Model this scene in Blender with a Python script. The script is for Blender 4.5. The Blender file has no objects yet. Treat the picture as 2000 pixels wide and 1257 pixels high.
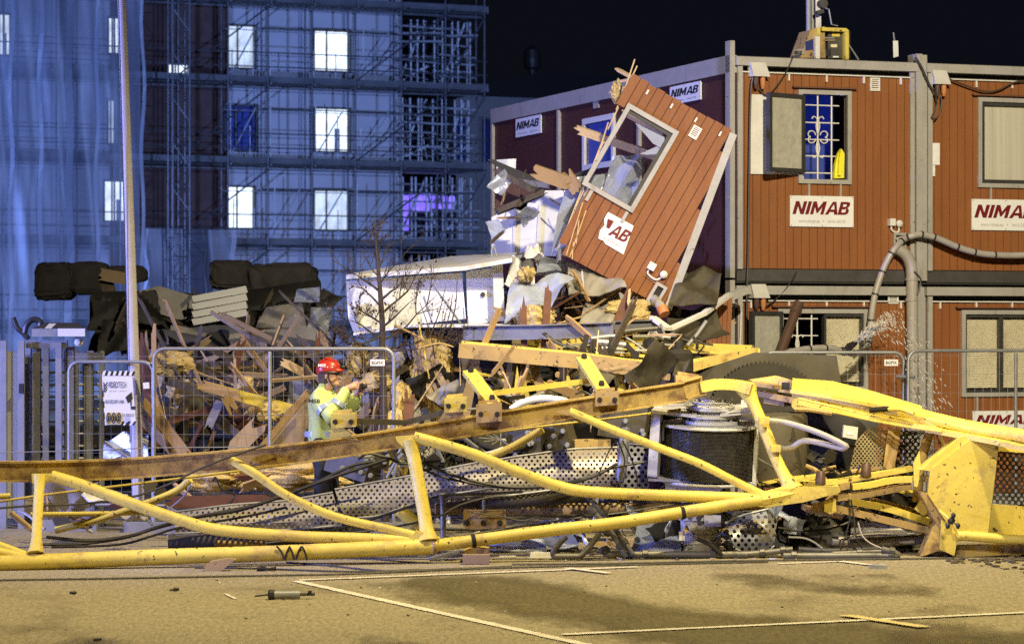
import bpy, math, random
import numpy as np
from mathutils import Vector as V, Matrix
S = bpy.context.scene
COL = S.collection
R = math.radians
# ------------------------------------------------------------------ camera, world, lamps
F, HZ, CH = 5500.0, 660.0, 2.2            # focal length in photo pixels, horizon row, eye height
cam_d = bpy.data.cameras.new('camera')
cam = bpy.data.objects.new('camera', cam_d); COL.objects.link(cam)
cam.location = (0, 0, CH); cam.rotation_euler = (R(90), 0, 0)
cam_d.sensor_width = 36; cam_d.lens = F * 36 / 2000
cam_d.shift_y = (HZ - 628.5) / 2000
cam_d.clip_start = 0.5; cam_d.clip_end = 3000
cam_d.dof.use_dof = True; cam_d.dof.focus_distance = 29.5; cam_d.dof.aperture_fstop = 3.5
S.camera = cam
w = bpy.data.worlds.new('World'); S.world = w; w.use_nodes = True
nt = w.node_tree
bg = nt.nodes['Background']
bg.inputs[0].default_value = (0.0035, 0.004, 0.0075, 1); bg.inputs[1].default_value = 1.0
S.view_settings.view_transform = 'Standard'; S.view_settings.look = 'None'
S.view_settings.exposure = 0; S.view_settings.gamma = 1
try:
    S.cycles.use_denoising = False      # the photograph is a grainy night shot
    S.cycles.max_bounces = 6; S.cycles.transparent_max_bounces = 12
    S.cycles.caustics_reflective = False; S.cycles.caustics_refractive = False
except Exception: pass

def lamp(name, kind, loc, target, power, col, size=0.4, angle=110, blend=0.4):
    d = bpy.data.lights.new(name, kind); d.energy = power; d.color = col
    d.shadow_soft_size = size
    if kind == 'SPOT': d.spot_size = R(angle); d.spot_blend = blend
    o = bpy.data.objects.new(name, d); COL.objects.link(o); o.location = loc
    o.rotation_euler = (V(target) - V(loc)).to_track_quat('-Z', 'Y').to_euler()
    return o
# street lamps on tall poles right of the wreck, blue light bars of emergency vehicles on the left
lamp('street_light', 'SPOT', (4.5, 24.8, 16), (-.4, 23.0, 0), 19000, (1.0, .82, .42), .25, 86, .6)
lamp('street_light_far', 'SPOT', (5.5, 11.0, 13), (3.0, 36.2, 3.9), 33000, (1.0, .88, .62), .3, 40, .85)
lamp('rail_fill_light', 'SPOT', (-8.0, 13.0, 11), (-1.0, 28, .6), 5600, (1.0, .84, .50), .3, 44, .8)  # added warm fill lamp, brightens the rail and the left debris
lamp('vehicle_blue_light', 'SPOT', (-22, 24.0, 4.2), (1, 34, 2.8), 29000, (.29, .33, 1.0), .4, 52, .7)
lamp('gate_blue_light', 'SPOT', (-9.5, 28.8, 2.6), (-5.9, 33, 1.2), 1100, (.22, .30, 1.0), .2, 52, .9)
lamp('low_blue_light', 'SPOT', (-7.5, 25.0, .9), (1.8, 28.6, .6), 2600, (.20, .26, 1.0), .15, 26, .7)
lamp('site_blue_light', 'SPOT', (-24, 66, 4.0), (-8, 104, 8), 46000, (.23, .36, 1.0), .6, 110, .6)
lamp('site_work_light', 'SPOT', (14, 66, 12), (-4, 108, 8), 26000, (.29, .43, 1.0), .6, 100, .6)

# ------------------------------------------------------------------ geometry helpers
def P(px, py, Y): return V(((px - 1000) / F * Y, Y, CH - (py - HZ) / F * Y))
def RP(px, py, o, n, off=0.0):
    """point where the sight line of a photo pixel meets a plane"""
    d = V(((px - 1000) / F, 1, -(py - HZ) / F)); c = V((0, 0, CH)); n = V(n).normalized()
    t = (V(o) + n * off - c).dot(n) / d.dot(n)
    return c + d * t
def G(px, py): return RP(px, py, (0, 0, 0), (0, 0, 1))
WO = {}
class MB:
    def __init__(s): s.v = []; s.f = []; s.sm = 0
    def add(s, vs, fs):
        b = len(s.v); s.v += [tuple(x) for x in vs]; s.f += [tuple(b + i for i in f) for f in fs]; return s
    def hexa(s, p):
        return s.add(p, [(0, 3, 2, 1), (4, 5, 6, 7), (0, 1, 5, 4), (1, 2, 6, 5), (2, 3, 7, 6), (3, 0, 4, 7)])
    def box(s, c, d, M=None):
        x, y, z = d[0] / 2, d[1] / 2, d[2] / 2
        p = [V(q) for q in ((-x, -y, -z), (x, -y, -z), (x, y, -z), (-x, y, -z), (-x, -y, z), (x, -y, z), (x, y, z), (-x, y, z))]
        if M is not None: p = [M @ q for q in p]
        return s.hexa([V(c) + q for q in p])
    def obox(s, o, u, v, n, u0, u1, v0, v1, n0, n1):
        q = lambda a, b, c: V(o) + V(u) * a + V(v) * b + V(n) * c
        return s.hexa([q(u0, v0, n0), q(u1, v0, n0), q(u1, v1, n0), q(u0, v1, n0), q(u0, v0, n1), q(u1, v0, n1), q(u1, v1, n1), q(u0, v1, n1)])
    def beam(s, a, b, w, h, up=(0, 0, 1), w2=None, h2=None):
        a, b = V(a), V(b); d = (b - a).normalized(); x = d.cross(V(up))
        if x.length < 1e-4: x = d.cross(V((1, 0, 0)))
        x.normalize(); z = x.cross(d); w2 = w if w2 is None else w2; h2 = h if h2 is None else h2
        q = []
        for e, ww, hh in ((a, w, h), (b, w2, h2)):
            q += [e - x * ww / 2 - z * hh / 2, e + x * ww / 2 - z * hh / 2, e + x * ww / 2 + z * hh / 2, e - x * ww / 2 + z * hh / 2]
        return s.add(q, [(0, 3, 2, 1), (4, 5, 6, 7), (0, 1, 5, 4), (1, 2, 6, 5), (2, 3, 7, 6), (3, 0, 4, 7)])
    def sweep(s, pts, prof, up=(0, 0, 1), caps=True):
        """sweep a closed 2d profile [(x sideways, z up)] along a polyline"""
        pts = [V(p) for p in pts]; n = len(pts); k = len(prof); vs = []
        for i, p in enumerate(pts):
            d = (pts[min(i + 1, n - 1)] - pts[max(i - 1, 0)]).normalized()
            x = d.cross(V(up)).normalized(); z = x.cross(d)
            vs += [p + x * a + z * b for a, b in prof]
        fs = [(i * k + j, i * k + (j + 1) % k, (i + 1) * k + (j + 1) % k, (i + 1) * k + j) for i in range(n - 1) for j in range(k)]
        if caps: fs += [tuple(range(k))[::-1], tuple((n - 1) * k + j for j in range(k))]
        return s.add(vs, fs)
    def tube(s, pts, r, n=10, caps=True):
        pts = [V(p) for p in pts]; m = len(pts)
        rs = list(np.interp(np.linspace(0, 1, m), np.linspace(0, 1, len(r)), r)) if hasattr(r, '__len__') else [r] * m
        d0 = (pts[1] - pts[0]).normalized()
        x = d0.cross(V((0, 0, 1)) if abs(d0.z) < .9 else V((0, 1, 0))).normalized()
        vs = []
        for i, p in enumerate(pts):
            d = (pts[min(i + 1, m - 1)] - pts[max(i - 1, 0)]).normalized()
            x = (x - d * x.dot(d)).normalized(); y = d.cross(x)
            vs += [p + (x * math.cos(2 * math.pi * j / n) + y * math.sin(2 * math.pi * j / n)) * rs[i] for j in range(n)]
        fs = [(i * n + j, i * n + (j + 1) % n, (i + 1) * n + (j + 1) % n, (i + 1) * n + j) for i in range(m - 1) for j in range(n)]
        if caps: fs += [tuple(range(n))[::-1], tuple((m - 1) * n + j for j in range(n))]
        return s.add(vs, fs)
    def prism(s, poly, off):
        n = len(poly); off = V(off); p = [V(q) for q in poly]
        nn = (p[1] - p[0]).cross(p[2] - p[1])
        if nn.dot(off) > 0: p = p[::-1]
        return s.add(p + [q + off for q in p], [tuple(range(n)), tuple(range(2 * n - 1, n - 1, -1))] +
                     [(i, i + n, (i + 1) % n + n, (i + 1) % n) for i in range(n)])
    def lathe(s, prof, o, ax, n=32):
        """prof: [(radius, height)] around axis ax from o"""
        ax = V(ax).normalized(); x = ax.cross(V((0, 1, 0)) if abs(ax.y) < .9 else V((1, 0, 0))).normalized(); y = ax.cross(x)
        vs = []
        for r, h in prof:
            vs += [V(o) + ax * h + (x * math.cos(2 * math.pi * j / n) + y * math.sin(2 * math.pi * j / n)) * r for j in range(n)]
        m = len(prof)
        fs = [(i * n + j, i * n + (j + 1) % n, (i + 1) * n + (j + 1) % n, (i + 1) * n + j) for i in range(m - 1) for j in range(n)]
        fs += [tuple(range(n))[::-1], tuple((m - 1) * n + j for j in range(n))]
        return s.add(vs, fs)
    def plank(s, a, b, w, t, up=(0, 0, 1), j0=0.0, j1=0.0, seed=0, k=5):
        """board with splintered ends; w along up, t across"""
        rd = random.Random(seed); a, b = V(a), V(b); d = (b - a).normalized(); x = d.cross(V(up)).normalized(); z = x.cross(d)
        vs = []; n = k + 1
        for side in (-1, 1):
            for e, sg, j in ((a, -1, j0), (b, 1, j1)):
                rd2 = random.Random(seed * 7 + sg)
                for i in range(n):
                    vs.append(e + z * (i / k - .5) * w + x * side * t / 2 + d * sg * (rd2.random() - .4) * j)
        fs = []
        for i in range(k):
            fs += [(i, i + 1, n + i + 1, n + i), (2 * n + i, 3 * n + i, 3 * n + i + 1, 2 * n + i + 1),
                   (i, 2 * n + i, 2 * n + i + 1, i + 1), (n + i, n + i + 1, 3 * n + i + 1, 3 * n + i)]
        fs += [(0, n, 3 * n, 2 * n), (k, 2 * n + k, 3 * n + k, n + k)]
        return s.add(vs, fs)
    def sheet(s, c, nx=14, ny=10, amp=.05, thick=.012, seed=0, freq=3.0, edge=0.0):
        """crumpled sheet over the quad c = [p00, p10, p11, p01]"""
        s.sm = 24; nx, ny = int(nx * 2.2), int(ny * 2.2)
        rd = np.random.RandomState(seed); c = [np.array(p) for p in c]
        nrm = np.cross(c[1] - c[0], c[3] - c[0]); nrm = nrm / np.linalg.norm(nrm)
        ks = [(rd.uniform(.4, 1) * freq * rd.choice([-1, 1]), rd.uniform(.4, 1) * freq * rd.choice([-1, 1]), rd.uniform(0, 6.28), 1 / (1 + .5 * q)) for q in range(5)]
        top = []
        for j in range(ny + 1):
            for i in range(nx + 1):
                u, v = i / nx, j / ny
                p = c[0] * (1 - u) * (1 - v) + c[1] * u * (1 - v) + c[2] * u * v + c[3] * (1 - u) * v
                h = sum(a * abs((ku * u * .95 + kv * v * .95 + ph) % 2 - 1) for ku, kv, ph, a in ks) / 1.6 - .6
                p = p + nrm * amp * (h + rd.uniform(-.035, .035))
                if edge and (i in (0, nx) or j in (0, ny)):
                    m = c[0] * .25 + c[1] * .25 + c[2] * .25 + c[3] * .25
                    p = p + (m - p) * rd.uniform(0, edge)
                top.append(p)
        n = len(top); W = nx + 1
        vs = top + [p - nrm * thick for p in top]; fs = []
        for j in range(ny):
            for i in range(nx):
                a = j * W + i
                fs += [(a, a + 1, a + W + 1, a + W), (n + a, n + a + W, n + a + W + 1, n + a + 1)]
        for i in range(nx):
            fs += [(i, n + i, n + i + 1, i + 1), (ny * W + i, ny * W + i + 1, n + ny * W + i + 1, n + ny * W + i)]
        for j in range(ny):
            a = j * W; fs += [(a, a + W, n + a + W, n + a), (a + nx, n + a + nx, n + a + W + nx, a + W + nx)]
        return s.add(vs, fs)
    def blob(s, c, r, seed=0, amp=.25, nu=22, nv=14, freq=2.2, M=None):
        s.sm = 40; big = nu > 16; nu, nv = (nu * 2, nv * 2) if big else (nu, nv); rd = np.random.RandomState(seed); ks = [(rd.randn(3) * freq * (1 + q * .8), rd.uniform(0, 6.28), 1 / (1 + q)) for q in range(11 if big else 6)]
        vs = []
        for j in range(nv + 1):
            th = math.pi * j / nv
            for i in range(nu):
                ph = 2 * math.pi * i / nu
                d = np.array((math.sin(th) * math.cos(ph), math.sin(th) * math.sin(ph), math.cos(th)))
                h = 1 + amp * sum(a * math.sin(k.dot(d) + p) for k, p, a in ks) + rd.uniform(-.25, .25) * amp * (0 < j < nv)
                q = V(d * h * np.array(r))
                vs.append(V(c) + (M @ q if M is not None else q))
        fs = [(j * nu + i, (j + 1) * nu + i, (j + 1) * nu + (i + 1) % nu, j * nu + (i + 1) % nu) for j in range(nv) for i in range(nu)]
        return s.add(vs, fs)
def tagit(o, label=None, cat=None, group=None, kind=None):
    if label: o['label'] = label
    if cat: o['category'] = cat
    if group: o['group'] = group
    if kind: o['kind'] = kind
    return o
def thing(name, label, cat, loc, group=None):
    o = bpy.data.objects.new(name, None); COL.objects.link(o); o.location = loc; o.empty_display_size = .2
    WO[o.name] = V(loc); return tagit(o, label, cat, group)
def obj(name, mb, m, parent=None, label=None, cat=None, group=None, kind=None, smooth=False, uv=None):
    vs = np.array(mb.v, dtype=float); lo, hi = vs.min(0), vs.max(0)
    org = V(((lo[0] + hi[0]) / 2, (lo[1] + hi[1]) / 2, lo[2]))
    me = bpy.data.meshes.new(name); me.from_pydata([tuple(x) for x in vs - np.array(org)], [], mb.f); me.update()
    me.materials.append(m)
    if smooth or mb.sm:
        me.polygons.foreach_set('use_smooth', [True] * len(me.polygons))
        me.set_sharp_from_angle(angle=R(mb.sm or 38))
    if uv is not None:
        L = me.uv_layers.new(name='UVMap')
        for lp in me.loops: L.data[lp.index].uv = uv[lp.vertex_index]
    o = bpy.data.objects.new(name, me); COL.objects.link(o); WO[o.name] = org
    if parent is not None: o.parent = parent; o.location = org - WO[parent.name]
    else: o.location = org
    return tagit(o, label, cat, group, kind)
def text(body, m, o, u, v, w, h=None, bold=0.0, shear=0.0, parent=None, name='lettering', thick=.004, align='LEFT'):
    """lettering lying in the plane u, v (unit vectors), its left foot at o, w wide"""
    d = bpy.data.curves.new(name, 'FONT'); d.body = body; d.offset = bold; d.shear = shear; d.size = 1; d.extrude = 0
    d.resolution_u = 3
    t = bpy.data.objects.new(name, d); COL.objects.link(t)
    dg = bpy.context.evaluated_depsgraph_get(); me = bpy.data.meshes.new_from_object(t.evaluated_get(dg))
    bpy.data.objects.remove(t)
    co = np.array([x.co[:] for x in me.vertices]); lo, hi = co.min(0), co.max(0)
    sx = w / (hi[0] - lo[0]); sy = sx if h is None else h / (hi[1] - lo[1])
    u, v = V(u).normalized(), V(v).normalized(); n = u.cross(v)
    pw = WO[parent.name] if parent is not None else V((0, 0, 0)); o = V(o)
    for x in me.vertices:
        x.co = u * ((x.co.x - lo[0]) * sx) + v * ((x.co.y - lo[1]) * sy) + n * thick
    me.materials.clear(); me.materials.append(m)
    ob = bpy.data.objects.new(name, me); COL.objects.link(ob)
    if parent is not None: ob.parent = parent
    ob.location = o - pw; WO[ob.name] = o
    return ob
def smooth_path(pts, k=5):
    """Catmull-Rom through the points"""
    p = [V(q) for q in pts]; p = [p[0] * 2 - p[1]] + p + [p[-1] * 2 - p[-2]]; out = []
    for i in range(1, len(p) - 2):
        for j in range(k):
            t = j / k; a, b, c, d = p[i - 1:i + 3]
            out.append(((b * 2) + (c - a) * t + (a * 2 - b * 5 + c * 4 - d) * t * t + (b * 3 - a - c * 3 + d) * t ** 3) * .5)
    return out + [p[-2]]
def PP(pts): return [P(*q) for q in pts]

# ------------------------------------------------------------------ materials
def mat(name, c1, c2=None, scale=4.0, rough=.6, metal=0.0, bump=0.0, bscale=None, dirt=None, dcol=(.05, .035, .02), dscale=2.5,
        detail=6.0, stretch=(1, 1, 1), spec=.5, coat=0.0, rvar=.12, chips=0.0, dstretch=(1, 1, 1), ccol=(.07, .04, .025), cscale=16):
    m = bpy.data.materials.new(name); m.use_nodes = True; t = m.node_tree; N = t.nodes; L = t.links
    b = N['Principled BSDF']; b.inputs['Roughness'].default_value = rough; b.inputs['Metallic'].default_value = metal
    b.inputs['Specular IOR Level'].default_value = spec; b.inputs['Coat Weight'].default_value = coat
    tc = N.new('ShaderNodeTexCoord'); mp = N.new('ShaderNodeMapping'); mp.inputs['Scale'].default_value = stretch
    L.new(tc.outputs['Object'], mp.inputs['Vector'])
    nz = N.new('ShaderNodeTexNoise'); nz.inputs['Scale'].default_value = scale; nz.inputs['Detail'].default_value = detail; nz.inputs['Roughness'].default_value = .62
    L.new(mp.outputs[0], nz.inputs['Vector'])
    mix = N.new('ShaderNodeMix'); mix.data_type = 'RGBA'
    rp = N.new('ShaderNodeMapRange'); rp.inputs[1].default_value = .32; rp.inputs[2].default_value = .68
    L.new(nz.outputs[0], rp.inputs[0]); L.new(rp.outputs[0], mix.inputs[0])
    mix.inputs[6].default_value = (*c1, 1); mix.inputs[7].default_value = (*(c2 or [x * .8 for x in c1]), 1)
    out = mix.outputs[2]
    if dirt:
        n2 = N.new('ShaderNodeTexNoise'); n2.inputs['Scale'].default_value = dscale; n2.inputs['Detail'].default_value = 9; n2.inputs['Roughness'].default_value = .7
        mp2 = N.new('ShaderNodeMapping'); mp2.inputs['Scale'].default_value = dstretch; L.new(tc.outputs['Object'], mp2.inputs[0]); L.new(mp2.outputs[0], n2.inputs['Vector'])
        r2 = N.new('ShaderNodeMapRange'); r2.inputs[1].default_value = .72 - dirt * .4; r2.inputs[2].default_value = .86 - dirt * .4
        L.new(n2.outputs[0], r2.inputs[0])
        m2 = N.new('ShaderNodeMix'); m2.data_type = 'RGBA'; L.new(r2.outputs[0], m2.inputs[0]); L.new(out, m2.inputs[6]); m2.inputs[7].default_value = (*dcol, 1)
        out = m2.outputs[2]
    if chips:
        n4 = N.new('ShaderNodeTexNoise'); n4.inputs['Scale'].default_value = cscale; n4.inputs['Detail'].default_value = 6; n4.inputs['Roughness'].default_value = .6
        L.new(tc.outputs['Object'], n4.inputs['Vector']); r4 = N.new('ShaderNodeMapRange'); r4.inputs[1].default_value = .74 - chips * .3; r4.inputs[2].default_value = .77 - chips * .3
        L.new(n4.outputs[0], r4.inputs[0]); m4 = N.new('ShaderNodeMix'); m4.data_type = 'RGBA'; L.new(r4.outputs[0], m4.inputs[0]); L.new(out, m4.inputs[6]); m4.inputs[7].default_value = (*ccol, 1); out = m4.outputs[2]
    L.new(out, b.inputs['Base Color'])
    rr = N.new('ShaderNodeMapRange'); rr.inputs[3].default_value = max(.03, rough - rvar); rr.inputs[4].default_value = min(1, rough + rvar)
    L.new(nz.outputs[0], rr.inputs[0]); L.new(rr.outputs[0], b.inputs['Roughness'])
    if bump:
        n3 = N.new('ShaderNodeTexNoise'); n3.inputs['Scale'].default_value = bscale or scale * 4; n3.inputs['Detail'].default_value = 5
        L.new(mp.outputs[0], n3.inputs['Vector'])
        bp = N.new('ShaderNodeBump'); bp.inputs['Strength'].default_value = bump; bp.inputs['Distance'].default_value = .02
        L.new(n3.outputs[0], bp.inputs['Height']); L.new(bp.outputs[0], b.inputs['Normal'])
    return m
def glow(name, col, strength):
    m = bpy.data.materials.new(name); m.use_nodes = True; b = m.node_tree.nodes['Principled BSDF']
    b.inputs['Base Color'].default_value = (.6, .6, .6, 1)
    t = m.node_tree; nz = t.nodes.new('ShaderNodeTexNoise'); nz.inputs['Scale'].default_value = 1.6; nz.inputs['Detail'].default_value = 3
    tc = t.nodes.new('ShaderNodeTexCoord'); t.links.new(tc.outputs['Object'], nz.inputs['Vector'])
    r = t.nodes.new('ShaderNodeMapRange'); r.inputs[1].default_value = .3; r.inputs[2].default_value = .7; r.inputs[3].default_value = strength * .55; r.inputs[4].default_value = strength * 1.2
    t.links.new(nz.outputs[0], r.inputs[0]); t.links.new(r.outputs[0], b.inputs['Emission Strength'])
    b.inputs['Emission Color'].default_value = (*col, 1)
    return m
def sheer(name, col, alpha, rough=.5, trans=.5, nscale=3.0, a_var=.15):
    """thin plastic: part see-through, part diffuse and translucent"""
    m = bpy.data.materials.new(name); m.use_nodes = True; t = m.node_tree; N = t.nodes; L = t.links
    N.remove(N['Principled BSDF']); out = N['Material Output']
    df = N.new('ShaderNodeBsdfDiffuse'); tl = N.new('ShaderNodeBsdfTranslucent'); tp = N.new('ShaderNodeBsdfTransparent'); gl = N.new('ShaderNodeBsdfGlossy')
    for n in (df, tl): n.inputs[0].default_value = (*col, 1)
    gl.inputs['Roughness'].default_value = rough; gl.inputs[0].default_value = (.8, .85, .95, 1)
    a = N.new('ShaderNodeMixShader'); a.inputs[0].default_value = trans; L.new(df.outputs[0], a.inputs[1]); L.new(tl.outputs[0], a.inputs[2])
    b = N.new('ShaderNodeMixShader'); b.inputs[0].default_value = .12; L.new(a.outputs[0], b.inputs[1]); L.new(gl.outputs[0], b.inputs[2])
    c = N.new('ShaderNodeMixShader'); L.new(tp.outputs[0], c.inputs[1]); L.new(b.outputs[0], c.inputs[2]); L.new(c.outputs[0], out.inputs[0])
    tc = N.new('ShaderNodeTexCoord'); nz = N.new('ShaderNodeTexNoise'); nz.inputs['Scale'].default_value = nscale; nz.inputs['Detail'].default_value = 5
    mp = N.new('ShaderNodeMapping'); mp.inputs['Scale'].default_value = (1, 1, .35); L.new(tc.outputs['Object'], mp.inputs[0]); L.new(mp.outputs[0], nz.inputs['Vector'])
    r = N.new('ShaderNodeMapRange'); r.inputs[1].default_value = .3; r.inputs[2].default_value = .7; r.inputs[3].default_value = max(0, alpha - a_var); r.inputs[4].default_value = min(1, alpha + a_var)
    L.new(nz.outputs[0], r.inputs[0]); L.new(r.outputs[0], c.inputs[0])
    return m
def glass(name, tint=(.02, .025, .03), alpha=.25, rough=.06):
    m = bpy.data.materials.new(name); m.use_nodes = True; t = m.node_tree; N = t.nodes; L = t.links
    N.remove(N['Principled BSDF']); out = N['Material Output']
    tp = N.new('ShaderNodeBsdfTransparent'); tp.inputs[0].default_value = (.97, .975, .98, 1); gl = N.new('ShaderNodeBsdfGlossy'); gl.inputs['Roughness'].default_value = rough
    fr = N.new('ShaderNodeLayerWeight'); fr.inputs[0].default_value = .12; c = N.new('ShaderNodeMixShader')
    tc = N.new('ShaderNodeTexCoord'); nz = N.new('ShaderNodeTexNoise'); nz.inputs['Scale'].default_value = 6
    L.new(tc.outputs['Object'], nz.inputs['Vector'])
    ad = N.new('ShaderNodeMath'); ad.operation = 'MULTIPLY_ADD'; ad.inputs[1].default_value = alpha * .4; L.new(nz.outputs[0], ad.inputs[0]); pw = N.new('ShaderNodeMath'); pw.operation = 'POWER'; pw.inputs[1].default_value = 2.5; L.new(fr.outputs[1], pw.inputs[0]); L.new(pw.outputs[0], ad.inputs[2])
    L.new(ad.outputs[0], c.inputs[0]); L.new(tp.outputs[0], c.inputs[1]); L.new(gl.outputs[0], c.inputs[2]); L.new(c.outputs[0], out.inputs[0])
    return m
def perforated(name, c1, pitch, rad, rough=.45, metal=.3):
    """sheet steel with real round holes (UV in metres)"""
    m = mat(name, c1, [x * .75 for x in c1], 3, rough, metal, dirt=.25, dcol=(.07, .06, .05)); t = m.node_tree; N = t.nodes; L = t.links
    b = N['Principled BSDF']; out = N['Material Output']
    uv = N.new('ShaderNodeUVMap'); sp = N.new('ShaderNodeSeparateXYZ'); L.new(uv.outputs[0], sp.inputs[0])
    def mth(op, a, bb=None, c=None):
        n = N.new('ShaderNodeMath'); n.operation = op
        for i, q in enumerate((a, bb, c)):
            if q is None: continue
            if isinstance(q, (int, float)): n.inputs[i].default_value = q
            else: L.new(q, n.inputs[i])
        return n.outputs[0]
    u = mth('DIVIDE', sp.outputs[0], pitch); v = mth('DIVIDE', sp.outputs[1], pitch * .62)
    row = mth('FLOOR', v); sh = mth('MULTIPLY', mth('MODULO', row, 2.0), .5)
    fu = mth('SUBTRACT', mth('FRACT', mth('ADD', u, sh)), .5); fv = mth('MULTIPLY', mth('SUBTRACT', mth('FRACT', v), .5), .62)
    d = mth('SQRT', mth('ADD', mth('MULTIPLY', fu, fu), mth('MULTIPLY', fv, fv)))
    solid = mth('GREATER_THAN', d, rad / pitch)
    tp = N.new('ShaderNodeBsdfTransparent'); mx = N.new('ShaderNodeMixShader'); L.new(solid, mx.inputs[0]); L.new(tp.outputs[0], mx.inputs[1]); L.new(b.outputs[0], mx.inputs[2]); L.new(mx.outputs[0], out.inputs[0])
    return m
M = {}
M['asphalt'] = mat('asphalt', (.36, .31, .21), (.19, .162, .105), 30, .8, bump=.7, bscale=70, dirt=.46, dcol=(.165, .14, .09), dscale=.6, dstretch=(1, .5, 1), stretch=(1, .22, 1), spec=.3, chips=.16, ccol=(.12, .10, .06), cscale=22)
M['asphalt_dark'] = mat('asphalt_dark', (.135, .113, .056), (.07, .058, .028), 26, .7, bump=.6, bscale=60, dirt=.34, dcol=(.20, .17, .10), dscale=.9, stretch=(1, .25, 1), spec=.3)
def ragged(m, scale, lo, hi, stretch):
    t = m.node_tree; N = t.nodes; L = t.links; b = N['Principled BSDF']; tp = N.new('ShaderNodeBsdfTransparent'); mx = N.new('ShaderNodeMixShader')
    tc = N.new('ShaderNodeTexCoord'); mp = N.new('ShaderNodeMapping'); mp.inputs['Scale'].default_value = stretch; nz = N.new('ShaderNodeTexNoise'); nz.inputs['Scale'].default_value = scale; nz.inputs['Detail'].default_value = 10; nz.inputs['Roughness'].default_value = .68
    r = N.new('ShaderNodeMapRange'); r.inputs[1].default_value = lo; r.inputs[2].default_value = hi
    uv = N.new('ShaderNodeUVMap'); sx = N.new('ShaderNodeSeparateXYZ'); L.new(uv.outputs[0], sx.inputs[0]); re = N.new('ShaderNodeMapRange'); re.inputs[1].default_value = 0; re.inputs[2].default_value = .9; re.inputs[3].default_value = -.42; re.inputs[4].default_value = 0; L.new(sx.outputs[0], re.inputs[0])
    ad = N.new('ShaderNodeMath'); L.new(nz.outputs[0], ad.inputs[0]); L.new(re.outputs[0], ad.inputs[1])
    L.new(tc.outputs['Object'], mp.inputs[0]); L.new(mp.outputs[0], nz.inputs['Vector']); L.new(ad.outputs[0], r.inputs[0]); L.new(r.outputs[0], mx.inputs[0]); L.new(tp.outputs[0], mx.inputs[1]); L.new(b.outputs[0], mx.inputs[2]); L.new(mx.outputs[0], N['Material Output'].inputs[0])
ragged(M['asphalt_dark'], 1.0, .20, .52, (1, .35, 1))
M['stain_and_shade'] = mat('wet_stain_and_shade', (.085, .07, .045), (.06, .05, .03), 2, .35, rvar=.2); ragged(M['stain_and_shade'], .9, .40, .74, (1, .4, 1))
M['line'] = mat('road_paint_white', (.78, .74, .66), (.55, .5, .42), 6, .6, dirt=.3, dcol=(.3, .26, .19), dscale=9)
M['line_yellow'] = mat('road_paint_yellow', (.72, .60, .30), (.5, .41, .2), 6, .6, dirt=.3, dcol=(.3, .26, .19), dscale=9)
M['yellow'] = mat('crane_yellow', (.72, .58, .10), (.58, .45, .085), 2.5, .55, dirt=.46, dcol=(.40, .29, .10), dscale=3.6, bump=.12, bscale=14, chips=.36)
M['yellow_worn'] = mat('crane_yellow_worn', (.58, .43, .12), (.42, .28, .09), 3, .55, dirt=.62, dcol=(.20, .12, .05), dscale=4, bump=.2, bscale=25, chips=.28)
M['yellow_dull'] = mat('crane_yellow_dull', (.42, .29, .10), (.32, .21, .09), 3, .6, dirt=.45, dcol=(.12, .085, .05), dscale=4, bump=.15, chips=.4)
M['galv'] = mat('galvanised_steel', (.36, .36, .37), (.25, .26, .27), 7, .5, .5, dirt=.2, dcol=(.18, .16, .13))
M['steel'] = mat('dark_steel', (.13, .125, .12), (.08, .075, .07), 4, .5, .6, dirt=.3, dcol=(.10, .06, .035), bump=.1)
M['bluesteel'] = mat('primer_steel', (.25, .26, .32), (.17, .17, .21), 3, .5, .3, dirt=.35, dcol=(.08, .06, .05))
M['rubber'] = mat('black_grease_rubber', (.02, .018, .015), (.035, .03, .022), 5, .8, bump=.3, spec=.2)
M['slab'] = mat('greasy_dark_plate', (.075, .062, .036), (.045, .037, .022), 2.2, .7, .1, dirt=.4, dcol=(.03, .026, .02), dscale=2, bump=.2)
M['cable'] = mat('black_cable', (.022, .02, .018), (.04, .036, .03), 8, .5)
M['wire'] = mat('steel_wire_rope', (.10, .095, .09), (.05, .048, .045), 20, .45, .5)
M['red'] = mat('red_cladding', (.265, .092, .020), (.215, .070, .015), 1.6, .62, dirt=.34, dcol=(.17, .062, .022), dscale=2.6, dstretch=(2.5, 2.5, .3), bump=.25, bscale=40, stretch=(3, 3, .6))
M['redshade'] = mat('red_cladding_shaded', (.07, .016, .013), (.05, .012, .011), 2, .65, bump=.2, bscale=40, stretch=(3, 3, .6))  # darker copy of the red, shade of the side walls put in
M['trim'] = mat('grey_trim', (.42, .40, .37), (.33, .315, .29), 4, .5, .1, dirt=.36, dcol=(.24, .21, .17), dscale=3, dstretch=(2, 2, .6), chips=.22)
M['trimwhite'] = mat('white_trim', (.74, .72, .68), (.62, .6, .56), 4, .45, dirt=.2, dcol=(.4, .36, .3))
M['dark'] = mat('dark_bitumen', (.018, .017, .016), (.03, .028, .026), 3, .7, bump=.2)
M['white'] = mat('white_panel', (.78, .78, .78), (.68, .68, .70), 1.6, .4, dirt=.14, dcol=(.42, .39, .35), dscale=4)
M['winchwhite'] = mat('winch_grey_white', (.50, .50, .53), (.40, .4, .43), 3, .5, dirt=.4, dcol=(.2, .18, .17), dscale=4, chips=.15)
M['sheetblue'] = mat('vapour_sheet', (.38, .42, .55), (.27, .30, .42), 3, .5, bump=.3, bscale=12)
M['sheetgrey'] = mat('crumpled_sheet_grey', (.36, .33, .30), (.24, .22, .2), 3, .5, bump=.4, bscale=9)
M['wool'] = mat('mineral_wool', (.66, .52, .26), (.46, .33, .13), 6, .95, bump=1.0, bscale=45, dirt=.25, dcol=(.3, .19, .07), dscale=8, spec=.1)
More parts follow.
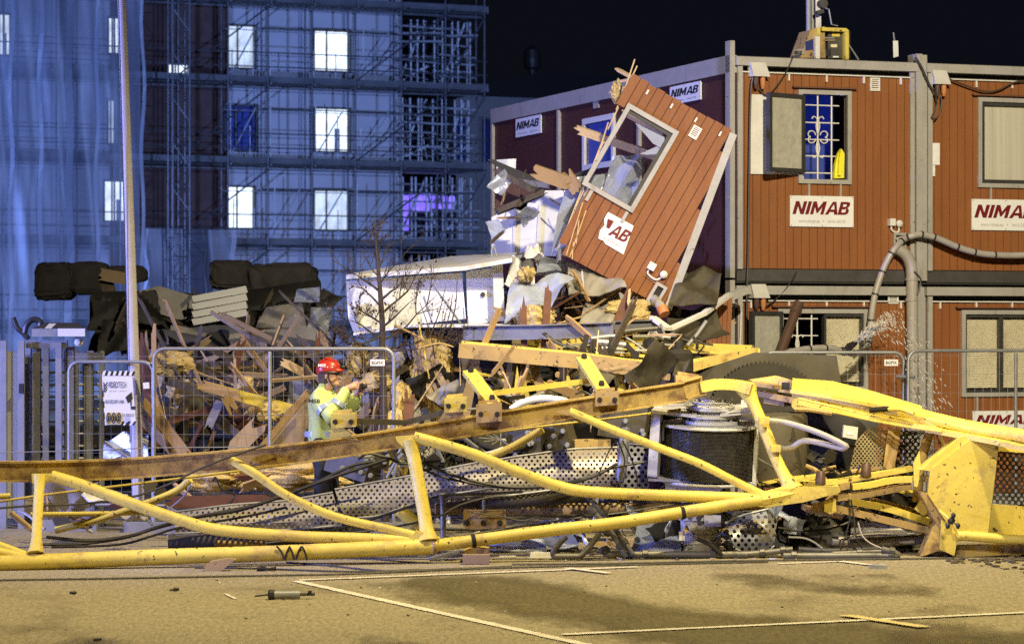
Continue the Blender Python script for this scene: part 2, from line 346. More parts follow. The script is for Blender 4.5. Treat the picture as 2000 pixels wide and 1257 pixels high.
M['wood'] = mat('raw_timber', (.44, .29, .145), (.32, .2, .09), 5, .7, bump=.25, bscale=30, dirt=.2, dcol=(.2, .12, .06), stretch=(1, 1, .4))
M['woodpale'] = mat('fresh_split_timber', (.60, .44, .24), (.48, .33, .17), 6, .7, bump=.25, bscale=30)
M['woodgrey'] = mat('weathered_timber', (.13, .10, .07), (.075, .058, .04), 5, .8, bump=.35, bscale=25, stretch=(2, 2, .5), dirt=.3, dcol=(.07, .05, .035))
M['ply'] = mat('plywood', (.34, .245, .15), (.25, .175, .105), 3, .7, bump=.15, dirt=.25, dcol=(.2, .14, .09))
M['chipboard'] = mat('brown_board', (.16, .06, .03), (.1, .04, .02), 5, .7, bump=.2)
M['sign'] = mat('sign_white', (.80, .80, .79), (.74, .74, .73), 3, .35, dirt=.06, dcol=(.5, .47, .42))
M['maroon'] = mat('maroon_vinyl', (.17, .010, .018), (.14, .010, .016), 8, .4)
M['black'] = mat('black_vinyl', (.018, .018, .02), (.03, .03, .03), 8, .45)
M['greytext'] = mat('grey_vinyl', (.42, .38, .34), (.36, .33, .3), 8, .5)
M['navytext'] = mat('navy_vinyl', (.02, .03, .16), (.02, .03, .13), 8, .45)
M['framedark'] = mat('window_frame_dark', (.035, .034, .032), (.05, .048, .045), 6, .4)
M['room'] = mat('dark_room', (.03, .028, .03), (.02, .02, .022), 1, .9)
M['bluelit'] = mat('blue_lit_wall', (.05, .08, .32), (.03, .05, .22), 1.2, .8)  # blue light in the room put into its wall colour
M['blind'] = mat('cream_blind', (.80, .72, .50), (.72, .63, .42), 3, .5)
M['glass'] = glass('window_glass')
M['frost'] = mat('frosted_cracked_glass', (.50, .48, .40), (.36, .345, .29), 9, .3, bump=.4, bscale=14, dirt=.2, dcol=(.25, .24, .2), dscale=14)
M['polepaint'] = mat('pole_paint', (.56, .53, .56), (.48, .455, .48), 5, .5, dirt=.15, dcol=(.2, .19, .19), dscale=8)
M['wrap'] = mat('hazy_dark_wrap', (.050, .043, .042), (.026, .023, .023), 3, .8, bump=.6, bscale=9, dirt=.3, dcol=(.09, .075, .06), dscale=3)  # haze over the far bundles put into the lighter tone
M['curtain'] = mat('pale_curtain', (.56, .53, .44), (.40, .38, .31), 1.3, .5, stretch=(6, 6, .12), bump=.3, bscale=4)
M['pvc'] = mat('grey_pvc', (.40, .37, .33), (.32, .29, .26), 4, .4, dirt=.2, dcol=(.2, .17, .13))
M['brownpipe'] = mat('brown_pipe', (.10, .055, .035), (.07, .04, .028), 4, .45)
M['orange'] = mat('orange_pipe', (.55, .22, .08), (.45, .18, .07), 4, .5)
M['box'] = mat('pale_grey_plastic', (.62, .60, .55), (.52, .5, .46), 4, .45)
M['hivis'] = mat('hi_vis_jacket', (.60, .70, .26), (.50, .60, .21), 4, .75, bump=.5, bscale=9, dirt=.1, dcol=(.3, .36, .1))
M['reflect'] = mat('reflective_tape', (.42, .50, .62), (.36, .43, .55), 9, .35, .2)
M['navy'] = mat('navy_trousers', (.018, .022, .045), (.012, .015, .03), 5, .8, bump=.4, bscale=12)
M['skin'] = mat('skin', (.62, .36, .25), (.56, .31, .21), 12, .5)
M['hair'] = mat('grey_hair', (.10, .075, .06), (.06, .045, .04), 30, .7)
M['helmet'] = mat('red_helmet', (.46, .03, .014), (.38, .026, .012), 5, .35, coat=.5)
M['plaster'] = mat('grey_plaster', (.50, .51, .53), (.42, .43, .45), .5, .85, dirt=.15, dcol=(.3, .3, .32), dscale=.6)
M['brick'] = mat('brown_brick', (.10, .055, .045), (.06, .035, .03), 2.5, .85, bump=.5, bscale=8)
M['concrete'] = mat('concrete_slab', (.26, .26, .27), (.18, .18, .19), 1.5, .85)
M['scaf'] = mat('scaffold_tube', (.17, .18, .19), (.10, .105, .11), 4, .45, .6)
M['scafbright'] = mat('bright_scaffold_tube', (.55, .58, .60), (.36, .38, .40), 4, .5, .3)  # lighter copy of the scaffold tube colour
M['tubegrey'] = mat('dirty_tube', (.20, .19, .165), (.115, .11, .095), 5, .5, .3, dirt=.35, dcol=(.07, .06, .045), chips=.3)
M['scafdeck'] = mat('scaffold_deck', (.13, .135, .14), (.08, .085, .09), 2, .7)
M['lit'] = glow('lit_window', (.78, .89, 1.0), 1.7)
M['litdim'] = glow('lit_window_dim', (.70, .84, 1.0), .85)
M['violet'] = glow('violet_lit_room', (.20, .12, 1.0), 1.6)
M['tarp'] = sheer('scaffold_sheeting', (.25, .285, .37), .50, .4, .45, .5, .16)
M['fold'] = sheer('sheeting_seam', (.36, .4, .5), .74, .4, .4, 1.0, .1)
M['film'] = sheer('plastic_film', (.62, .66, .78), .72, .25, .4, 5, .2)
M['water'] = mat('water_drops', (.78, .74, .66), (.7, .66, .6), 3, .1)
M['bark'] = mat('bark', (.06, .042, .034), (.035, .026, .022), 12, .8, bump=.5, bscale=40)
M['berry'] = mat('dry_berries', (.055, .02, .016), (.035, .014, .012), 9, .7)
M['corr'] = mat('corrugated_white', (.58, .60, .64), (.5, .52, .56), 3, .4, .2, dirt=.15, dcol=(.3, .3, .3))
M['perf'] = perforated('perforated_steel', (.42, .385, .33), .060, .0135)
M['perfblue'] = perforated('perforated_steel_bent', (.26, .27, .31), .075, .019)
M['perfdark'] = perforated('perforated_black', (.05, .05, .048), .06, .017)
M['perfyellow'] = perforated('perforated_yellow', (.36, .29, .15), .04, .011)
M['vest'] = mat('yellow_cloth', (.85, .80, .03), (.75, .68, .03), 6, .7)
M['moss'] = mat('hedge_leaf', (.045, .055, .02), (.03, .035, .015), 8, .7)
# ================================================================== GROUND
Zu = V((0, 0, 1))
g = MB(); gx = [-220, -60, -25, -12, 0, 12, 25, 60, 220]; gy = [-20, 12, 20, 30, 40, 60, 90, 150, 400]
for j in gy:
    for i in gx: g.v.append((i, j, 0))
for j in range(8):
    for i in range(8): a = j * 9 + i; g.f.append((a, a + 1, a + 10, a + 9))
obj('ground', g, M['asphalt'], kind='structure')
def flat(name, pts, z, m, kind='structure', jit=0, seed=1):
    """ground patch as a fine grid; uv.x is the distance to its edge"""
    pts = [np.array((p.x, p.y)) for p in pts]; lo, hi = np.min(pts, 0), np.max(pts, 0); nx, ny = int((hi[0] - lo[0]) / .2) + 2, int((hi[1] - lo[1]) / .2) + 2
    X, Y = np.meshgrid(np.linspace(lo[0], hi[0], nx), np.linspace(lo[1], hi[1], ny)); Q = np.stack([X.ravel(), Y.ravel()], 1); D = np.full(len(Q), 9e9); ins = np.zeros(len(Q), bool)
    for a, c in zip(pts, pts[1:] + pts[:1]):
        e = c - a; t = np.clip(((Q - a) @ e) / e.dot(e), 0, 1); D = np.minimum(D, np.linalg.norm(Q - a - t[:, None] * e, axis=1))
        cr = ((a[1] > Q[:, 1]) != (c[1] > Q[:, 1])) & (Q[:, 0] < (c[0] - a[0]) * (Q[:, 1] - a[1]) / (c[1] - a[1] + 1e-12) + a[0]); ins ^= cr
    D = np.where(ins, D, 0); mb = MB(); mb.v = [(q[0], q[1], z) for q in Q]
    mb.f = [(r * nx + i, r * nx + i + 1, r * nx + nx + i + 1, r * nx + nx + i) for r in range(ny - 1) for i in range(nx - 1) if ins[[r * nx + i, r * nx + i + 1, r * nx + nx + i + 1, r * nx + nx + i]].any()]
    return obj(name, mb, m, kind=kind, uv=[(float(x), 0.0) for x in D])
flat('parking_bay', [G(588, 1138), G(760, 1120), G(1090, 1113), G(1235, 1150), G(1420, 1178), G(1645, 1206), G(1830, 1225), G(2140, 1222), G(2250, 1330), G(1480, 1330), G(1110, 1251)][::-1], .004, M['asphalt_dark'], jit=.035)
flat('stain_and_shade', [G(-60, 1200), G(160, 1205), G(420, 1240), G(460, 1290), G(-60, 1290)][::-1], .005, M['stain_and_shade'], jit=.05)
flat('stain_and_shade', [G(1250, 1110), G(1900, 1105), G(2050, 1190), G(1300, 1160)][::-1], .0045, M['stain_and_shade'], jit=.05)
flat('stain_and_shade', [G(1550, 1185), G(1750, 1165), G(2080, 1160), G(2150, 1290), G(1500, 1290)][::-1], .0047, M['stain_and_shade'], jit=.05)
flat('stain_and_shade', [G(560, 1215), G(900, 1225), G(1150, 1290), G(420, 1290)][::-1], .0048, M['stain_and_shade'], jit=.05)
flat('stain_and_shade', [G(1760, 1082), G(2040, 1080), G(2060, 1125), G(1850, 1118)][::-1], .005, M['stain_and_shade'], jit=.04)
flat('stain_and_shade', [G(0, 1112), G(900, 1100), G(900, 1120), G(0, 1140)][::-1], .0055, M['stain_and_shade'], jit=.03)  # strip along the jib: its shadow painted on the asphalt
def line(a, b, wd, z=.008, m='line'):
    a, b = V(a), V(b); a.z = b.z = 0; d = (b - a).normalized(); s = V((-d.y, d.x, 0)) * wd / 2
    rd = random.Random(int(a.x * 100)); n = max(2, int((b - a).length / .12)); up = []; lo = []
    for i in range(n + 1):
        p = a.lerp(b, i / n); up.append(p + s * (1 + rd.uniform(-.1, .1))); lo.append(p - s * (1 + rd.uniform(-.1, .1)))
    mb = MB()
    for i, (u, l) in enumerate(zip(up, lo)): mb.v += [(u.x, u.y, z), (l.x, l.y, z)]
    mb.f = [(2 * i, 2 * i + 1, 2 * i + 3, 2 * i + 2) for i in range(n)]
    obj('road_marking', mb, M[m], kind='structure')
line(G(578, 1135), G(1400, 1316), .10)
line(G(1098, 1240.5), G(2150, 1190.5), .09, .012)
line(G(585, 1134), G(1245, 1108), .08, .012)
line(G(1108, 1111), G(1188, 1121), .10, .016)
line(G(1640, 1097), G(1700, 1104), .10, .012)
line(G(1520, 1101), G(1640, 1097), .08)
line(G(1648, 1203), G(1806, 1227), .12, .016, 'line_yellow')
line(G(460, 1170), G(440, 1160), .03)

# ================================================================== BACKGROUND BUILDING UNDER SCAFFOLDING
ang = R(23); BD = V((math.cos(ang), math.sin(ang), 0)); BN = V((math.sin(ang), -math.cos(ang), 0))
BA = P(640, 660, 105); BA.z = 0
def BU(px, py, off=0.0):
    p = RP(px, py, BA, BN, off); return (p - BA).dot(BD), p.z
def bq(u, n, z): return BA + BD * u + BN * n + V((0, 0, z))
u0 = BU(-120, 300)[0]; u1 = BU(770, 300)[0]; u2 = BU(938, 300)[0]; ub = BU(447, 300)[0]; ul = BU(215, 300)[0]
TOP = 17.6
bld = thing('apartment_building', 'tall unfinished apartment block with pale plaster and lit windows behind the scaffolding', 'building', bq((u0 + u1) / 2, 0, 0))
wins = []          # (px0,py0,px1,py1,lit) at the three rows seen
for x0, y0, x1, y1, l in ((447, 50, 497, 131, 1), (615, 58, 682, 137, 1), (440, 205, 500, 292, 0), (615, 212, 682, 294, 1),
                          (446, 365, 496, 444, 1), (615, 370, 681, 448, 1), (0, 28, 20, 106, 1), (213, 35, 233, 103, 1), (212, 196, 226, 280, 1),
                          (205, 354, 245, 430, 1), (-110, 200, -60, 280, 1), (-112, 360, -60, 440, 1), (440, -108, 497, -28, 1), (615, -100, 682, -18, 1), (330, 126, 368, 158, 1)):
    a = BU(x0, (y0 + y1) / 2); b = BU(x1, (y0 + y1) / 2); wins.append((a[0], BU(x0, y1)[1], b[0], BU(x0, y0)[1], l))
def wallpanel(mb, ua, ub_, za, zb, n0, n1, holes):
    us = sorted({ua, ub_} | {min(max(h[i], ua), ub_) for h in holes for i in (0, 2)})
    for a, b in zip(us, us[1:]):
        if b - a < .01: continue
        cuts = sorted((h[1], h[3]) for h in holes if h[0] < (a + b) / 2 < h[2]); z = za
        for c0, c1 in cuts + [(zb, zb)]:
            if c0 - z > .01: mb.obox(BA, BD, Zu, BN, a, b, z, c0, n0, n1)
            z = c1
mb = MB(); wallpanel(mb, ub, u1, 0, TOP, -.3, 0, wins); wallpanel(mb, u0, ul, 0, TOP, -.3, 0, wins)
obj('plaster_wall', mb, M['plaster'], bld)
mb = MB(); wallpanel(mb, ul, ub, 0, TOP, -.28, -.02, wins); obj('brick_wall', mb, M['brick'], bld)
for k in range(6): mb = MB(); mb.obox(BA, BD, Zu, BN, ul + .02, ub - .02, 2.62 + k * 2.96, 2.95 + k * 2.96, -.02, .18); obj('floor_band', mb, M['concrete'], bld)
mb = MB(); mb.obox(BA, BD, Zu, BN, u0, u1, 0, TOP - .3, -6, -5.8); mb.obox(BA, BD, Zu, BN, u0, u1, TOP - .28, TOP - .02, -9, -.32)
obj('inner_wall', mb, M['room'], bld)
for a, z0, b, z1, l in wins:
    f = MB(); e = .07
    f.obox(BA, BD, Zu, BN, a - e, a, z0 - e, z1 + e, -.2, .03); f.obox(BA, BD, Zu, BN, b, b + e, z0 - e, z1 + e, -.2, .03)
    f.obox(BA, BD, Zu, BN, a, b, z0 - e, z0, -.2, .03); f.obox(BA, BD, Zu, BN, a, b, z1, z1 + e, -.2, .03)
    f.obox(BA, BD, Zu, BN, a + (b - a) * .36, a + (b - a) * .36 + .05, z0, z1, -.2, -.12)
    fo = obj('window', f, M['framedark'], bld)
    p = MB(); p.obox(BA, BD, Zu, BN, a, b, z0, z1, -.26, -.22); obj('pane', p, (M['lit'] if (x0_ := int(a * 7 + z0 * 3)) % 3 else M['litdim']) if l else M['bluelit'], fo)
    if l and int(a * 11 + z0) % 2: p = MB(); p.obox(BA, BD, Zu, BN, a + (b - a) * .62, a + (b - a) * .78, z0, z0 + (z1 - z0) * .55, -.215, -.205); obj('blind_panel', p, M['plaster'], fo)
# recessed balconies right of the plaster wall
for k in range(7):
    z = -.25 + k * 2.96; mb = MB(); mb.obox(BA, BD, Zu, BN, u1, u2 + .3, z, z + .28, -3.2, .1); obj('balcony_slab', mb, M['concrete'], bld)
mb = MB(); mb.obox(BA, BD, Zu, BN, u1 + .02, u1 + .3, 0, TOP, -3.1, .02); obj('balcony_side_wall', mb, M['plaster'], bld)
mb = MB(); mb.obox(BA, BD, Zu, BN, u1 + .32, u2 + .3, 0, TOP, -3.5, -3.22); obj('balcony_back_wall', mb, M['room'], bld)
va, vb = BU(768, 400, -2.9), BU(900, 400, -2.9)
for xa, xb, za, zb in ((766, 802, 6.3, 7.75), (806, 846, 7.1, 7.85), (850, 892, 7.25, 7.75)):
    a, b = BU(xa, 400, -2.9)[0], BU(xb, 400, -2.9)[0]; mb = MB(); mb.obox(BA, BD, Zu, BN, a, b, za, zb, -3.2, -3.1); obj('violet_window', mb, M['violet'], bld)
mb = MB(); rd = random.Random(4)
for i in range(26):
    u = rd.uniform(u1 + .4, u2 - .2); z = rd.choice([.05, 3.0, 5.95, 8.9, 11.87]); 
    mb.beam(bq(u, -rd.uniform(.3, 2.8), z), bq(u + rd.uniform(-.5, .5), -rd.uniform(.3, 2.8), z + rd.uniform(.8, 2.6)), .06, .05)
obj('stacked_formwork', mb, M['scafbright'], bld)

# ---- scaffold: one structure, its decks, standards, rails and braces as parts
scf = thing('scaffolding', 'steel tube scaffold with decks and braces over the whole front of the apartment block', 'scaffolding', bq(0, 1.2, 0))
decks = [2.72 + k * 2.96 for k in range(5)]
us = [BU(x, 300, .9)[0] for x in (-110, 5, 118, 232, 345, 442, 520, 606, 690, 780, 866, 942)]
for z in decks:
    d = MB()
    for a, b in zip(us, us[1:]):
        d.obox(BA, BD, Zu, BN, a + .03, b - .03, z - .06, z, .35, 1.05); d.obox(BA, BD, Zu, BN, a + .02, b - .02, z + .002, z + .16, 1.06, 1.09)
        d.obox(BA, BD, Zu, BN, a + .02, b - .02, z - .30, z - .25, .95, 1.0)
    obj('deck', d, M['scafdeck'], scf)
for u in us:
    for n in (.3, 1.12):
        s = MB(); s.tube([bq(u, n, 0), bq(u, n, TOP + .5)], .034, 6); obj('standard', s, M['scaf'], scf)
rd = random.Random(9)
for z in decks + [-.2]:
    l = MB()
    for h in (.5, 1.02): l.tube([bq(us[0], 1.16, z + h), bq(us[-1] + .1, 1.16, z + h)], .026, 6)
    l.tube([bq(us[0], .26, z - .12), bq(us[-1], .26, z - .12)], .028, 6); l.tube([bq(us[0], 1.16, z - .14), bq(us[-1], 1.16, z - .14)], .028, 6)
    l.tube([bq(us[6], .3, z + 2.0), bq(us[-1], .3, z + 2.0)], .03, 6)
    obj('ledger', l, M['scaf'], scf)
    for i, u in enumerate(us):
        t = MB(); t.tube([bq(u + .06, .2, z - .12), bq(u + .06, 1.3, z - .12)], .034, 6); obj('transom', t, M['scaf'], scf)
for k, (i, j) in enumerate(((6, 8), (8, 10), (10, 11), (1, 3), (4, 6))):
    for z in decks[:4] + [-.2]:
        if (k + int(z)) % 3 == 2: continue
        b = MB(); b.tube([bq(us[i], 1.2, z + .1), bq(us[j], 1.2, z + 2.7)], .034, 6); obj('brace', b, M['scaf'], scf)
# frame clutter in the right bays: ladders, guard frames, props
cl = MB()
for z in decks[:4] + [-.2]:
    for i in range(9, 11):
        a, b = us[i], us[i + 1]
        for h in (.25, .5, .75, 1.05, 1.3, 1.7, 2.0, 2.3): cl.tube([bq(a, rd.uniform(-.6, .8), z + h), bq(b, rd.uniform(-.6, .8), z + h + rd.uniform(-.1, .1))], .036, 5)
        for q in range(6):
            u = a + (b - a) * (q + rd.random()) / 6; cl.tube([bq(u, .1, z), bq(u, .1, z + 2.6)], .038, 5)
        cl.tube([bq(a + .3, -.4, z), bq(b - .3, -.1, z + 2.6)], .05, 5)
        cl.beam(bq(a + .2, -.9, z + .1), bq(b, -.6, z + rd.uniform(.4, 1.8)), .05, .09)
    for i in range(5, 9):
        a, b = us[i], us[i + 1]
        for h in (1.9,): cl.tube([bq(a, .45, z + h), bq(b, .45, z + h)], .018, 5)
        for q in range(1 + i % 2):
            u = a + (b - a) * (q + .3 + .3 * rd.random()) / 2; cl.tube([bq(u, .5, z), bq(u, .5, z + rd.uniform(1, 2.6))], .022, 5)
        if rd.random() < .7: cl.tube([bq(a + .2, .6, z + .1), bq(b - .3, .6, z + 2.0)], .028, 5)
obj('guard_frames', cl, M['scafbright'], scf)
# access ladder tower in front of the brick wall
lt = MB(); ua, uc = BU(333, 300, 2.2)[0], BU(366, 300, 2.2)[0]
for u in (ua, uc):
    for n in (1.9, 2.5): lt.tube([bq(u, n, 0), bq(u, n, TOP)], .035, 6)
k = 0; z = .3
while z < TOP:
    lt.tube([bq(ua, 2.5, z), bq(uc, 2.5, z)], .02, 5); lt.tube([bq(ua if k % 2 else uc, 2.5, z), bq(uc if k % 2 else ua, 2.5, z + .8)], .02, 5); z += .8; k += 1
obj('ladder_tower', lt, M['scaf'], scf)

# ---- plastic sheeting
def curtain(name, x0, x1, y0, y1, off, label, seed, folds):
    rd = np.random.RandomState(seed); mb = MB(); a, b = BU(x0, 300, off)[0], BU(x1, 300, off)[0]; zt, zb = BU(x0, y0, off)[1], BU(x0, y1, off)[1]
    nx, nz = 60, 24; ph = rd.uniform(0, 6, 6)
    def pt(i, j):
        u = a + (b - a) * i / nx; z = zb + (zt - zb) * j / nz
        n = off + .11 * math.sin(u * 1.9 + ph[0] + .2 * math.sin(z * .6)) + .05 * math.sin(u * 4.1 + ph[1] + z * .25) + .07 * math.sin(z * 1.1 + u * .7 + ph[2]) + .015 * math.sin(u * 9 + z * 1.1)
        return bq(u, n, z)
    for j in range(nz + 1):
        for i in range(nx + 1): mb.v.append(tuple(pt(i, j)))
    W = nx + 1
    mb.f = [(j * W + i, j * W + i + 1, j * W + i + W + 1, j * W + i + W) for j in range(nz) for i in range(nx)]
    t = obj(name, mb, M['tarp'], None, label, 'sheeting', smooth=True)
    for px, wd in folds:
        s = MB(); u = BU(px, 300, off)[0]; i = (u - a) / (b - a) * nx; n0 = len(s.v); r = random.Random(px)
        for j in range(nz + 1):
            du = .05 * math.sin(j * .8 + px) * 30 / max(1, nx)
            for sg in (-1, 1):
                p = pt(i + sg * wd / 2 / abs(b - a) * nx + du / abs(b - a) * nx * 2, j) + BN * .05; s.v.append(tuple(p))
        s.f = [(2 * j, 2 * j + 1, 2 * j + 3, 2 * j + 2) for j in range(nz)]
        obj('seam', s, M['fold'], t)
curtain('plastic_sheeting', -130, 272, -40, 740, 1.6, 'large blue lit plastic sheeting hanging over the left part of the scaffold', 3, ((22, .14), (78, .16), (134, .28), (190, .14), (276, .12)))
curtain('plastic_sheeting', 276, 458, 446, 700, 1.7, 'small pale sheet of plastic hanging low on the scaffold under the brick wall', 5, ((284, .1), (455, .18), (400, .07)))
# house behind the cabins
hd = V((math.cos(R(23)), math.sin(R(23)), 0)); hn = V((math.sin(R(23)), -math.cos(R(23)), 0)); ho = P(866, 660, 124); ho.z = 0
hs = thing('white_house', 'pale house with a shallow roof, far behind the long side of the red cabins', 'house', ho * 1)
hw = MB(); hw.obox(ho, hd, Zu, hn, 0, 9.5, 0, 12.9, -8, 0); obj('wall', hw, M['plaster'], hs)
rf = MB(); q = lambda a, n, z: ho + hd * a + hn * n + V((0, 0, z))
rf.hexa([q(-.5, .8, 12.92), q(10, .8, 12.92), q(10, -8.3, 12.92), q(-.5, -8.3, 12.92), q(4.4, .8, 14.0), q(10, .8, 13.9), q(10, -8.3, 13.9), q(4.4, -8.3, 14.0)])
obj('roof', rf, M['dark'], hs)
for a in (.9, 2.1, 3.4):
    f = MB(); f.obox(ho, hd, Zu, hn, a - .4, a + .4, 9.9, 12.0, .003, .08); fo = obj('window', f, M['trim'], hs)
    p = MB(); p.obox(ho, hd, Zu, hn, a - .3, a + .3, 10.0, 11.9, .082, .1); obj('pane', p, M['bluelit'], fo)
vn = MB(); vn.lathe([(.2, 0), (.2, .3), (.36, .4), (.40, .8), (.36, 1.2), (.1, 1.4)], q(4.7, -1, 13.95), Zu, 14); obj('roof_vent', vn, M['steel'], hs)
vn = MB(); vn.box(q(7.2, -1, 14.1), (.5, .5, .4)); obj('roof_hatch', vn, M['dark'], hs)

# ================================================================== RED SITE CABINS
ca = R(20); CU_ = V((math.cos(ca), math.sin(ca), 0)); CN = V((math.sin(ca), -math.cos(ca), 0)); CB = -CN
CP = P(1437, 660, 35.5); CP.z = 0
def cuz(px, py, off=0.0):
    p = RP(px, py, CP, CN, off); return (p - CP).dot(CU_), p.z
def cq(u, n, z): return CP + CU_ * u + CN * n + V((0, 0, z))
SL = -CU_; SO = CP                      # side wall faces -CU_, runs back along CB
def suz(px, py, off=0.0):
    p = RP(px, py, SO, SL, off); return (p - SO).dot(CB), p.z
def cladding(mb, o, u, v, n, W, H, holes=(), pitch=.113, gap=.007, depth=.022, back=.05):
    """vertical boards with real grooves; holes (u0, v0, u1, v1)"""
    edges = [0]; 
    while edges[-1] < W - .02: edges.append(min(W, edges[-1] + pitch))
    def strip(a, b, n0, n1):
        cuts = sorted({a, b} | {min(max(h[i], a), b) for h in holes for i in (0, 2)})
        for p, q in zip(cuts, cuts[1:]):
            if q - p < .002: continue
            z = 0
            for c0, c1 in sorted((h[1], h[3]) for h in holes if h[0] < (p + q) / 2 < h[2]) + [(H, H)]:
                if c0 - z > .002: mb.obox(o, u, v, n, p, q, z, c0, n0, n1)
                z = max(z, c1)
    for a, b in zip(edges, edges[1:]): strip(a + gap / 2, b - gap / 2, 0, depth)
    strip(0, W, -back, -.001)
ZL0, ZL1, ZU0, ZU1 = .12, 2.86, 3.02, 5.74
GAPU = .19
W_ = 2.5 - .16
def win_hole(px0, py0, px1, py1, ubase, z0):
    a, b = cuz(px0, py1), cuz(px1, py0); return (a[0] - ubase, a[1] - z0, b[0] - ubase, b[1] - z0)
cabins = {}
def cabin(key, ub_, z0, z1, hole, label, mred='red'):
    t = thing('site_cabin', label, 'cabin', cq(ub_ + 1.25, -1.2, z0), 'stacked red site cabins'); cabins[key] = t
    c = MB(); cladding(c, cq(ub_, 0, z0 + .06), CU_, Zu, CN, 2.5, z1 - z0 - .26, [(hole[0], hole[1] - .06, hole[2], hole[3] - .06)] if hole else ())
    obj('front_wall', c, M[mred], t)
    r = MB()
    r.obox(cq(ub_, 0, 0), CU_, Zu, CN, .0, 2.5, z0 - .10, z0 + .05, -.1, .035); obj('floor_beam', r, M['steel'] if z0 > 1 else M['trim'], t)
    r = MB(); r.obox(cq(ub_, 0, 0), CU_, Zu, CN, -.03, 2.53, z1 - .11, z1, -.1, .10); obj('roof_beam', r, M['trim'], t)
    r = MB(); r.obox(cq(ub_, 0, 0), CU_, Zu, CN, .04, 2.5, z1 - .195, z1 - .18, 0, .06); obj('flashing', r, M['trimwhite'], t)
    r = MB(); r.obox(cq(ub_, 0, 0), CU_, Zu, CN, .06, 2.44, z1 - .215, z1 - .112, -.14, -.055); obj('leak_stop', r, M['dark'], t)  # added dark strip, stops room light leaking past the roof beam
    for k in range(5):
        u = .18 + k * .53; h = MB(); h.obox(cq(ub_, 0, 0), CU_, Zu, CN, u, u + .022, z1 - .28, z1 - .19, .024, .05); obj('bracket', h, M['trimwhite'], t)
    r = MB(); r.obox(cq(ub_, 0, 0), CU_, Zu, CN, .0, .065, z0 + .05, z1 - .11, .024, .07); r.obox(cq(ub_, 0, 0), CU_, Zu, CN, 2.44, 2.5, z0 + .05, z1 - .11, .024, .06); obj('corner_post', r, M['trim'], t)
    # shell: roof, floor, back and side walls
    L = -8.9
    r = MB(); r.obox(cq(ub_, 0, 0), CU_, Zu, CN, 0, 2.5, z1 - .10, z1 + .03, L, -.102); obj('roof', r, M['dark'], t)
    r = MB(); r.obox(cq(ub_, 0, 0), CU_, Zu, CN, 0, 2.5, z0 - .08, z0 + .05, L, -.102); obj('floor', r, M['dark'], t)
    r = MB()
    r.obox(cq(ub_, 0, 0), CU_, Zu, CN, .003, .06, z0 + .052, z1 - .102, L, -.052); r.obox(cq(ub_, 0, 0), CU_, Zu, CN, 2.44, 2.497, z0 + .052, z1 - .102, L, -.052)
    r.obox(cq(ub_, 0, 0), CU_, Zu, CN, .062, 2.438, z0 + .052, z1 - .102, L, L + .06); obj('side_wall', r, M['redshade'], t)
    return t
UB2 = 2.5 + GAPU
hA = win_hole(1564, 187, 1652, 350, 0, ZU0); hA0 = hA
hB = win_hole(1914, 203, 2034, 358, UB2, ZU0); hC = win_hole(1524, 612, 1684, 755, 0, ZL0); hD = win_hole(1882, 614, 2036, 766, UB2, ZL0)
cabin('A', 0, ZU0, ZU1, hA, 'upper red site cabin with an open barred window, left of the two upper cabins')
cabin('B', UB2, ZU0, ZU1, hB, 'upper red site cabin at the right edge with a shut frosted window')
cabin('C', 0, ZL0, ZL1, hC, 'lower red site cabin behind the slewing ring with a half lowered blind')
cabin('D', UB2, ZL0, ZL1, hD, 'lower red site cabin at the right edge with two drawn cream blinds')
# double post between the columns and tall corner posts
pm = MB(); 
pm.obox(cq(0, 0, 0), CU_, Zu, CN, 2.512, 2.595, ZU0 - .08, ZU1 + .12, -.15, .09); pm.obox(cq(0, 0, 0), CU_, Zu, CN, 2.60, 2.675, ZU0 - .08, ZU1 + .11, -.15, .07)
obj('steel_post', pm, M['trim'], cabins['A'])
pm = MB(); pm.obox(cq(0, 0, 0), CU_, Zu, CN, 2.51, 2.60, 0, ZL1 + .02, -.15, .06); pm.obox(cq(0, 0, 0), CU_, Zu, CN, 2.605, 2.68, 0, ZL1, -.15, .02); obj('steel_post', pm, M['trim'], cabins['C'])
pm = MB(); pm.obox(cq(0, 0, 0), CU_, Zu, CN, -.10, -.035, ZU0 - .06, ZU1 + .2, -.1, .05); obj('side_post', pm, M['trim'], cabins['A'])
pm = MB(); pm.obox(cq(0, 0, 0), CU_, Zu, CN, -.10, -.035, .05, ZU0 - .09, -.1, .05); obj('side_post', pm, M['trim'], cabins['C'])
# left long side of the upper cabin
c = MB(); hS = (*suz(1205, 300), *suz(1152, 232))
hole = (min(suz(1205, 300)[0], suz(1152, 300)[0]), suz(1180, 318)[1] - ZU0, max(suz(1205, 300)[0], suz(1152, 300)[0]), suz(1180, 238)[1] - ZU0)
cladding(c, SO + V((0, 0, ZU0)) + SL * .03, CB, Zu, SL, 8.9, ZU1 - ZU0 - .2, [hole], pitch=.12); obj('long_side', c, M['redshade'], cabins['A'])
c = MB(); c.obox(SO, CB, Zu, SL, -.03, 8.95, ZU1 - .2, ZU1 + .02, .0, .10); obj('long_roof_beam', c, M['trim'], cabins['A'])
c = MB()
for v in (2.95, 6.0, 8.88): c.obox(SO, CB, Zu, SL, v, v + .07, ZU0, ZU1 - .21, .054, .10)
obj('seam_post', c, M['trim'], cabins['A'])
c = MB(); a, z0, b, z1 = hole
for q in ((a - .08, a, z0 - .08, z1 + .08), (b, b + .08, z0 - .08, z1 + .08), (a, b, z0 - .08, z0), (a, b, z1, z1 + .08)): c.obox(SO + V((0, 0, ZU0)), CB, Zu, SL, q[0], q[1], q[2], q[3], .0, .09)
f = obj('side_window', c, M['trimwhite'], cabins['A'])
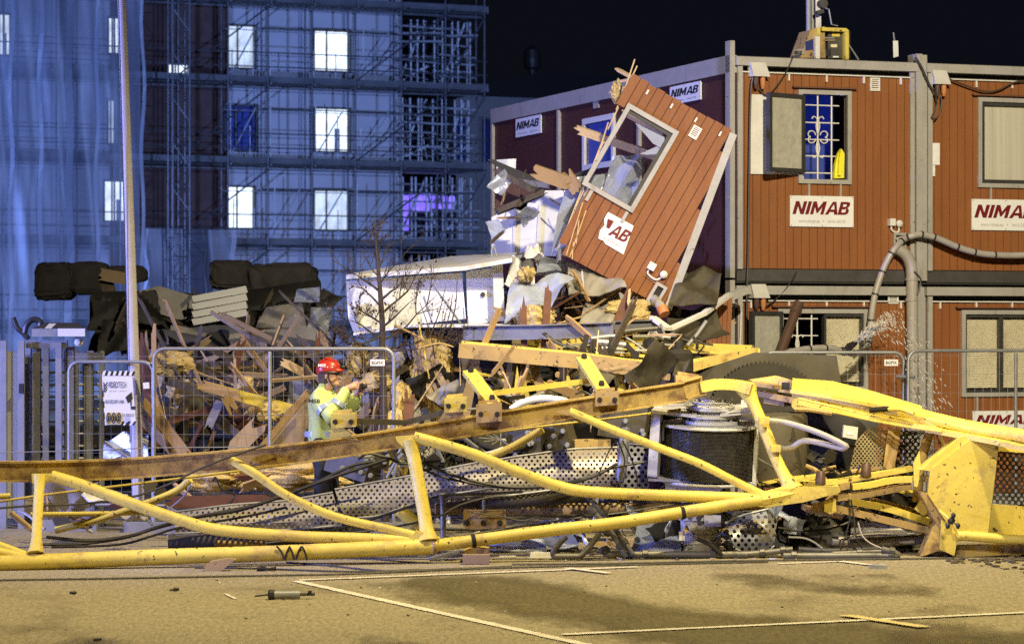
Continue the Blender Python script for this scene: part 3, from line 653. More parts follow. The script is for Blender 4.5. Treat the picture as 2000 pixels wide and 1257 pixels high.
c = MB(); c.obox(SO + V((0, 0, ZU0)), CB, Zu, SL, a, b, z0, z1, -.02, .02); obj('pane', c, M['bluelit'], f)
c = MB(); c.obox(SO, CB, Zu, SL, *sorted((suz(1178, 200)[0], suz(1168, 200)[0])), suz(1172, 212)[1], suz(1172, 194)[1], .055, .075); obj('vent', c, M['trim'], cabins['A'])
c = MB(); cladding(c, SO + V((0, 0, ZL0)) + SL * .03, CB, Zu, SL, 8.9, ZL1 - ZL0 - .1, pitch=.12); obj('long_side', c, M['redshade'], cabins['C'])

def frame_on(t, o, u, v, n, a, z0, b, z1, e, n0, n1, m, name='window'):
    f = MB(); f.obox(o, u, v, n, a - e, a, z0 - e, z1 + e, n0, n1); f.obox(o, u, v, n, b, b + e, z0 - e, z1 + e, n0, n1)
    f.obox(o, u, v, n, a, b, z0 - e, z0, n0, n1); f.obox(o, u, v, n, a, b, z1, z1 + e, n0, n1); return obj(name, f, m, t)
def louvre(t, o, u, v, n, a, z0, b, z1, n0, k=5, name='vent'):
    f = MB(); e = .018
    f.obox(o, u, v, n, a, a + e, z0, z1, n0, n0 + .02); f.obox(o, u, v, n, b - e, b, z0, z1, n0, n0 + .02); f.obox(o, u, v, n, a + e, b - e, z0, z0 + e, n0, n0 + .02); f.obox(o, u, v, n, a + e, b - e, z1 - e, z1, n0, n0 + .02)
    for i in range(k):
        z = z0 + e + (z1 - z0 - 2 * e) * i / k; f.obox(o, u, v, n, a + e, b - e, z + .003, z + (z1 - z0) / k * .55, n0, n0 + .012)
    return obj(name, f, M['trimwhite'], t)
O0 = cq(0, 0, 0)
def cw(key, h, ub_, z0, e=.055):
    return frame_on(cabins[key], O0, CU_, Zu, CN, ub_ + h[0], z0 + h[1], ub_ + h[2], z0 + h[3], e, -.04, .06, M['trim'])
wA, wB, wC, wD = cw('A', hA, 0, ZU0), cw('B', hB, UB2, ZU0), cw('C', hC, 0, ZL0), cw('D', hD, UB2, ZL0)
for key, h, ub_, z0 in (('A', hA, 0, ZU0), ('B', hB, UB2, ZU0), ('C', hC, 0, ZL0), ('D', hD, UB2, ZL0)):
    d = MB(); d.obox(O0, CU_, Zu, CN, ub_ + h[0] - .14, ub_ + h[2] + .12, z0 + h[3] + .075, z0 + h[3] + .095, .0, .09); obj('drip_cap', d, M['chipboard'], cabins[key])
    for q in (.15, .85):
        u = ub_ + h[0] + (h[2] - h[0]) * q; d = MB(); d.obox(O0, CU_, Zu, CN, u - .012, u + .012, z0 + h[1] - .3, z0 + h[1] - .06, .025, .05); obj('hook', d, M['trim'], cabins[key])
# window A: blue-lit room, white bars, scroll ornament
a, z0, b, z1 = hA[0], ZU0 + hA[1], hA[2], ZU0 + hA[3]
r = MB(); r.obox(O0, CU_, Zu, CN, a - .6, b + .6, z0 - .5, z1 + .3, -1.6, -1.55); obj('inner_wall', r, M['bluelit'], wA)
lamp('room_blue_light', 'POINT', cq(b + .5, -.9, z0 + .9), cq(b, -1.6, z0), 9, (.16, .26, 1.0), .1)
gl = MB()
for px in (1568, 1597, 1624): u = cuz(px, 270)[0]; gl.tube([cq(u, .0, z0), cq(u, .0, z1)], .011, 6)
for py in (206, 240, 273, 305, 338): z = cuz(1600, py)[1]; gl.tube([cq(a, .003, z), cq(b - .1, .003, z)], .009, 6)
def scroll(mb, cu, cz, s, n=0.02):
    for sx in (-1, 1):
        for sz in (-1, 1):
            p = []
            for i in range(15):
                t = i / 14 * 4.6; r_ = s * (.46 - .072 * t); p.append(cq(cu + sx * (s * .5 - r_ * math.cos(t) * .75 + .0), n, cz + sz * (s * .12 + r_ * math.sin(t) * .75)))
            mb.tube(p, .008, 5)
            p = [cq(cu + sx * s * k, n, cz + sz * s * h) for k, h in ((.02, .2), (.12, .7), (.05, 1.15), (.3, 1.3), (.42, 1.15))]; mb.tube(smooth_path(p, 4), .008, 5)
su, sz_ = cuz(1596, 268); scroll(gl, su, sz_, .2)
obj('grille', gl, M['trimwhite'], wA)
r = MB(); u = cuz(1573, 330)[0]; r.lathe([(.05, 0), (.05, .3)], cq(u, -.25, z0 + .02), Zu, 14); obj('paper_roll', r, M['blind'], wA)
s0, s1 = cuz(1463, 340), cuz(1560, 188)
r = MB(); r.obox(O0, CU_, Zu, CN, s0[0], a - .06, s0[1], s1[1], .028, .05); obj('shutter_panel', r, M['trimwhite'], wA)
def sash(t, hu, tipu, tipn, z0, z1, label=None):
    hh = cq(hu, .07, 0); tt = cq(tipu, tipn, 0); u = (tt - hh); W = u.length; u.normalize(); n = u.cross(Zu)
    f = frame_on(t, hh, u, Zu, n, .05, z0 + .05, W - .05, z1 - .05, .05, -.03, .03, M['framedark'], 'sash')
    p = MB(); p.obox(hh, u, Zu, n, .05, W - .05, z0 + .05, z1 - .05, -.008, .008); obj('pane', p, M['frost'], t)
sash(wA, cuz(1565, 260)[0], cuz(1500, 260, .30)[0], .30, cuz(1540, 338)[1], cuz(1540, 186)[1])
# jacket hanging in window A
yj = thing('yellow_jacket', 'bright yellow jacket hanging in the open barred window', 'jacket', cq(cuz(1635, 300)[0], .06, cuz(1635, 348)[1]))
j = MB(); pts = [(1640, 291), (1646, 300), (1645, 348), (1626, 349), (1628, 322), (1634, 300)]
j.prism([RP(x, y, CP, CN, .05) for x, y in pts], CN * .05); obj('body', j, M['vest'], yj)
j = MB(); j.prism([RP(x, y, CP, CN, .10) for x, y in ((1640, 294), (1644, 312), (1640, 343), (1635, 343), (1636, 312))], CN * .035); obj('sleeve', j, M['vest'], yj)
# window B: frosted pane with curtain bands
def panes(w_, h, ub_, z0, splits, m, inner=True):
    a, b = ub_ + h[0], ub_ + h[2]; za, zb = z0 + h[1], z0 + h[3]
    xs = [a] + [a + (b - a) * s for s in splits] + [b]
    for p, q in zip(xs, xs[1:]):
        f = frame_on(w_, O0, CU_, Zu, CN, p + .05, za + .05, q - .05, zb - .05, .049, -.05, .035, M['framedark'], 'sash')
        r = MB(); r.obox(O0, CU_, Zu, CN, p + .051, q - .051, za + .051, zb - .051, -.02, -.005); obj('pane', r, m, f)
panes(wB, hB, UB2, ZU0, (), M['curtain'])
def blinds(w_, h, ub_, z0, p, q):
    a = ub_ + h[0] + (h[2] - h[0]) * p; b = ub_ + h[0] + (h[2] - h[0]) * q; za, zb = z0 + h[1], z0 + h[3]; f = MB(); z = za + .06
    while z < zb - .06:
        f.hexa([cq(a + .03, -.035, z), cq(b - .03, -.035, z), cq(b - .03, -.031, z), cq(a + .03, -.031, z), cq(a + .03, -.046, z + .029), cq(b - .03, -.046, z + .029), cq(b - .03, -.043, z + .029), cq(a + .03, -.043, z + .029)]); z += .026
    obj('blind', f, M['blind'], w_)
    f = frame_on(w_, O0, CU_, Zu, CN, a + .03, za + .04, b - .03, zb - .04, .029, -.05, .035, M['framedark'], 'sash')
    r = MB(); r.obox(O0, CU_, Zu, CN, a + .031, b - .031, za + .041, zb - .041, -.02, -.012); obj('pane', r, M['glass'], f)
blinds(wC, hC, 0, ZL0, .52, 1.0); blinds(wD, hD, UB2, ZL0, 0, .46); blinds(wD, hD, UB2, ZL0, .46, 1.0)
for w_, h, ub_, z0 in ((wC, hC, 0, ZL0), (wD, hD, UB2, ZL0), (wB, hB, UB2, ZU0)):
    r = MB(); r.obox(O0, CU_, Zu, CN, ub_ + h[0] - .1, ub_ + h[2] + .1, z0 + h[1] - .1, z0 + h[3] + .1, -1.0, -.95); obj('inner_wall', r, M['room'], w_)
gl = MB(); zc0, zc1 = ZL0 + hC[1], ZL0 + hC[3]
for px in (1529, 1557, 1585): u = cuz(px, 640)[0]; gl.tube([cq(u, .0, zc0), cq(u, .0, zc1)], .011, 6)
for py in (622, 655, 720): z = cuz(1560, py)[1]; gl.tube([cq(cuz(1527, 640)[0], .003, z), cq(cuz(1597, 640)[0], .003, z)], .009, 6)
su, sz_ = cuz(1556, 692); scroll(gl, su, sz_, .19); obj('grille', gl, M['trimwhite'], wC)
sash(wC, cuz(1522, 650)[0], cuz(1466, 650, .30)[0], .30, cuz(1500, 770)[1], cuz(1500, 608)[1])
r = MB(); r.obox(O0, CU_, Zu, CN, cuz(1463, 650)[0], hC[0] - .06, zc0, zc1 - .02, .028, .05); obj('shutter_panel', r, M['trim'], wC)
for key, x0, y0, x1, y1 in (('A', 1697, 178, 1716, 153), ('C', 1732, 593, 1752, 567)):
    p, q = cuz(x0, y0), cuz(x1, y1); louvre(cabins[key], O0, CU_, Zu, CN, p[0], p[1], q[0], q[1], .024)
# distribution boxes with plugs
for key, x0, y0, x1, y1 in (('A', 1462, 151, 1494, 125), ('B', 1816, 166, 1846, 140), ('C', 1463, 582, 1494, 555)):
    p, q = cuz(x0, y0), cuz(x1, y1); b_ = MB()
    b_.hexa([cq(p[0] - .02, .03, p[1]), cq(q[0], .03, p[1]), cq(q[0], .16, p[1]), cq(p[0], .16, p[1]), cq(p[0] - .03, .03, q[1]), cq(q[0] - .05, .03, q[1]), cq(q[0] - .05, .13, q[1]), cq(p[0] - .03, .13, q[1])])
    bx_ = obj('socket_box', b_, M['box'], cabins[key])
    for k, du in enumerate((.06, .15)):
        c = MB(); o = cq(p[0] + du, .1, p[1] - .002); c.lathe([(.03, 0), (.036, .03), (.032, .10), (.02, .15)], o, (0, 0, -1), 12); obj('plug', c, M['orange'] if k else M['brownpipe'], bx_)
# alarm lights
for key, x, y, flip in (('A', 1743, 435, 0),):
    u, z = cuz(x - 6, y); c = MB(); c.obox(O0, CU_, Zu, CN, u - .04, u + .04, z - .04, z + .05, .024, .1); u2_, z2_ = cuz(x + 8, y + 2); c.lathe([(.04, 0), (.045, .02), (.045, .07), (.02, .09)], cq(u2_, .024, z2_), CN, 14)
    c.tube(smooth_path([cq(u, .06, z - .04), cq(u, .06, z - .09), cq(u + .05, .06, z - .12), cq(u2_, .06, z2_ - .10), cq(u2_, .06, z2_ - .03)], 4), .012, 6)
    obj('siren_box', c, M['trimwhite'], cabins[key], smooth=True)
c = MB(); p, q = cuz(1507, 573), cuz(1518, 561); c.obox(O0, CU_, Zu, CN, p[0], q[0], p[1], q[1], .024, .07); obj('junction_box', c, M['trimwhite'], cabins['C'])
# duct opening on cabin A
p, q = cuz(1742, 487), cuz(1766, 455)
d = frame_on(cabins['A'], O0, CU_, Zu, CN, p[0] + .03, p[1] + .03, q[0] - .03, q[1] - .03, .03, .024, .06, M['trim'], 'duct_frame')
c = MB(); c.obox(O0, CU_, Zu, CN, p[0] + .031, q[0] - .031, p[1] + .031, q[1] - .031, .024, .03); obj('duct_opening', c, M['room'], d)
# paper notes
for x0, y0, x1, y1, lb in ((1811, 322, 1833, 280, 'large blank paper notice pinned left of the shut frosted window'), (1810, 344, 1824, 323, 'small torn paper note hanging under the large blank notice')):
    p, q = cuz(x0, y0), cuz(x1, y1); c = MB(); c.sheet([cq(p[0], .03, p[1]), cq(q[0], .03, p[1]), cq(q[0], .034, q[1]), cq(p[0], .034, q[1])], 4, 4, .012, .003, 3); obj('paper_notice', c, M['sign'], None, lb, 'notice')
# maroon sign boards, letters drawn by hand
GL = {'N': [[(0, 0), (.28, 0), (.28, .62), (.66, 0), (.94, 0), (.94, 1), (.66, 1), (.66, .38), (.28, 1), (0, 1)]], 'I': [[(0, 0), (.28, 0), (.28, 1), (0, 1)]],
      'M': [[(0, 0), (.26, 0), (.26, .58), (.50, .12), (.62, .12), (.86, .58), (.86, 0), (1.12, 0), (1.12, 1), (.84, 1), (.56, .48), (.28, 1), (0, 1)]],
      'A': [[(0, 0), (.28, 0), (.36, .2), (.36, .4), (.53, .82), (.53, 1), (.38, 1)], [(.53, 1), (.53, .82), (.70, .4), (.70, .2), (.78, 0), (1.06, 0), (.68, 1)], [(.36, .2), (.70, .2), (.70, .4), (.36, .4)]],
      'B': [[(0, 0), (.26, 0), (.26, 1), (0, 1)], [(.26, 0), (.62, 0), (.78, .06), (.86, .17), (.86, .34), (.78, .46), (.66, .53), (.52, .53), (.60, .40), (.60, .24), (.54, .18), (.26, .18)],
            [(.26, 1), (.26, .82), (.50, .82), (.56, .77), (.56, .68), (.50, .62), (.26, .62), (.26, .42), (.52, .42), (.52, .53), (.66, .53), (.76, .60), (.82, .70), (.82, .86), (.74, .96), (.60, 1)]]}
ADV = {'N': 1.06, 'I': .40, 'M': 1.24, 'A': 1.06, 'B': .98}
def big_letters(word, m, o, u, v, w_, h_, parent, shear=.30, cutu=None):
    u, v = V(u).normalized(), V(v).normalized(); n = u.cross(v); tot = sum(ADV[c] for c in word) - .1 + shear; x = 0; mb = MB()
    for ch in word:
        for poly in GL[ch]:
            q = [((x + a + b * shear) / tot * w_, b * h_) for a, b in poly]
            if cutu is not None: q = [(max(a, cutu(b)), b) for a, b in q]
            mb.prism([V(o) + u * a + v * b for a, b in q], n * .003)
        x += ADV[ch]
    return obj('lettering', mb, m, parent)
def nimab(px0, py0, px1, py1, label, key='front', small=True, textm='maroon'):
    uz, o, u, n = (cuz, CP, CU_, CN) if key == 'front' else (suz, SO, CB, SL)
    off_ = .05 if key == 'front' else .085; p, q = uz(px0, py1, off_), uz(px1, py0, off_); a, b = min(p[0], q[0]), max(p[0], q[0]); z0, z1 = min(p[1], q[1]), max(p[1], q[1])
    if key == 'side': u = -CB; o = o; a, b = -b, -a
    n0 = .052 if key == 'front' else .085
    t = thing('sign_board', label, 'sign', o + u * (a + b) / 2 + n * n0 + V((0, 0, z0)))
    c = MB(); c.obox(o, u, Zu, n, a, b, z0, z1, n0 - .02, n0); obj('panel', c, M['sign'], t)
    W = b - a; H = z1 - z0
    big_letters('NIMAB', M[textm], o + u * (a + W * .035) + n * (n0 + .001) + V((0, 0, z0 + H * .40)), u, Zu, W * .93, H * .42, t)
    text('www.nimab.se', M['greytext'], o + u * (a + W * .13) + n * (n0 + .001) + V((0, 0, z0 + H * .13)), u, Zu, W * .33, H * .11, parent=t)
    text('0416-250 00', M['greytext'], o + u * (a + W * .59) + n * (n0 + .001) + V((0, 0, z0 + H * .13)), u, Zu, W * .28, H * .10, parent=t)
    d_ = MB(); d_.obox(o, u, Zu, n, a + W * .515, a + W * .53, z0 + H * .16, z0 + H * .2, n0 + .001, n0 + .004); obj('dot', d_, M['greytext'], t)
    for su_ in (.02, .5, .98):
        for sv in (.04, .96): s_ = MB(); s_.lathe([(.008, 0), (.008, .006)], o + u * (a + W * su_) + Zu * (z0 + H * sv) + n * n0, n, 8); obj('screw', s_, M['trim'], t)
nimab(1543, 384, 1667, 442, 'white sign board with maroon lettering under the open barred window')
nimab(1898, 391, 2030, 449, 'white sign board with maroon lettering under the shut frosted window at the right edge')
nimab(1900, 801, 2030, 846, 'white sign board with maroon lettering low on the wall under the cream blinds')
nimab(1308, 158, 1368, 206, 'sign board on the long cabin wall just right of the leaning panel', 'side', textm='black')
nimab(1007, 223, 1056, 269, 'sign board on the far end of the long cabin wall, left of the leaning panel', 'side', textm='black')
# foundation beams between the storeys
mb = MB(); mb.obox(O0, CU_, Zu, CN, -.03, 5.3, ZL1 + .035, ZU0 - .105, -8, .02); obj('storey_gap', mb, M['dark'], cabins['C'])
# ================================================================== WRECKED TOWER CRANE
def poly3(pts, Y): return [P(x, y, Y if not hasattr(Y, '__call__') else Y(x, y)) for x, y in pts]
JY = lambda x: 26.72 + (x / 1500.0) * 1.45          # depth of the fallen jib along the picture
def jp(x, y, dy=0.0): return P(x, y, JY(x) + dy)
def jpath(pts, dy=0.0, k=5): return smooth_path([jp(x, y, dy) for x, y in pts], k)
jib = thing('crane_jib', 'long bent yellow lattice jib of the fallen crane lying across the foreground', 'crane jib', jp(800, 1085), None)
# rail: channel section with flanges
Iprof = [(-.075, -.10), (.075, -.10), (.075, -.082), (.012, -.082), (.012, .082), (.075, .082), (.075, .10), (-.075, .10), (-.075, .082), (-.012, .082), (-.012, -.082), (-.075, -.082)]
rl = MB(); rl.sweep(jpath([(-60, 920), (60, 920), (232, 915), (365, 905), (450, 898), (610, 881), (780, 855), (950, 826), (1120, 798), (1336, 764)], .45), [(a, b * 1.0) for a, b in Iprof])
obj('rail_beam', rl, M['yellow_worn'], jib)
# a thin yellow tie rod runs along its lower lip
tr = MB(); tr.tube(jpath([(-40, 985), (86, 966), (260, 945), (474, 918), (700, 886), (950, 846), (1230, 812), (1330, 799)], .75), .014, 6); obj('tie_rod', tr, M['yellow'], jib)
ch = MB(); ch.tube(jpath([(-60, 1102), (120, 1095), (332, 1086), (500, 1081), (650, 1075), (852, 1066)]), .076, 16); obj('lower_chord', ch, M['yellow'], jib, smooth=True)
ch = MB(); ch.tube(jpath([(846, 1065), (950, 1052), (1084, 1034), (1200, 1021), (1333, 1000), (1490, 975)]), .061, 16); obj('lower_chord', ch, M['yellow'], jib, smooth=True)
ch = MB(); ch.tube(jpath([(1486, 975), (1530, 966), (1560, 958)]), [.075, .085, .095], 8); obj('chord_end', ch, M['yellow'], jib)
def strut(pts, r, dy0=.0, dy1=.4, m='yellow', name='diagonal', n=14):
    k = len(pts); q = [P(x, y, JY(x) + dy0 + (dy1 - dy0) * i / (k - 1)) for i, (x, y) in enumerate(pts)]
    q = smooth_path(q, 5); 
    rr = r if not hasattr(r, '__len__') else [r[0] + (r[-1] - r[0]) * 0 for _ in q]
    t = MB(); t.tube(q, rr, n); return obj(name, t, M[m], jib, smooth=True)
def flared(pts, r0, rm, r1, dy0, dy1, name='post'):
    q = smooth_path([P(x, y, JY(x) + dy0 + (dy1 - dy0) * i / (len(pts) - 1)) for i, (x, y) in enumerate(pts)], 6); n = len(q)
    rr = [rm + (r0 - rm) * max(0, 1 - i / n * 6) ** 2 + (r1 - rm) * max(0, 1 - (n - 1 - i) / n * 5) ** 2 for i in range(n)]
    t = MB(); t.tube(q, rr, 16); return obj(name, t, M['yellow'], jib, smooth=True)
flared([(78, 930), (74, 1000), (70, 1080)], .07, .05, .085, .34, .02)
flared([(803, 862), (815, 930), (828, 1000), (836, 1058)], .10, .066, .12, .34, .02)
flared([(1458, 758), (1490, 830), (1518, 900), (1548, 958)], .11, .06, .12, .38, .02)
strut([(100, 929), (160, 947), (252, 981), (365, 1019), (440, 1036), (584, 1047), (700, 1051), (800, 1055)], .058, .3, .1)
strut([(450, 897), (500, 926), (560, 967), (650, 1007), (750, 1031), (814, 1046)], .044, .33, .08)
strut([(808, 853), (850, 864), (925, 887), (1000, 917), (1084, 947), (1151, 960), (1300, 967), (1480, 973)], .058, .3, .1)
strut([(1112, 803), (1200, 840), (1300, 879), (1367, 905), (1440, 942), (1492, 967)], .043, .33, .08)
strut([(-60, 1070), (0, 1077), (30, 1083), (62, 1089)], .04, .1, .05); strut([(-60, 1045), (0, 1064), (58, 1086)], .035, .2, .05)
gs = MB(); gs.prism(poly3([(62, 925), (112, 925), (112, 941), (62, 943)], JY(80) + .30), (0, .09, 0)); obj('gusset', gs, M['yellow'], jib)
gs = MB(); gs.prism(poly3([(772, 853), (822, 848), (824, 858), (790, 876), (776, 862)], JY(800) + .28), (0, .10, 0)); obj('gusset', gs, M['yellow'], jib)
gs = MB(); gs.prism(poly3([(800, 1050), (812, 1036), (858, 1050), (856, 1072), (802, 1070)], JY(830) - .03), (0, .16, 0)); obj('gusset', gs, M['yellow'], jib)
gs = MB(); gs.prism(poly3([(1440, 975), (1476, 966), (1520, 955), (1565, 950), (1640, 950), (1638, 962), (1570, 980), (1500, 990), (1460, 988)], JY(1520) - .06), (0, .2, 0)); obj('gusset', gs, M['yellow'], jib)
gs = MB(); gs.prism(poly3([(1085, 803), (1118, 799), (1140, 809), (1112, 812)], JY(1110) + .30), (0, .05, 0)); obj('gusset', gs, M['yellow_dull'], jib)
# rear lattice members
strut([(850, 993), (1100, 993), (1300, 991), (1500, 984)], .06, 1.4, 1.2, 'yellow_dull', 'rear_chord')  # shade on the rear chord put into its duller yellow
strut([(60, 1004), (180, 1003), (286, 1000)], .026, 1.2, 1.2, 'yellow', 'rear_brace'); strut([(108, 1035), (200, 1012), (330, 965), (372, 936)], .036, 1.3, 1.0, 'yellow', 'rear_brace')
strut([(-20, 970), (20, 968)], .03, 1.0, 1.0, 'yellow', 'rear_brace'); strut([(20, 1000), (64, 1035)], .03, 1.0, 1.0, 'yellow_dull', 'rear_brace')
strut([(420, 1060), (520, 1062)], .03, 1.3, 1.3, 'yellow_dull', 'rear_brace'); strut([(945, 897), (1000, 873), (1060, 838)], .04, 1.0, .8, 'yellow', 'rear_brace')
strut([(780, 995), (800, 1012), (820, 1032)], .07, 1.0, 1.0, 'yellow', 'rear_brace')
# trolley brackets on the rail
def bracket(x0, y0, x1, y1, dy, dep, tilt=0, bolts=True, m='yellow', name='rail_bracket'):
    Y = JY(x0) + dy; b = MB(); pts = [(x0, y0 + tilt), (x1, y0), (x1, y1), (x0, y1 + tilt)]
    b.prism(poly3(pts, Y), (0, dep, 0)); o = obj(name, b, M[m], jib)
    if bolts:
        for fx in (.18, .82):
            c = MB(); p = P(x0 + (x1 - x0) * fx, (y0 + y1) / 2 + tilt / 2 + 2, Y); c.lathe([(.026, 0), (.026, .02), (.018, .032)], p, (0, -1, 0), 8); obj('bolt', c, M['rubber'], o)
    t = MB(); t.prism(poly3([(x0 + 4, y0 + tilt - 7), (x1 - 8, y0 - 7), (x1 - 8, y0), (x0 + 4, y0 + tilt)], Y + .06), (0, dep * .5, 0)); obj('lip', t, M[m], o)
bracket(646, 806, 694, 833, .38, .28, 3); bracket(868, 775, 912, 803, .40, .25, 3); bracket(930, 786, 980, 822, .34, .12, 4, m='yellow_dull'); bracket(1163, 763, 1209, 790, .34, .12, 3, m='yellow_dull')
bracket(1320, 738, 1372, 760, .5, .25, -6, False, 'yellow_worn')
t = MB(); t.prism(poly3([(648, 833), (668, 833), (700, 858), (642, 858)], JY(670) + .42), (0, .12, 0)); obj('bracket_foot', t, M['yellow'], jib)
t = MB(); t.prism(poly3([(905, 804), (868, 804), (852, 826), (905, 818)], JY(870) + .45), (0, .15, 0)); obj('bracket_foot', t, M['yellow_worn'], jib)
def arm(x0, y0, x1, y1, wpx, dy0, dy1, m='yellow'):
    a, b = P(x0, y0, JY(x0) + dy0), P(x1, y1, JY(x1) + dy1); c = MB(); c.beam(a, b, wpx / 190 * 1.1, .05, (0, -.4, 1)); c2 = obj('bracket_arm', c, M[m], jib)
    e = MB(); d = (b - a).normalized(); e.beam(a - Zu * .062, b - Zu * .062, .03, .07, (0, -.4, 1)); obj('arm_web', e, M['yellow_worn'], c2)
    for q in (a, b): e = MB(); e.lathe([(.03, 0), (.03, .02), (.02, .05)], q + d * (.05 if q is a else -.05) + Zu * .026, Zu, 8); obj('bolt', e, M['rubber'], c2)
arm(916, 726, 965, 790, 24, .95, .38); arm(1138, 700, 1178, 762, 24, 1.0, .4)
t = MB(); t.beam(P(946, 770, JY(946) + .8), P(1160, 742, JY(1160) + .85), .035, .055); obj('cross_bar', t, M['yellow'], jib)
t = MB(); t.beam(P(992, 778, JY(946) + .5), P(1024, 774, JY(1000) + .5), .06, .04); obj('lug', t, M['rubber'], jib)
t = MB(); t.beam(P(690, 822, JY(690) + .6), P(790, 825, JY(790) + .65), .02, .055); t.beam(P(791, 825, JY(790) + .65), P(905, 795, JY(900) + .5), .02, .055); obj('flat_strap', t, M['steel'], jib)
# black rings of tape round the lower chord
def wrap(x, y, r, dx=0, wd=.03):
    c = MB(); p = jp(x, y); ax = (jp(x + 20 + dx, y - 3) - p).normalized(); c.lathe([(r, -wd), (r + .004, -wd), (r + .004, wd), (r, wd)], p, ax, 16); obj('tape_wrap', c, M['rubber'], jib)
wrap(1333, 1001, .062, 0, .02); wrap(924, 1055, .062, 0, .02)
for x, dx in ((549, 22), (561, -14), (570, 14), (583, -16), (595, 14)):
    c = MB(); c.tube(jpath([(x - dx * .4, 1066), (x, 1076), (x + dx * .3, 1093)], -.078, 3), .010, 5); obj('tape_wrap', c, M['rubber'], jib)
# worn spots on the pipe are real weld collars
c = MB(); c.lathe([(.078, -.02), (.084, -.012), (.084, .012), (.078, .02)], jp(846, 1066.5), (jp(870, 1063) - jp(846, 1066.5)), 16); obj('weld_collar', c, M['yellow_dull'], jib)
# bent jib head at the winch
hd_ = MB(); hd_.sweep([P(1336, 762, JY(1336) + .45), P(1372, 752, JY(1372) + .45)], Iprof); obj('rail_stub', hd_, M['yellow_worn'], jib)
c = MB(); c.sweep(smooth_path([P(1368, 756, 28.5), P(1400, 750, 28.5), P(1440, 752, 28.5), P(1470, 760, 28.45)], 4), [(-.09, -.055), (.09, -.055), (.09, .055), (-.09, .055)]); obj('head_beam', c, M['yellow'], jib)
c = MB(); c.prism(poly3([(1372, 745), (1425, 741), (1432, 748), (1376, 753)], 28.75), (0, .4, 0)); obj('head_plate', c, M['yellow'], jib)
# ------------------------------------------------------------------ hoist winch
WY = 28.95; PX = F / WY
wn = thing('hoist_winch', 'grey white hoist winch with a drum of black wire rope inside the fallen jib', 'winch', P(1380, 1092, 28.75))
ax = V((.02, -.085, 1)).normalized(); wc = P(1386, 882, WY)
# drum: rope turns as real ribs
pr = [(.1, -.29)]; n = 36
for i in range(n + 1):
    h = -.255 + .50 * i / n; pr += [(.463, h - .0065), (.473, h - .002), (.473, h + .002), (.463, h + .0065)]
pr += [(.1, .27)]
c = MB(); c.lathe(pr, wc, ax, 48); obj('rope_drum', c, M['wire'], wn)
for nm, h0 in (('drum_flange', .268), ('drum_flange', -.305)):
    c = MB(); c.lathe([(.05, h0), (.50, h0), (.505, h0 + .012), (.50, h0 + .026), (.05, h0 + .026)], wc, ax, 48); obj(nm, c, M['winchwhite'], wn, smooth=True)
c = MB(); c.lathe([(.30, .30), (.30, .335), (.24, .34), (.24, .36), (.27, .365), (.27, .40), (.20, .405), (.2, .43), (.25, .44), (.25, .48), (.19, .49), (.19, .52), (.11, .525), (.11, .55), (.02, .56)], wc, ax, 36); hub = obj('hub', c, M['winchwhite'], wn, smooth=True)
for r_, h_, k in ((.28, .335, 14), (.22, .48, 10), (.15, .52, 8)):
    for i in range(k):
        a_ = 2 * math.pi * i / k + .1; x_ = ax.cross(V((0, 1, 0))).normalized(); y_ = ax.cross(x_)
        b_ = MB(); b_.lathe([(.014, 0), (.014, .014), (.008, .02)], wc + ax * h_ + (x_ * math.cos(a_) + y_ * math.sin(a_)) * r_, ax, 6); obj('bolt', b_, M['galv'], hub)
def wpt(x, y, dy=0): return P(x, y, WY + dy)
c = MB(); c.hexa([wpt(1264, 930, -.25), wpt(1283, 932, -.28), wpt(1289, 932, .2), wpt(1270, 930, .25), wpt(1272, 806, -.25), wpt(1290, 804, -.28), wpt(1296, 800, .2), wpt(1280, 800, .25)]); obj('side_cheek', c, M['winchwhite'], wn)
c = MB(); c.prism([wpt(1272, 806, -.28), wpt(1360, 816, -.36), wpt(1362, 806, .1), wpt(1348, 792, .3), wpt(1282, 795, .3)], ax * .03); obj('top_plate', c, M['winchwhite'], wn)
c = MB(); c.prism([wpt(1406, 814, -.3), wpt(1482, 806, -.3), wpt(1482, 790, .2), wpt(1420, 797, .2)], ax * .03); obj('top_plate', c, M['winchwhite'], wn)
c = MB(); c.prism([wpt(1336, 794, -.05), wpt(1372, 798, -.05), wpt(1357, 776, -.05), wpt(1338, 769, -.05)], (0, .03, 0)); obj('gusset_plate', c, M['winchwhite'], wn)
c = MB(); c.prism([wpt(1424, 806, -.32), wpt(1482, 800, -.32), wpt(1482, 788, -.32)], (0, .03, 0)); obj('gusset_plate', c, M['winchwhite'], wn)
c = MB(); c.prism([wpt(1446, 796, .1), wpt(1478, 796, .1), wpt(1472, 780, .1), wpt(1448, 780, .1)], (0, .03, 0)); obj('gusset_plate', c, M['winchwhite'], wn)
c = MB(); c.hexa([wpt(1469, 940, -.2), wpt(1476, 940, -.2), wpt(1478, 940, .2), wpt(1471, 940, .2), wpt(1475, 815, -.2), wpt(1482, 815, -.2), wpt(1484, 815, .2), wpt(1477, 815, .2)]); obj('side_stay', c, M['winchwhite'], wn)
c = MB(); c.prism([wpt(1266, 934, -.3), wpt(1478, 944, -.35), wpt(1470, 932, .3), wpt(1276, 926, .3)], ax * -.025); obj('base_plate', c, M['winchwhite'], wn)
c = MB(); c.hexa([wpt(1300, 958, -.2), wpt(1406, 962, -.2), wpt(1406, 962, .25), wpt(1300, 958, .25), wpt(1298, 938, -.22), wpt(1420, 942, -.22), wpt(1420, 942, .25), wpt(1298, 938, .25)]); obj('gearbox', c, M['winchwhite'], wn)
mo = wpt(1368, 1080); mx_ = (wpt(1366, 955) - mo)
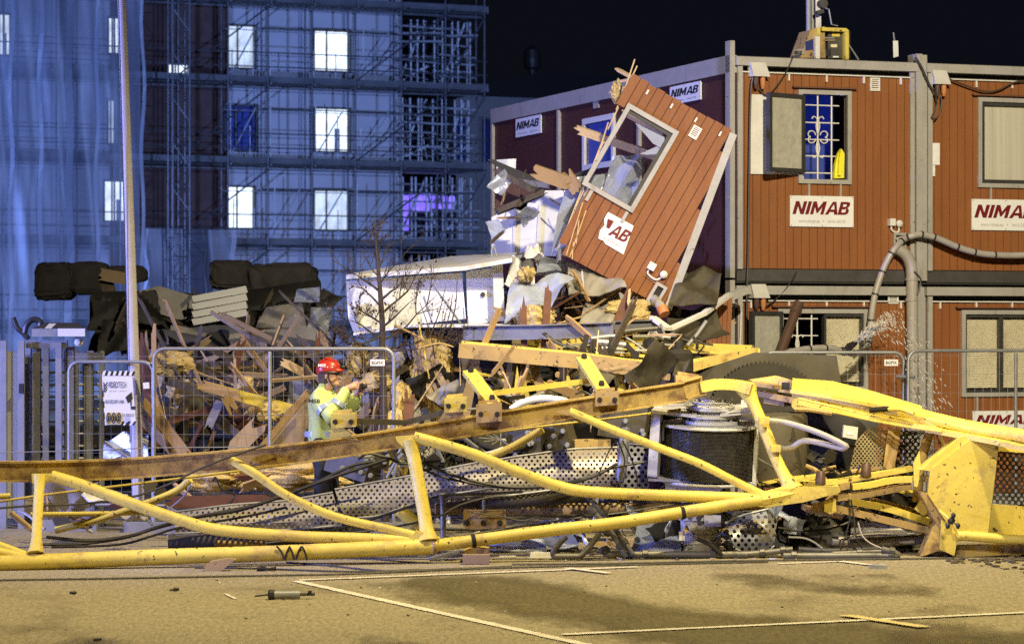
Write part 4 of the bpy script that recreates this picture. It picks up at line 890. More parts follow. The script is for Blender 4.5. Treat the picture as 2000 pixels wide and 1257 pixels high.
L_ = mx_.length; c = MB(); c.lathe([(.12, 0), (.20, .03), (.20, .10), (.215, .11), (.215, .2), (.20, .21), (.20, .34), (.225, .35), (.225, .40), (.19, .41), (.19, L_ - .05), (.1, L_)], mo, mx_, 30); obj('motor', c, M['winchwhite'], wn, smooth=True)
c = MB(); c.hexa([wpt(1376, 1028, -.26), wpt(1408, 1028, -.26), wpt(1408, 1028, -.1), wpt(1376, 1028, -.1), wpt(1374, 984, -.26), wpt(1408, 984, -.26), wpt(1408, 984, -.1), wpt(1374, 984, -.1)]); obj('terminal_box', c, M['winchwhite'], wn)
c = MB(); c.box(wpt(1332, 1046, -.3), (.06, .03, .09)); obj('tag_plate', c, M['trimwhite'], wn)
c = MB(); c.beam(wpt(1408, 838, -.42), wpt(1420, 839, -.42), .03, .03); c.beam(wpt(1421, 839, -.42), wpt(1462, 837, -.42), .022, .022); grs = obj('grease_gun', c, M['black'], None, 'small black hand tool lying on the top flange of the rope drum', 'hand tool')
# ------------------------------------------------------------------ mast section with the slewing ring behind
ms = thing('crane_mast', 'yellow brown mast frame of the crane, collapsed behind the jib under the blue steel beam', 'crane mast', P(1120, 1000, 32))
def bar(nm, pts, w_, h_, m, par=ms, up=(0, 0, 1)):
    c = MB(); c.sweep([P(*q) for q in pts], [(-w_ / 2, -h_ / 2), (w_ / 2, -h_ / 2), (w_ / 2, h_ / 2), (-w_ / 2, h_ / 2)], up); return obj(nm, c, M[m], par)
bar('front_chord', [(898, 684, 31.4), (1140, 706, 31.2), (1312, 728, 31.0)], .16, .16, 'yellow_dull')
bar('top_plate', [(905, 668, 31.55), (1140, 691, 31.4), (1310, 714, 31.2)], .3, .03, 'yellow')
bar('rear_chord', [(1000, 668, 33.0), (1200, 672, 33), (1470, 684, 32.6)], .16, .12, 'yellow')
bar('deck_plate', [(1060, 684, 32.4), (1200, 690, 32.3), (1330, 700, 32.2)], .8, .03, 'yellow')
bar('swept_flange', [(1150, 698, 31.9), (1250, 706, 31.8), (1335, 708, 31.6), (1400, 698, 31.7), (1478, 684, 31.8)], .24, .05, 'yellow')
bar('bent_beam', [(1330, 724, 31.2), (1390, 706, 31.4), (1478, 686, 31.7)], .05, .09, 'yellow_worn')
for x0, x1, m in ((930, 905, 'yellow_dull'), (1000, 985, 'yellow_dull'), (1010, 1032, 'yellow'), (1100, 1092, 'yellow_dull'), (1118, 1140, 'yellow'), (1180, 1165, 'yellow_dull'), (1205, 1222, 'yellow'), (1040, 1075, 'yellow_dull'), (925, 955, 'yellow_dull')):
    c = MB(); a, b = P(x0, 700 + (x0 - 900) * .06, 31.5), P(x1, 815, 31.6); c.beam(a, b, .09, .03, (0, 1, 0), .14, .03); obj('lattice_plate', c, M[m], ms)
for pts in ([(1010, 712), (1022, 795), (1000, 795)], [(1108, 720), (1122, 770), (1103, 778)], [(1212, 735), (1226, 770), (1204, 772)]):
    c = MB(); c.prism(poly3(pts, 31.3), (0, .02, 0)); obj('lattice_gusset', c, M['yellow'], ms)
sp = MB(); sp.lathe([(.09, 0), (.09, .14), (.11, .15), (.11, .4), (.16, .42), (.16, .62), (.12, .66), (.05, .67), (.05, .74), (.03, .76)], P(1326, 800, 31), (0, 0, 1), 18); obj('slew_motor', sp, M['rubber'], ms, smooth=True)
sl = thing('slewing_platform', 'dark greasy slewing platform with a toothed ring, tipped on edge before the blinds window', 'slewing platform', P(1490, 900, 31.2))
c = MB(); c.prism(poly3([(1312, 738), (1400, 712), (1478, 688), (1634, 694), (1645, 760), (1640, 800), (1330, 800)], 31.4), (0, .28, 0)); obj('deck_plate', c, M['slab'], sl)
rc = P(1497, 818, 31.2); ra = V((0.02, -1, .42)).normalized(); c = MB(); c.lathe([(.50, 0), (.63, 0), (.63, .09), (.50, .09)], rc, ra, 60); rg = obj('slewing_ring', c, M['rubber'], sl)
c = MB(); c.lathe([(.10, .0), (.48, .0), (.48, .04), (.10, .04)], rc, ra, 40); ib = obj('inner_plate', c, M['slab'], sl)
x_ = ra.cross(V((0, 0, 1))).normalized(); y_ = ra.cross(x_); tm = MB()
for i in range(84):
    a_ = 2 * math.pi * i / 84; r_ = x_ * math.cos(a_) + y_ * math.sin(a_); tg = -x_ * math.sin(a_) + y_ * math.cos(a_); o_ = rc + ra * .03
    tm.hexa([o_ + r_ * .628 - tg * .015, o_ + r_ * .628 + tg * .015, o_ + r_ * .665 + tg * .007, o_ + r_ * .665 - tg * .007] + [o_ + ra * .055 + q for q in (r_ * .628 - tg * .015, r_ * .628 + tg * .015, r_ * .665 + tg * .007, r_ * .665 - tg * .007)])
obj('gear_teeth', tm, M['rubber'], rg)
for i in range(26):
    a_ = 2 * math.pi * i / 26; b_ = MB(); b_.lathe([(.028, 0), (.028, .035), (.016, .05)], rc + ra * .04 + (x_ * math.cos(a_) + y_ * math.sin(a_)) * .43, ra, 6); obj('bolt', b_, M['slab'], ib)
# ------------------------------------------------------------------ yellow counter jib on the right
cj = thing('counter_jib', 'yellow box beam and big end plate of the crane, lying on the right side', 'counter jib', P(1850, 1085, 28.4))
CY = lambda x: 30.2 - (x - 1470) / 530.0 * 2.0
def cp(x, y, d=0.0): return P(x, y, CY(x) + d)
def cplate(nm, pts, off, m='yellow', d=0.0):
    c = MB(); c.prism([cp(x, y, d) for x, y in pts], off); return obj(nm, c, M[m], cj)
def cbar(nm, pts, w_, h_, m='yellow', d=0.0, k=4):
    c = MB(); c.sweep(smooth_path([cp(x, y, d) for x, y in pts], k), [(-w_ / 2, -h_ / 2), (w_ / 2, -h_ / 2), (w_ / 2, h_ / 2), (-w_ / 2, h_ / 2)]); return obj(nm, c, M[m], cj)
def ctube(nm, pts, r, m='yellow', d=0.0, k=5):
    c = MB(); c.tube(smooth_path([cp(x, y, d) for x, y in pts], k), r, 12); return obj(nm, c, M[m], cj, smooth=True)
# main box: top face + front face as a solid prism
c = MB()
A_ = [(1540, 760), (1600, 770), (1700, 790), (1800, 808)]
top0 = [cp(1546, 762, -.1), cp(1640, 776, -.1), cp(1754, 800, -.1), cp(1802, 806, -.1)]; top1 = [cp(1548, 738, .55), cp(1627, 744, .55), cp(1700, 762, .45), cp(1800, 792, .25)]
bot0 = [cp(1548, 788, -.1), cp(1640, 802, -.1), cp(1754, 822, -.1), cp(1802, 824, -.1)]; bot1 = [cp(1548, 765, .55), cp(1627, 770, .55), cp(1700, 785, .45), cp(1800, 812, .25)]
for i in range(3): c.hexa([bot0[i], bot0[i + 1], bot1[i + 1], bot1[i], top0[i], top0[i + 1], top1[i + 1], top1[i]])
obj('box_girder', c, M['yellow'], cj)
cbar('edge_flange', [(1546, 764), (1640, 778), (1754, 800), (1802, 807)], .05, .035, d=-.14); cbar('edge_flange', [(1548, 791), (1640, 806), (1754, 826), (1815, 836)], .05, .03, d=-.14)
cplate('hook_plate', [(1466, 742), (1520, 734), (1546, 742), (1546, 762), (1500, 758)], (0, .35, 0), d=-.05)
c = MB(); c.hexa([cp(1520, 765, -.16), cp(1545, 767, -.16), cp(1545, 767, .1), cp(1520, 765, .1), cp(1522, 740, -.16), cp(1547, 742, -.16), cp(1547, 742, .1), cp(1522, 740, .1)]); obj('lug_box', c, M['yellow_worn'], cj)
c = MB(); c.hexa([cp(1526, 760, -.165), cp(1542, 761, -.165), cp(1542, 761, -.162), cp(1526, 760, -.162), cp(1527, 746, -.165), cp(1543, 747, -.165), cp(1543, 747, -.162), cp(1527, 746, -.162)]); obj('lug_hole', c, M['room'], cj)
cbar('hinge_plate', [(1470, 748), (1520, 755)], .2, .04, 'yellow_dull', -.2); cbar('hinge_plate', [(1490, 768), (1560, 782)], .2, .06, 'yellow_dull', -.05); cbar('hinge_plate', [(1500, 782), (1540, 788)], .18, .05, 'yellow_dull', 0)
c = MB(); c.lathe([(.03, 0), (.065, 0), (.065, .06), (.03, .06)], cp(1557, 789, -.2), (0, -1, 0), 16); obj('pin_eye', c, M['yellow_worn'], cj)
ctube('tie_tube', [(1760, 802), (1830, 820), (1900, 836), (2000, 852), (2080, 862)], .075, d=-.1)
cbar('long_flange', [(1815, 838), (1880, 850), (1951, 863), (2000, 874), (2080, 885)], .16, .05, d=-.25)
for k, dy in enumerate((0, 6, 11)): ctube('stay_rod', [(1560, 778 + dy), (1640, 797 + dy * .9), (1750, 822 + dy * .7), (1840, 838 + dy * .4)], .014, d=-.3 - k * .03)
cplate('joint_plate', [(1740, 812), (1812, 822), (1830, 832), (1815, 838), (1750, 828)], (0, .25, 0), d=-.2)
ctube('grab_tube', [(1700, 800), (1715, 804), (1735, 799), (1760, 800), (1785, 808)], .022, d=-.35)
c = MB(); c.tube([cp(1700, 801, -.36), cp(1735, 798, -.36)], .03, 8); obj('grip_sleeve', c, M['rubber'], cj)
# big end plate with flange
PL = 28.25
def pl(pts, off, m, Y=PL, nm='end_plate'): c = MB(); c.prism(poly3(pts, Y), off); return obj(nm, c, M[m], cj)
pl([(1896, 857), (1951, 866), (1940, 960), (1928, 1056), (1867, 1046), (1834, 997), (1812, 964), (1817, 917)], (0, .045, 0), 'yellow')
pl([(1800, 917), (1877, 852), (1894, 858), (1816, 919)], (0, .35, 0), 'yellow', PL + .02, 'plate_rim')
pl([(1796, 960), (1811, 962), (1834, 1000), (1858, 1040), (1846, 1046), (1822, 1010)], (0, .35, 0), 'yellow_dull', PL + .04, 'plate_rim')
pl([(1839, 1012), (1871, 1048), (1864, 1085), (1836, 1072)], (0, .05, 0), 'yellow', PL - .01, 'plate_foot')
pl([(1822, 1030), (1838, 1014), (1836, 1074), (1800, 1086)], (0, .3, 0), 'yellow_worn', PL + .06, 'plate_foot')  # leg in shadow, the shade put into its darker yellow
c = MB(); c.tube(smooth_path([P(1868, 1048, PL), P(1885, 1046, PL), P(1960, 1052, PL), P(2000, 1054, PL), P(2080, 1056, PL)], 4), .05, 12); obj('bottom_tube', c, M['yellow'], cj, smooth=True)
pl([(1870, 1066), (2080, 1060), (2080, 1078), (1866, 1088)], (0, .2, 0), 'yellow_worn', PL + .12, 'bottom_beam')
c = MB(); q = poly3([(1950, 880), (2090, 886), (2090, 992), (1936, 982)], PL + .35); c.v = [tuple(x) for x in q]; c.f = [(0, 3, 2, 1)]
obj('mesh_guard', c, M['perfdark'], cj, uv=[(0, .5), (.72, .5), (.72, 0), (-.06, 0)])
pl([(1938, 984), (2090, 994), (2090, 1050), (1930, 1046)], (0, .04, 0), 'yellow', PL + .33, 'side_panel'); pl([(1948, 866), (2090, 880), (2090, 890), (1946, 880)], (0, .1, 0), 'yellow', PL + .3, 'guard_frame')
# tangled flat bars in the middle right
def fbar(pts, w_, h_, m='yellow', Y=28.6):
    c = MB(); c.sweep(smooth_path([P(x, y, Y) for x, y in pts], 3), [(-w_ / 2, -h_ / 2), (w_ / 2, -h_ / 2), (w_ / 2, h_ / 2), (-w_ / 2, h_ / 2)]); return obj('tie_bar', c, M[m], cj)
fbar([(1568, 944), (1640, 939), (1684, 931), (1780, 914)], .22, .05, Y=28.9); fbar([(1664, 950), (1700, 946), (1745, 937), (1814, 934)], .14, .06, Y=28.55)
fbar([(1548, 966), (1600, 961), (1638, 953)], .2, .07, Y=28.5); fbar([(1630, 972), (1690, 965), (1778, 948)], .16, .06, 'yellow_dull', 28.6)
fbar([(1632, 992), (1717, 1012), (1817, 1036)], .06, .07, 'yellow_dull', 28.5); fbar([(1660, 978), (1740, 994), (1822, 1022)], .08, .07, 'yellow', 28.8); fbar([(1700, 975), (1800, 1000)], .2, .05, 'yellow_dull', 29.0)
fbar([(1570, 990), (1640, 1006)], .5, .06, 'yellow_dull', 28.9); fbar([(1795, 1000), (1812, 975)], .04, .12, 'yellow', 28.5)
fbar([(1520, 940), (1560, 935), (1600, 928)], .5, .03, 'yellow', 29.2); fbar([(1480, 945), (1530, 934), (1570, 930)], .3, .03, 'yellow', 29.4)
for x, y in ((1602, 943), (1691, 928)):
    c = MB(); c.lathe([(.058, 0), (.055, .02), (.047, .115), (.040, .125)], P(x, y, 28.8), (.05, 0, 1), 18); obj('rubber_stop', c, M['brownpipe'], cj, smooth=True)
c = MB(); c.hexa([P(1588, 1000, 28.45), P(1612, 998, 28.45), P(1612, 998, 28.7), P(1588, 1000, 28.7), P(1586, 982, 28.45), P(1612, 978, 28.45), P(1612, 978, 28.7), P(1586, 982, 28.7)]); obj('clamp_block', c, M['yellow_dull'], cj)
c = MB(); c.prism(poly3([(1610, 978), (1632, 974), (1634, 998), (1622, 1004), (1610, 998)], 28.42), (0, .1, 0)); obj('clamp_jaw', c, M['yellow'], cj)
c = MB(); c.hexa([P(1640, 958, 28.5), P(1660, 954, 28.5), P(1660, 954, 28.62), P(1640, 958, 28.62), P(1640, 944, 28.5), P(1660, 941, 28.5), P(1660, 941, 28.62), P(1640, 944, 28.62)]); obj('clamp_block', c, M['yellow_dull'], cj)
c = MB(); c.prism(poly3([(1784, 905), (1796, 880), (1799, 920), (1792, 950), (1786, 950)], 28.4), (0, .03, 0)); obj('clamp_plate', c, M['yellow'], cj)
# uprights, perforated panels and dark drum in the shade behind
for pts, r_ in (([(1818, 836), (1800, 900), (1790, 980)], .05), ([(1834, 842), (1838, 862), (1852, 884)], .03)):
    c = MB(); c.tube(smooth_path([P(x, y, 28.9) for x, y in pts], 4), r_, 10); obj('upright', c, M['yellow_dull'], cj, smooth=True)
pf = MB(); q = poly3([(1656, 932), (1722, 930), (1738, 840), (1700, 832), (1672, 860)], 29.2); pf.v = [tuple(x) for x in q]; pf.f = [(0, 1, 2, 3, 4)]
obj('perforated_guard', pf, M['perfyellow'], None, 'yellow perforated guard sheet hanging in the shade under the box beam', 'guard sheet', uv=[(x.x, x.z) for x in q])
pf = MB(); q = poly3([(1738, 928), (1790, 915), (1800, 842), (1752, 838)], 29.3); pf.v = [tuple(x) for x in q]; pf.f = [(0, 1, 2, 3)]
obj('perforated_guard', pf, M['perfdark'], None, 'dark perforated guard sheet between the yellow guard and the big end plate', 'guard sheet', uv=[(x.x, x.z) for x in q])
c = MB(); c.sheet([P(1722, 930, 29.1), P(1745, 925, 29.1), P(1760, 838, 29.1), P(1735, 836, 29.1)], 6, 8, .03, .02, 4); obj('bent_plate', c, M['yellow_dull'], cj)
c = MB(); c.lathe([(.3, 0), (.36, .02), (.36, .70), (.33, .74)], P(1516, 945, 29.7), (-.05, -.05, 1), 30); obj('counterweight_drum', c, M['slab'], None, 'dark upright drum behind the leaning yellow post right of the winch', 'drum', smooth=True)
c = MB(); c.sheet([P(1556, 950, 30.2), P(1700, 950, 30.2), P(1720, 800, 30.4), P(1560, 790, 30.4)], 8, 6, .08, .05, 8); obj('void_backing', c, M['dark'], None, 'black sheet added for the dark void under the yellow box beam', 'panel')  # black sheet put in to stand for the shaded void
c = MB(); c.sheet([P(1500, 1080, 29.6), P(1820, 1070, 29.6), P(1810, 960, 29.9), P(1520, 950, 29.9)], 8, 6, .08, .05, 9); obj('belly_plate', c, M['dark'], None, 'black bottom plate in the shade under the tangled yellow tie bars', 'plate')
bx = MB(); bx.prism(poly3([(1648, 830), (1676, 834), (1674, 858), (1646, 853)], 28.7), (0, .1, 0)); jb = obj('junction_box', bx, M['box'], None, 'pale grey junction box hanging on wires under the yellow box beam', 'junction box')
l_ = MB(); l_.prism(poly3([(1654, 843), (1667, 845), (1667, 849), (1654, 847)], 28.695), (0, .004, 0)); obj('label_plate', l_, M['sign'], jb)
hr = MB(); hr.tube(smooth_path([P(1493, 820, 28.3), P(1540, 826, 28.25), (P(1600, 845, 28.1)), P(1648, 868, 28.0), P(1651, 873, 28.0), P(1640, 874, 28.05), P(1590, 862, 28.2), P(1565, 862, 28.25), P(1545, 874, 28.3), P(1516, 875, 28.35)], 6), .03, 10); hr_ = obj('handrail_loop', hr, M['pvc'], None, 'bent grey tube handrail loop clamped to the leaning yellow post', 'handrail', smooth=True)
for x, y in ((1492, 820), (1514, 875)):
    c = MB(); c.box(P(x, y, 28.27), (.1, .12, .07)); obj('clamp', c, M['yellow'], hr_)
# ------------------------------------------------------------------ perforated walkway panels
def panel(nm, top, bot, Y0, Y1, m, label, cat='walkway panel', nx=16, nz=4, bulge=.12):
    def along(pts, t):
        d = [0]
        for a, b in zip(pts, pts[1:]): d.append(d[-1] + math.hypot(b[0] - a[0], b[1] - a[1]))
        s = t * d[-1]
        for i in range(len(pts) - 1):
            if s <= d[i + 1] + 1e-9: f = (s - d[i]) / (d[i + 1] - d[i]); return pts[i][0] + (pts[i + 1][0] - pts[i][0]) * f, pts[i][1] + (pts[i + 1][1] - pts[i][1]) * f
        return pts[-1]
    c = MB(); uv = []
    for j in range(nz + 1):
        for i in range(nx + 1):
            a, b = along(top, i / nx), along(bot, i / nx); f = j / nz; x, y = a[0] + (b[0] - a[0]) * f, a[1] + (b[1] - a[1]) * f
            Y = Y0 + (Y1 - Y0) * i / nx - bulge * math.sin(math.pi * f) + .25 * (1 - f); p = P(x, y, Y); c.v.append(tuple(p)); uv.append((p.x * 1.03, p.z * 1.05))
    W = nx + 1; c.f = [(j * W + i, j * W + i + 1, j * W + i + W + 1, j * W + i + W) for j in range(nz) for i in range(nx)]
    o = obj(nm, c, M[m], None, label, cat, smooth=True, uv=uv)
    e = MB(); q = [V(c.v[i]) + V((0, -.01, .005)) for i in range(W)]; e.tube(q, .012, 6); obj('edge_rim', e, M['galv'], o)
    e = MB(); q = [V(c.v[nz * W + i]) + V((0, -.01, -.005)) for i in range(W)]; e.tube(q, .012, 6); obj('edge_rim', e, M['galv'], o)
    return o
panel('walkway_panel', [(342, 1000), (450, 986), (560, 978), (650, 962)], [(342, 1040), (450, 1036), (560, 1033), (668, 1024)], 28.2, 28.4, 'perf', 'left end of the pale perforated walkway sheet, twisted flat behind the jib')
panel('walkway_panel', [(654, 956), (720, 944), (798, 930), (880, 914), (950, 900)], [(672, 1012), (740, 1006), (800, 985), (870, 965), (960, 952)], 28.45, 28.6, 'perf', 'middle pale perforated walkway sheet between the two leaning yellow struts')
panel('walkway_panel', [(890, 914), (1000, 893), (1117, 877), (1206, 874)], [(850, 980), (977, 968), (1117, 950), (1206, 950)], 28.7, 28.9, 'perf', 'right pale perforated walkway sheet ending at the winch')
panel('bent_guard', [(1206, 866), (1240, 868), (1268, 872)], [(1206, 960), (1240, 962), (1268, 962)], 28.9, 29.1, 'perfblue', 'dark blue perforated guard bent upright left of the winch', 'guard sheet', 8, 5)
panel('bent_guard', [(1416, 1022), (1450, 1006), (1500, 994), (1518, 1018)], [(1436, 1070), (1460, 1080), (1500, 1076), (1512, 1064)], 28.5, 28.6, 'perfblue', 'dark curved perforated guard lying on the ground right of the winch motor', 'guard sheet', 8, 5)
c = MB(); c.lathe([(.03, 0), (.05, .05), (.06, .5), (.035, .56)], P(1212, 940, 28.8), (.1, 0, 1), 12); obj('roller', c, M['galv'], None, 'dull steel roller standing between the walkway sheet and the blue guard', 'roller', smooth=True)
# smooth underside pipes below the walkway
for pts, r_, m, lb, Y in (([(330, 1062), (450, 1056), (600, 1046), (720, 1030)], .085, 'slab', 'thick dark hose lying under the left walkway sheet', 28.6), ([(860, 975), (1000, 978), (1120, 968), (1200, 955)], .07, 'slab', 'thick dark hose lying under the right walkway sheet', 28.9)):
    c = MB(); c.tube(smooth_path([P(x, y, Y) for x, y in pts], 5), r_, 12); obj('thick_hose', c, M[m], None, lb, 'hose', smooth=True)
# tube rails and pipes on the ground
def pipe(pts, r_, Y, lb, m='tubegrey', cat='pipe', k=5, joints=True, nm='bent_pipe'):
    q = smooth_path([P(x, y, Y if not hasattr(Y, '__len__') else Y[i]) for i, (x, y) in enumerate(pts)], k)
    q = [V((p.x, p.y, max(p.z, r_ + .002))) for p in q]
    c = MB(); c.tube(q, r_, 10); o = obj(nm, c, M[m], None, lb, cat, smooth=True)
    if joints:
        for t in (.15, .55, .9):
            i = int(t * (len(q) - 2)); c = MB(); c.lathe([(r_ * 1.02, -.03), (r_ * 1.5, -.025), (r_ * 1.5, .025), (r_ * 1.02, .03)], q[i], q[i + 1] - q[i], 10); obj('coupler', c, M['steel'], o)
    return o
pipe([(1141, 956), (1190, 1020), (1236, 1082)], .028, 28.1, 'upper of two parallel grey scaffold tubes leaning under the jib'); pipe([(1150, 988), (1190, 1034), (1224, 1086)], .028, 28.0, 'lower of two parallel grey scaffold tubes leaning under the jib')
pipe([(1172, 1040), (1150, 1068), (1128, 1090), (1104, 1096), (1084, 1088), (1082, 1074), (1106, 1046)], .03, 28.0, 'grey tube bent in a loop on the ground left of the leaning tubes', joints=False)
pipe([(1132, 1012), (1170, 1030), (1210, 1052), (1228, 1066)], .028, 28.3, 'short grey tube crossing behind the leaning tubes')
pipe([(1180, 1066), (1190, 1084), (1260, 1088), (1350, 1088), (1460, 1086)], .036, 28.15, 'long grey pipe lying on the ground below the winch')
pipe([(1440, 1083), (1500, 1078), (1548, 1072)], .03, 28.2, 'short pipe resting slantwise on the end of the long ground pipe')
pipe([(1530, 1086), (1560, 1091), (1650, 1091), (1740, 1091), (1757, 1087), (1745, 1078), (1722, 1072)], .034, 28.0, 'long tube frame with a bent end on the ground in front of the end plate')
pipe([(1548, 1080), (1620, 1080), (1720, 1076)], .02, 28.3, 'thin tube lying just behind the bent tube frame'); pipe([(1560, 1071), (1620, 1074), (1715, 1070)], .026, 28.6, 'grey tube lying behind the thin tube', joints=False)
pipe([(1625, 1056), (1720, 1058), (1806, 1052)], .05, 28.9, 'thick pale pipe lying in the shade behind the tube frames', 'pvc', joints=False)
pipe([(862, 966), (865, 982), (866, 1062)], .028, 28.2, 'grey tube hoop standing behind the right end of the foreground chord', joints=False, k=4)
pipe([(848, 972), (862, 966), (940, 972), (945, 982), (947, 1050)], .02, 28.4, 'second thin hoop behind the foreground chord', joints=False, k=4)
pipe([(1362, 1052), (1385, 1062), (1410, 1083)], .022, 28.1, 'thin dark rod leaning at the foot of the winch motor', 'rubber', joints=False)
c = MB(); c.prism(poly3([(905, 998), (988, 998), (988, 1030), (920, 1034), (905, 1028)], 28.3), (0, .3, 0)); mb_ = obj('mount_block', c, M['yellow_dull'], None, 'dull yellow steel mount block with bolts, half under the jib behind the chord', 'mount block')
for x in (912, 944, 976): c = MB(); c.lathe([(.028, 0), (.028, .02), (.015, .03)], P(x, 1020, 28.3), (0, -1, 0), 8); obj('bolt', c, M['rubber'], mb_)
c = MB(); c.prism(poly3([(905, 1076), (930, 1068), (955, 1072), (955, 1088), (930, 1094)], 27.6), (0, .35, 0)); obj('steel_bracket', c, M['yellow_worn'], None, 'yellow and black steel bracket lying on the ground below the foreground chord', 'bracket')
c = MB(); c.prism(poly3([(398, 1106), (410, 1096), (445, 1090), (460, 1092), (432, 1114), (408, 1124)], 26.6), (0, .12, 0)); obj('steel_bracket', c, M['yellow_dull'], None, 'tilted grey yellow bracket under the left part of the foreground chord', 'bracket')
# white curved pipe cover behind the rail
c = MB(); c.tube(smooth_path([P(998, 800, 29.6), P(1020, 786, 29.6), P(1055, 778, 29.6), P(1090, 780, 29.6), P(1110, 786, 29.6)], 5), .04, 10); obj('white_hoop', c, M['trimwhite'], None, 'white curved hoop showing above the rail between two brackets', 'hoop', smooth=True)
# ================================================================== LEANING TORN WALL PANEL
a0, b0, c0 = P(1236, 145, 33.3), P(1430, 256, 33.2), P(1091, 492, 33.4)
LU = (b0 - a0).normalized(); LN = LU.cross((a0 - c0)).normalized()
if LN.y > 0: LN = -LN
LV = (LN.cross(LU)).normalized()
if LV.z < 0: LV = -LV
def luv(px, py):
    p = RP(px, py, a0, LN); d = p - c0; return d.dot(LU), d.dot(LV)
def lq(u, v, n): return c0 + LU * u + LV * v + LN * n
pan = thing('torn_wall_panel', 'red cabin wall with a smashed window, torn off and leaning high over the debris', 'wall panel', c0 * 1)
cs = [luv(*q) for q in ((1236, 145), (1430, 256), (1300, 602), (1091, 492))]
# quad of boards, clipped to the torn outline
win = [luv(*q) for q in ((1223, 206), (1303, 258), (1242, 412), (1160, 360))]
wu0, wu1 = (win[0][0] + win[3][0]) / 2, (win[1][0] + win[2][0]) / 2; wv0, wv1 = (win[2][1] + win[3][1]) / 2, (win[0][1] + win[1][1]) / 2
def edge_u(v, side):
    (ua, va), (ub2, vb) = (cs[0], cs[3]) if side == 0 else (cs[1], cs[2]); t = (v - vb) / (va - vb); return ub2 + (ua - ub2) * t
def edge_v(u, top):
    (ua, va), (ub2, vb) = (cs[0], cs[1]) if top else (cs[3], cs[2]); t = (u - ua) / (ub2 - ua); return va + (vb - va) * t
umin, umax = min(c[0] for c in cs), max(c[0] for c in cs); mb = MB(); bk = MB(); u = umin; i = 0; rd = random.Random(2)
while u < umax:
    p, q = u, min(u + .112, umax); um = (p + q) / 2; v0, v1 = edge_v(um, False), edge_v(um, True)
    # cut by slanted sides
    def vrange(um_):
        lo, hi = edge_v(um_, False), edge_v(um_, True)
        for side, sg in ((0, 1), (1, -1)):
            n_ = 40; ok = [lo + (hi - lo) * k / n_ for k in range(n_ + 1) if sg * (um_ - edge_u(lo + (hi - lo) * k / n_, side)) >= 0]
            if not ok: return None
            lo, hi = ok[0], ok[-1]
        return lo, hi
    vr = vrange(um)
    if vr and vr[1] - vr[0] > .05:
        segs = [vr]
        if q > wu0 + .01 and p < wu1 - .01: segs = [(vr[0], wv0), (wv1, vr[1])]
        for s0, s1 in segs:
            if s1 - s0 > .03: mb.obox(c0, LU, LV, LN, p + .0048, q - .0048, s0, s1 + rd.uniform(-.01, .01), 0, .02); bk.obox(c0, LU, LV, LN, p, q, s0 + .01, s1 - .01, -.09, -.002)
    u += .112
obj('cladding', mb, M['red'], pan); obj('core', bk, M['redshade'], pan)
fr = MB(); e = .055
fr.obox(c0, LU, LV, LN, wu0 - e, wu0, wv0 - e, wv1 + e, -.05, .06); fr.obox(c0, LU, LV, LN, wu1, wu1 + e, wv0 - e, wv1 + e, -.05, .06); fr.obox(c0, LU, LV, LN, wu0, wu1, wv0 - e, wv0, -.05, .06); fr.obox(c0, LU, LV, LN, wu0, wu1, wv1, wv1 + e, -.05, .06)
wf = obj('window_frame', fr, M['trim'], pan)
fr = MB(); e2 = .05; fr.obox(c0, LU, LV, LN, wu1 - e2, wu1 - .002, wv0, wv1, -.1, .03); fr.obox(c0, LU, LV, LN, wu0, wu1 - e2, wv1 - e2, wv1 - .002, -.1, .03); obj('inner_frame', fr, M['framedark'], wf)
sh = MB()
sh.prism([lq(*luv(*q), -.03) for q in ((1298, 268), (1240, 240), (1275, 280), (1296, 292))], LN * .008); obj('glass_shard', sh, M['film'], wf)
sh = MB(); sh.prism([lq(*luv(*q), -.05) for q in ((1250, 300), (1290, 282), (1292, 300), (1262, 302))], LN * .008); obj('glass_shard', sh, M['film'], wf)
c = MB(); c.beam(lq(cs[1][0] + .03, cs[1][1] - .02, -.03), lq(cs[2][0] + .03, cs[2][1], -.03), .09, .12, LN); obj('corner_post', c, M['trim'], pan)
for k in range(4):
    u = .25 + k * .33; v = edge_v(umin + u, True) - .1; c = MB(); c.obox(c0, LU, LV, LN, umin + u, umin + u + .02, v - .03, v + .03, .02, .045); obj('bracket', c, M['trimwhite'], pan)
for x, y in ((1157, 372), (1226, 414)):
    u, v = luv(x, y); c = MB(); c.obox(c0, LU, LV, LN, u - .02, u + .02, v - .14, v, .02, .05); obj('hook', c, M['trim'], pan)
p = luv(1358, 259); louvre(pan, c0, LU, LV, LN, p[0] - .055, p[1] - .075, p[0] + .055, p[1] + .075, .02)
u, v = luv(1274, 520); c = MB(); c.obox(c0, LU, LV, LN, u - .045, u + .045, v - .045, v + .045, .02, .1); u2_, v2_ = luv(1297, 536); c.lathe([(.04, 0), (.045, .02), (.045, .07), (.02, .09)], lq(u2_, v2_, .02), LN, 14)
c.tube(smooth_path([lq(u - .01, v - .04, .05), lq(u, v - .1, .05), lq(u2_ - .05, v2_ - .1, .05), lq(u2_, v2_ - .03, .05)], 4), .012, 6); obj('siren_box', c, M['trimwhite'], pan)
dk = [luv(*q) for q in ((1283, 552), (1302, 563), (1282, 598), (1264, 588))]
du0, du1 = (dk[0][0] + dk[3][0]) / 2, (dk[1][0] + dk[2][0]) / 2; dv0, dv1 = (dk[2][1] + dk[3][1]) / 2, (dk[0][1] + dk[1][1]) / 2
df = frame_on(pan, c0, LU, LV, LN, du0 + .025, dv0 + .02, du1 - .025, dv1 - .02, .035, .02, .06, M['trim'], 'duct_frame')
c = MB(); c.obox(c0, LU, LV, LN, du0 + .026, du1 - .026, dv0 + .021, dv1 - .021, .021, .026); obj('duct_opening', c, M['room'], df)
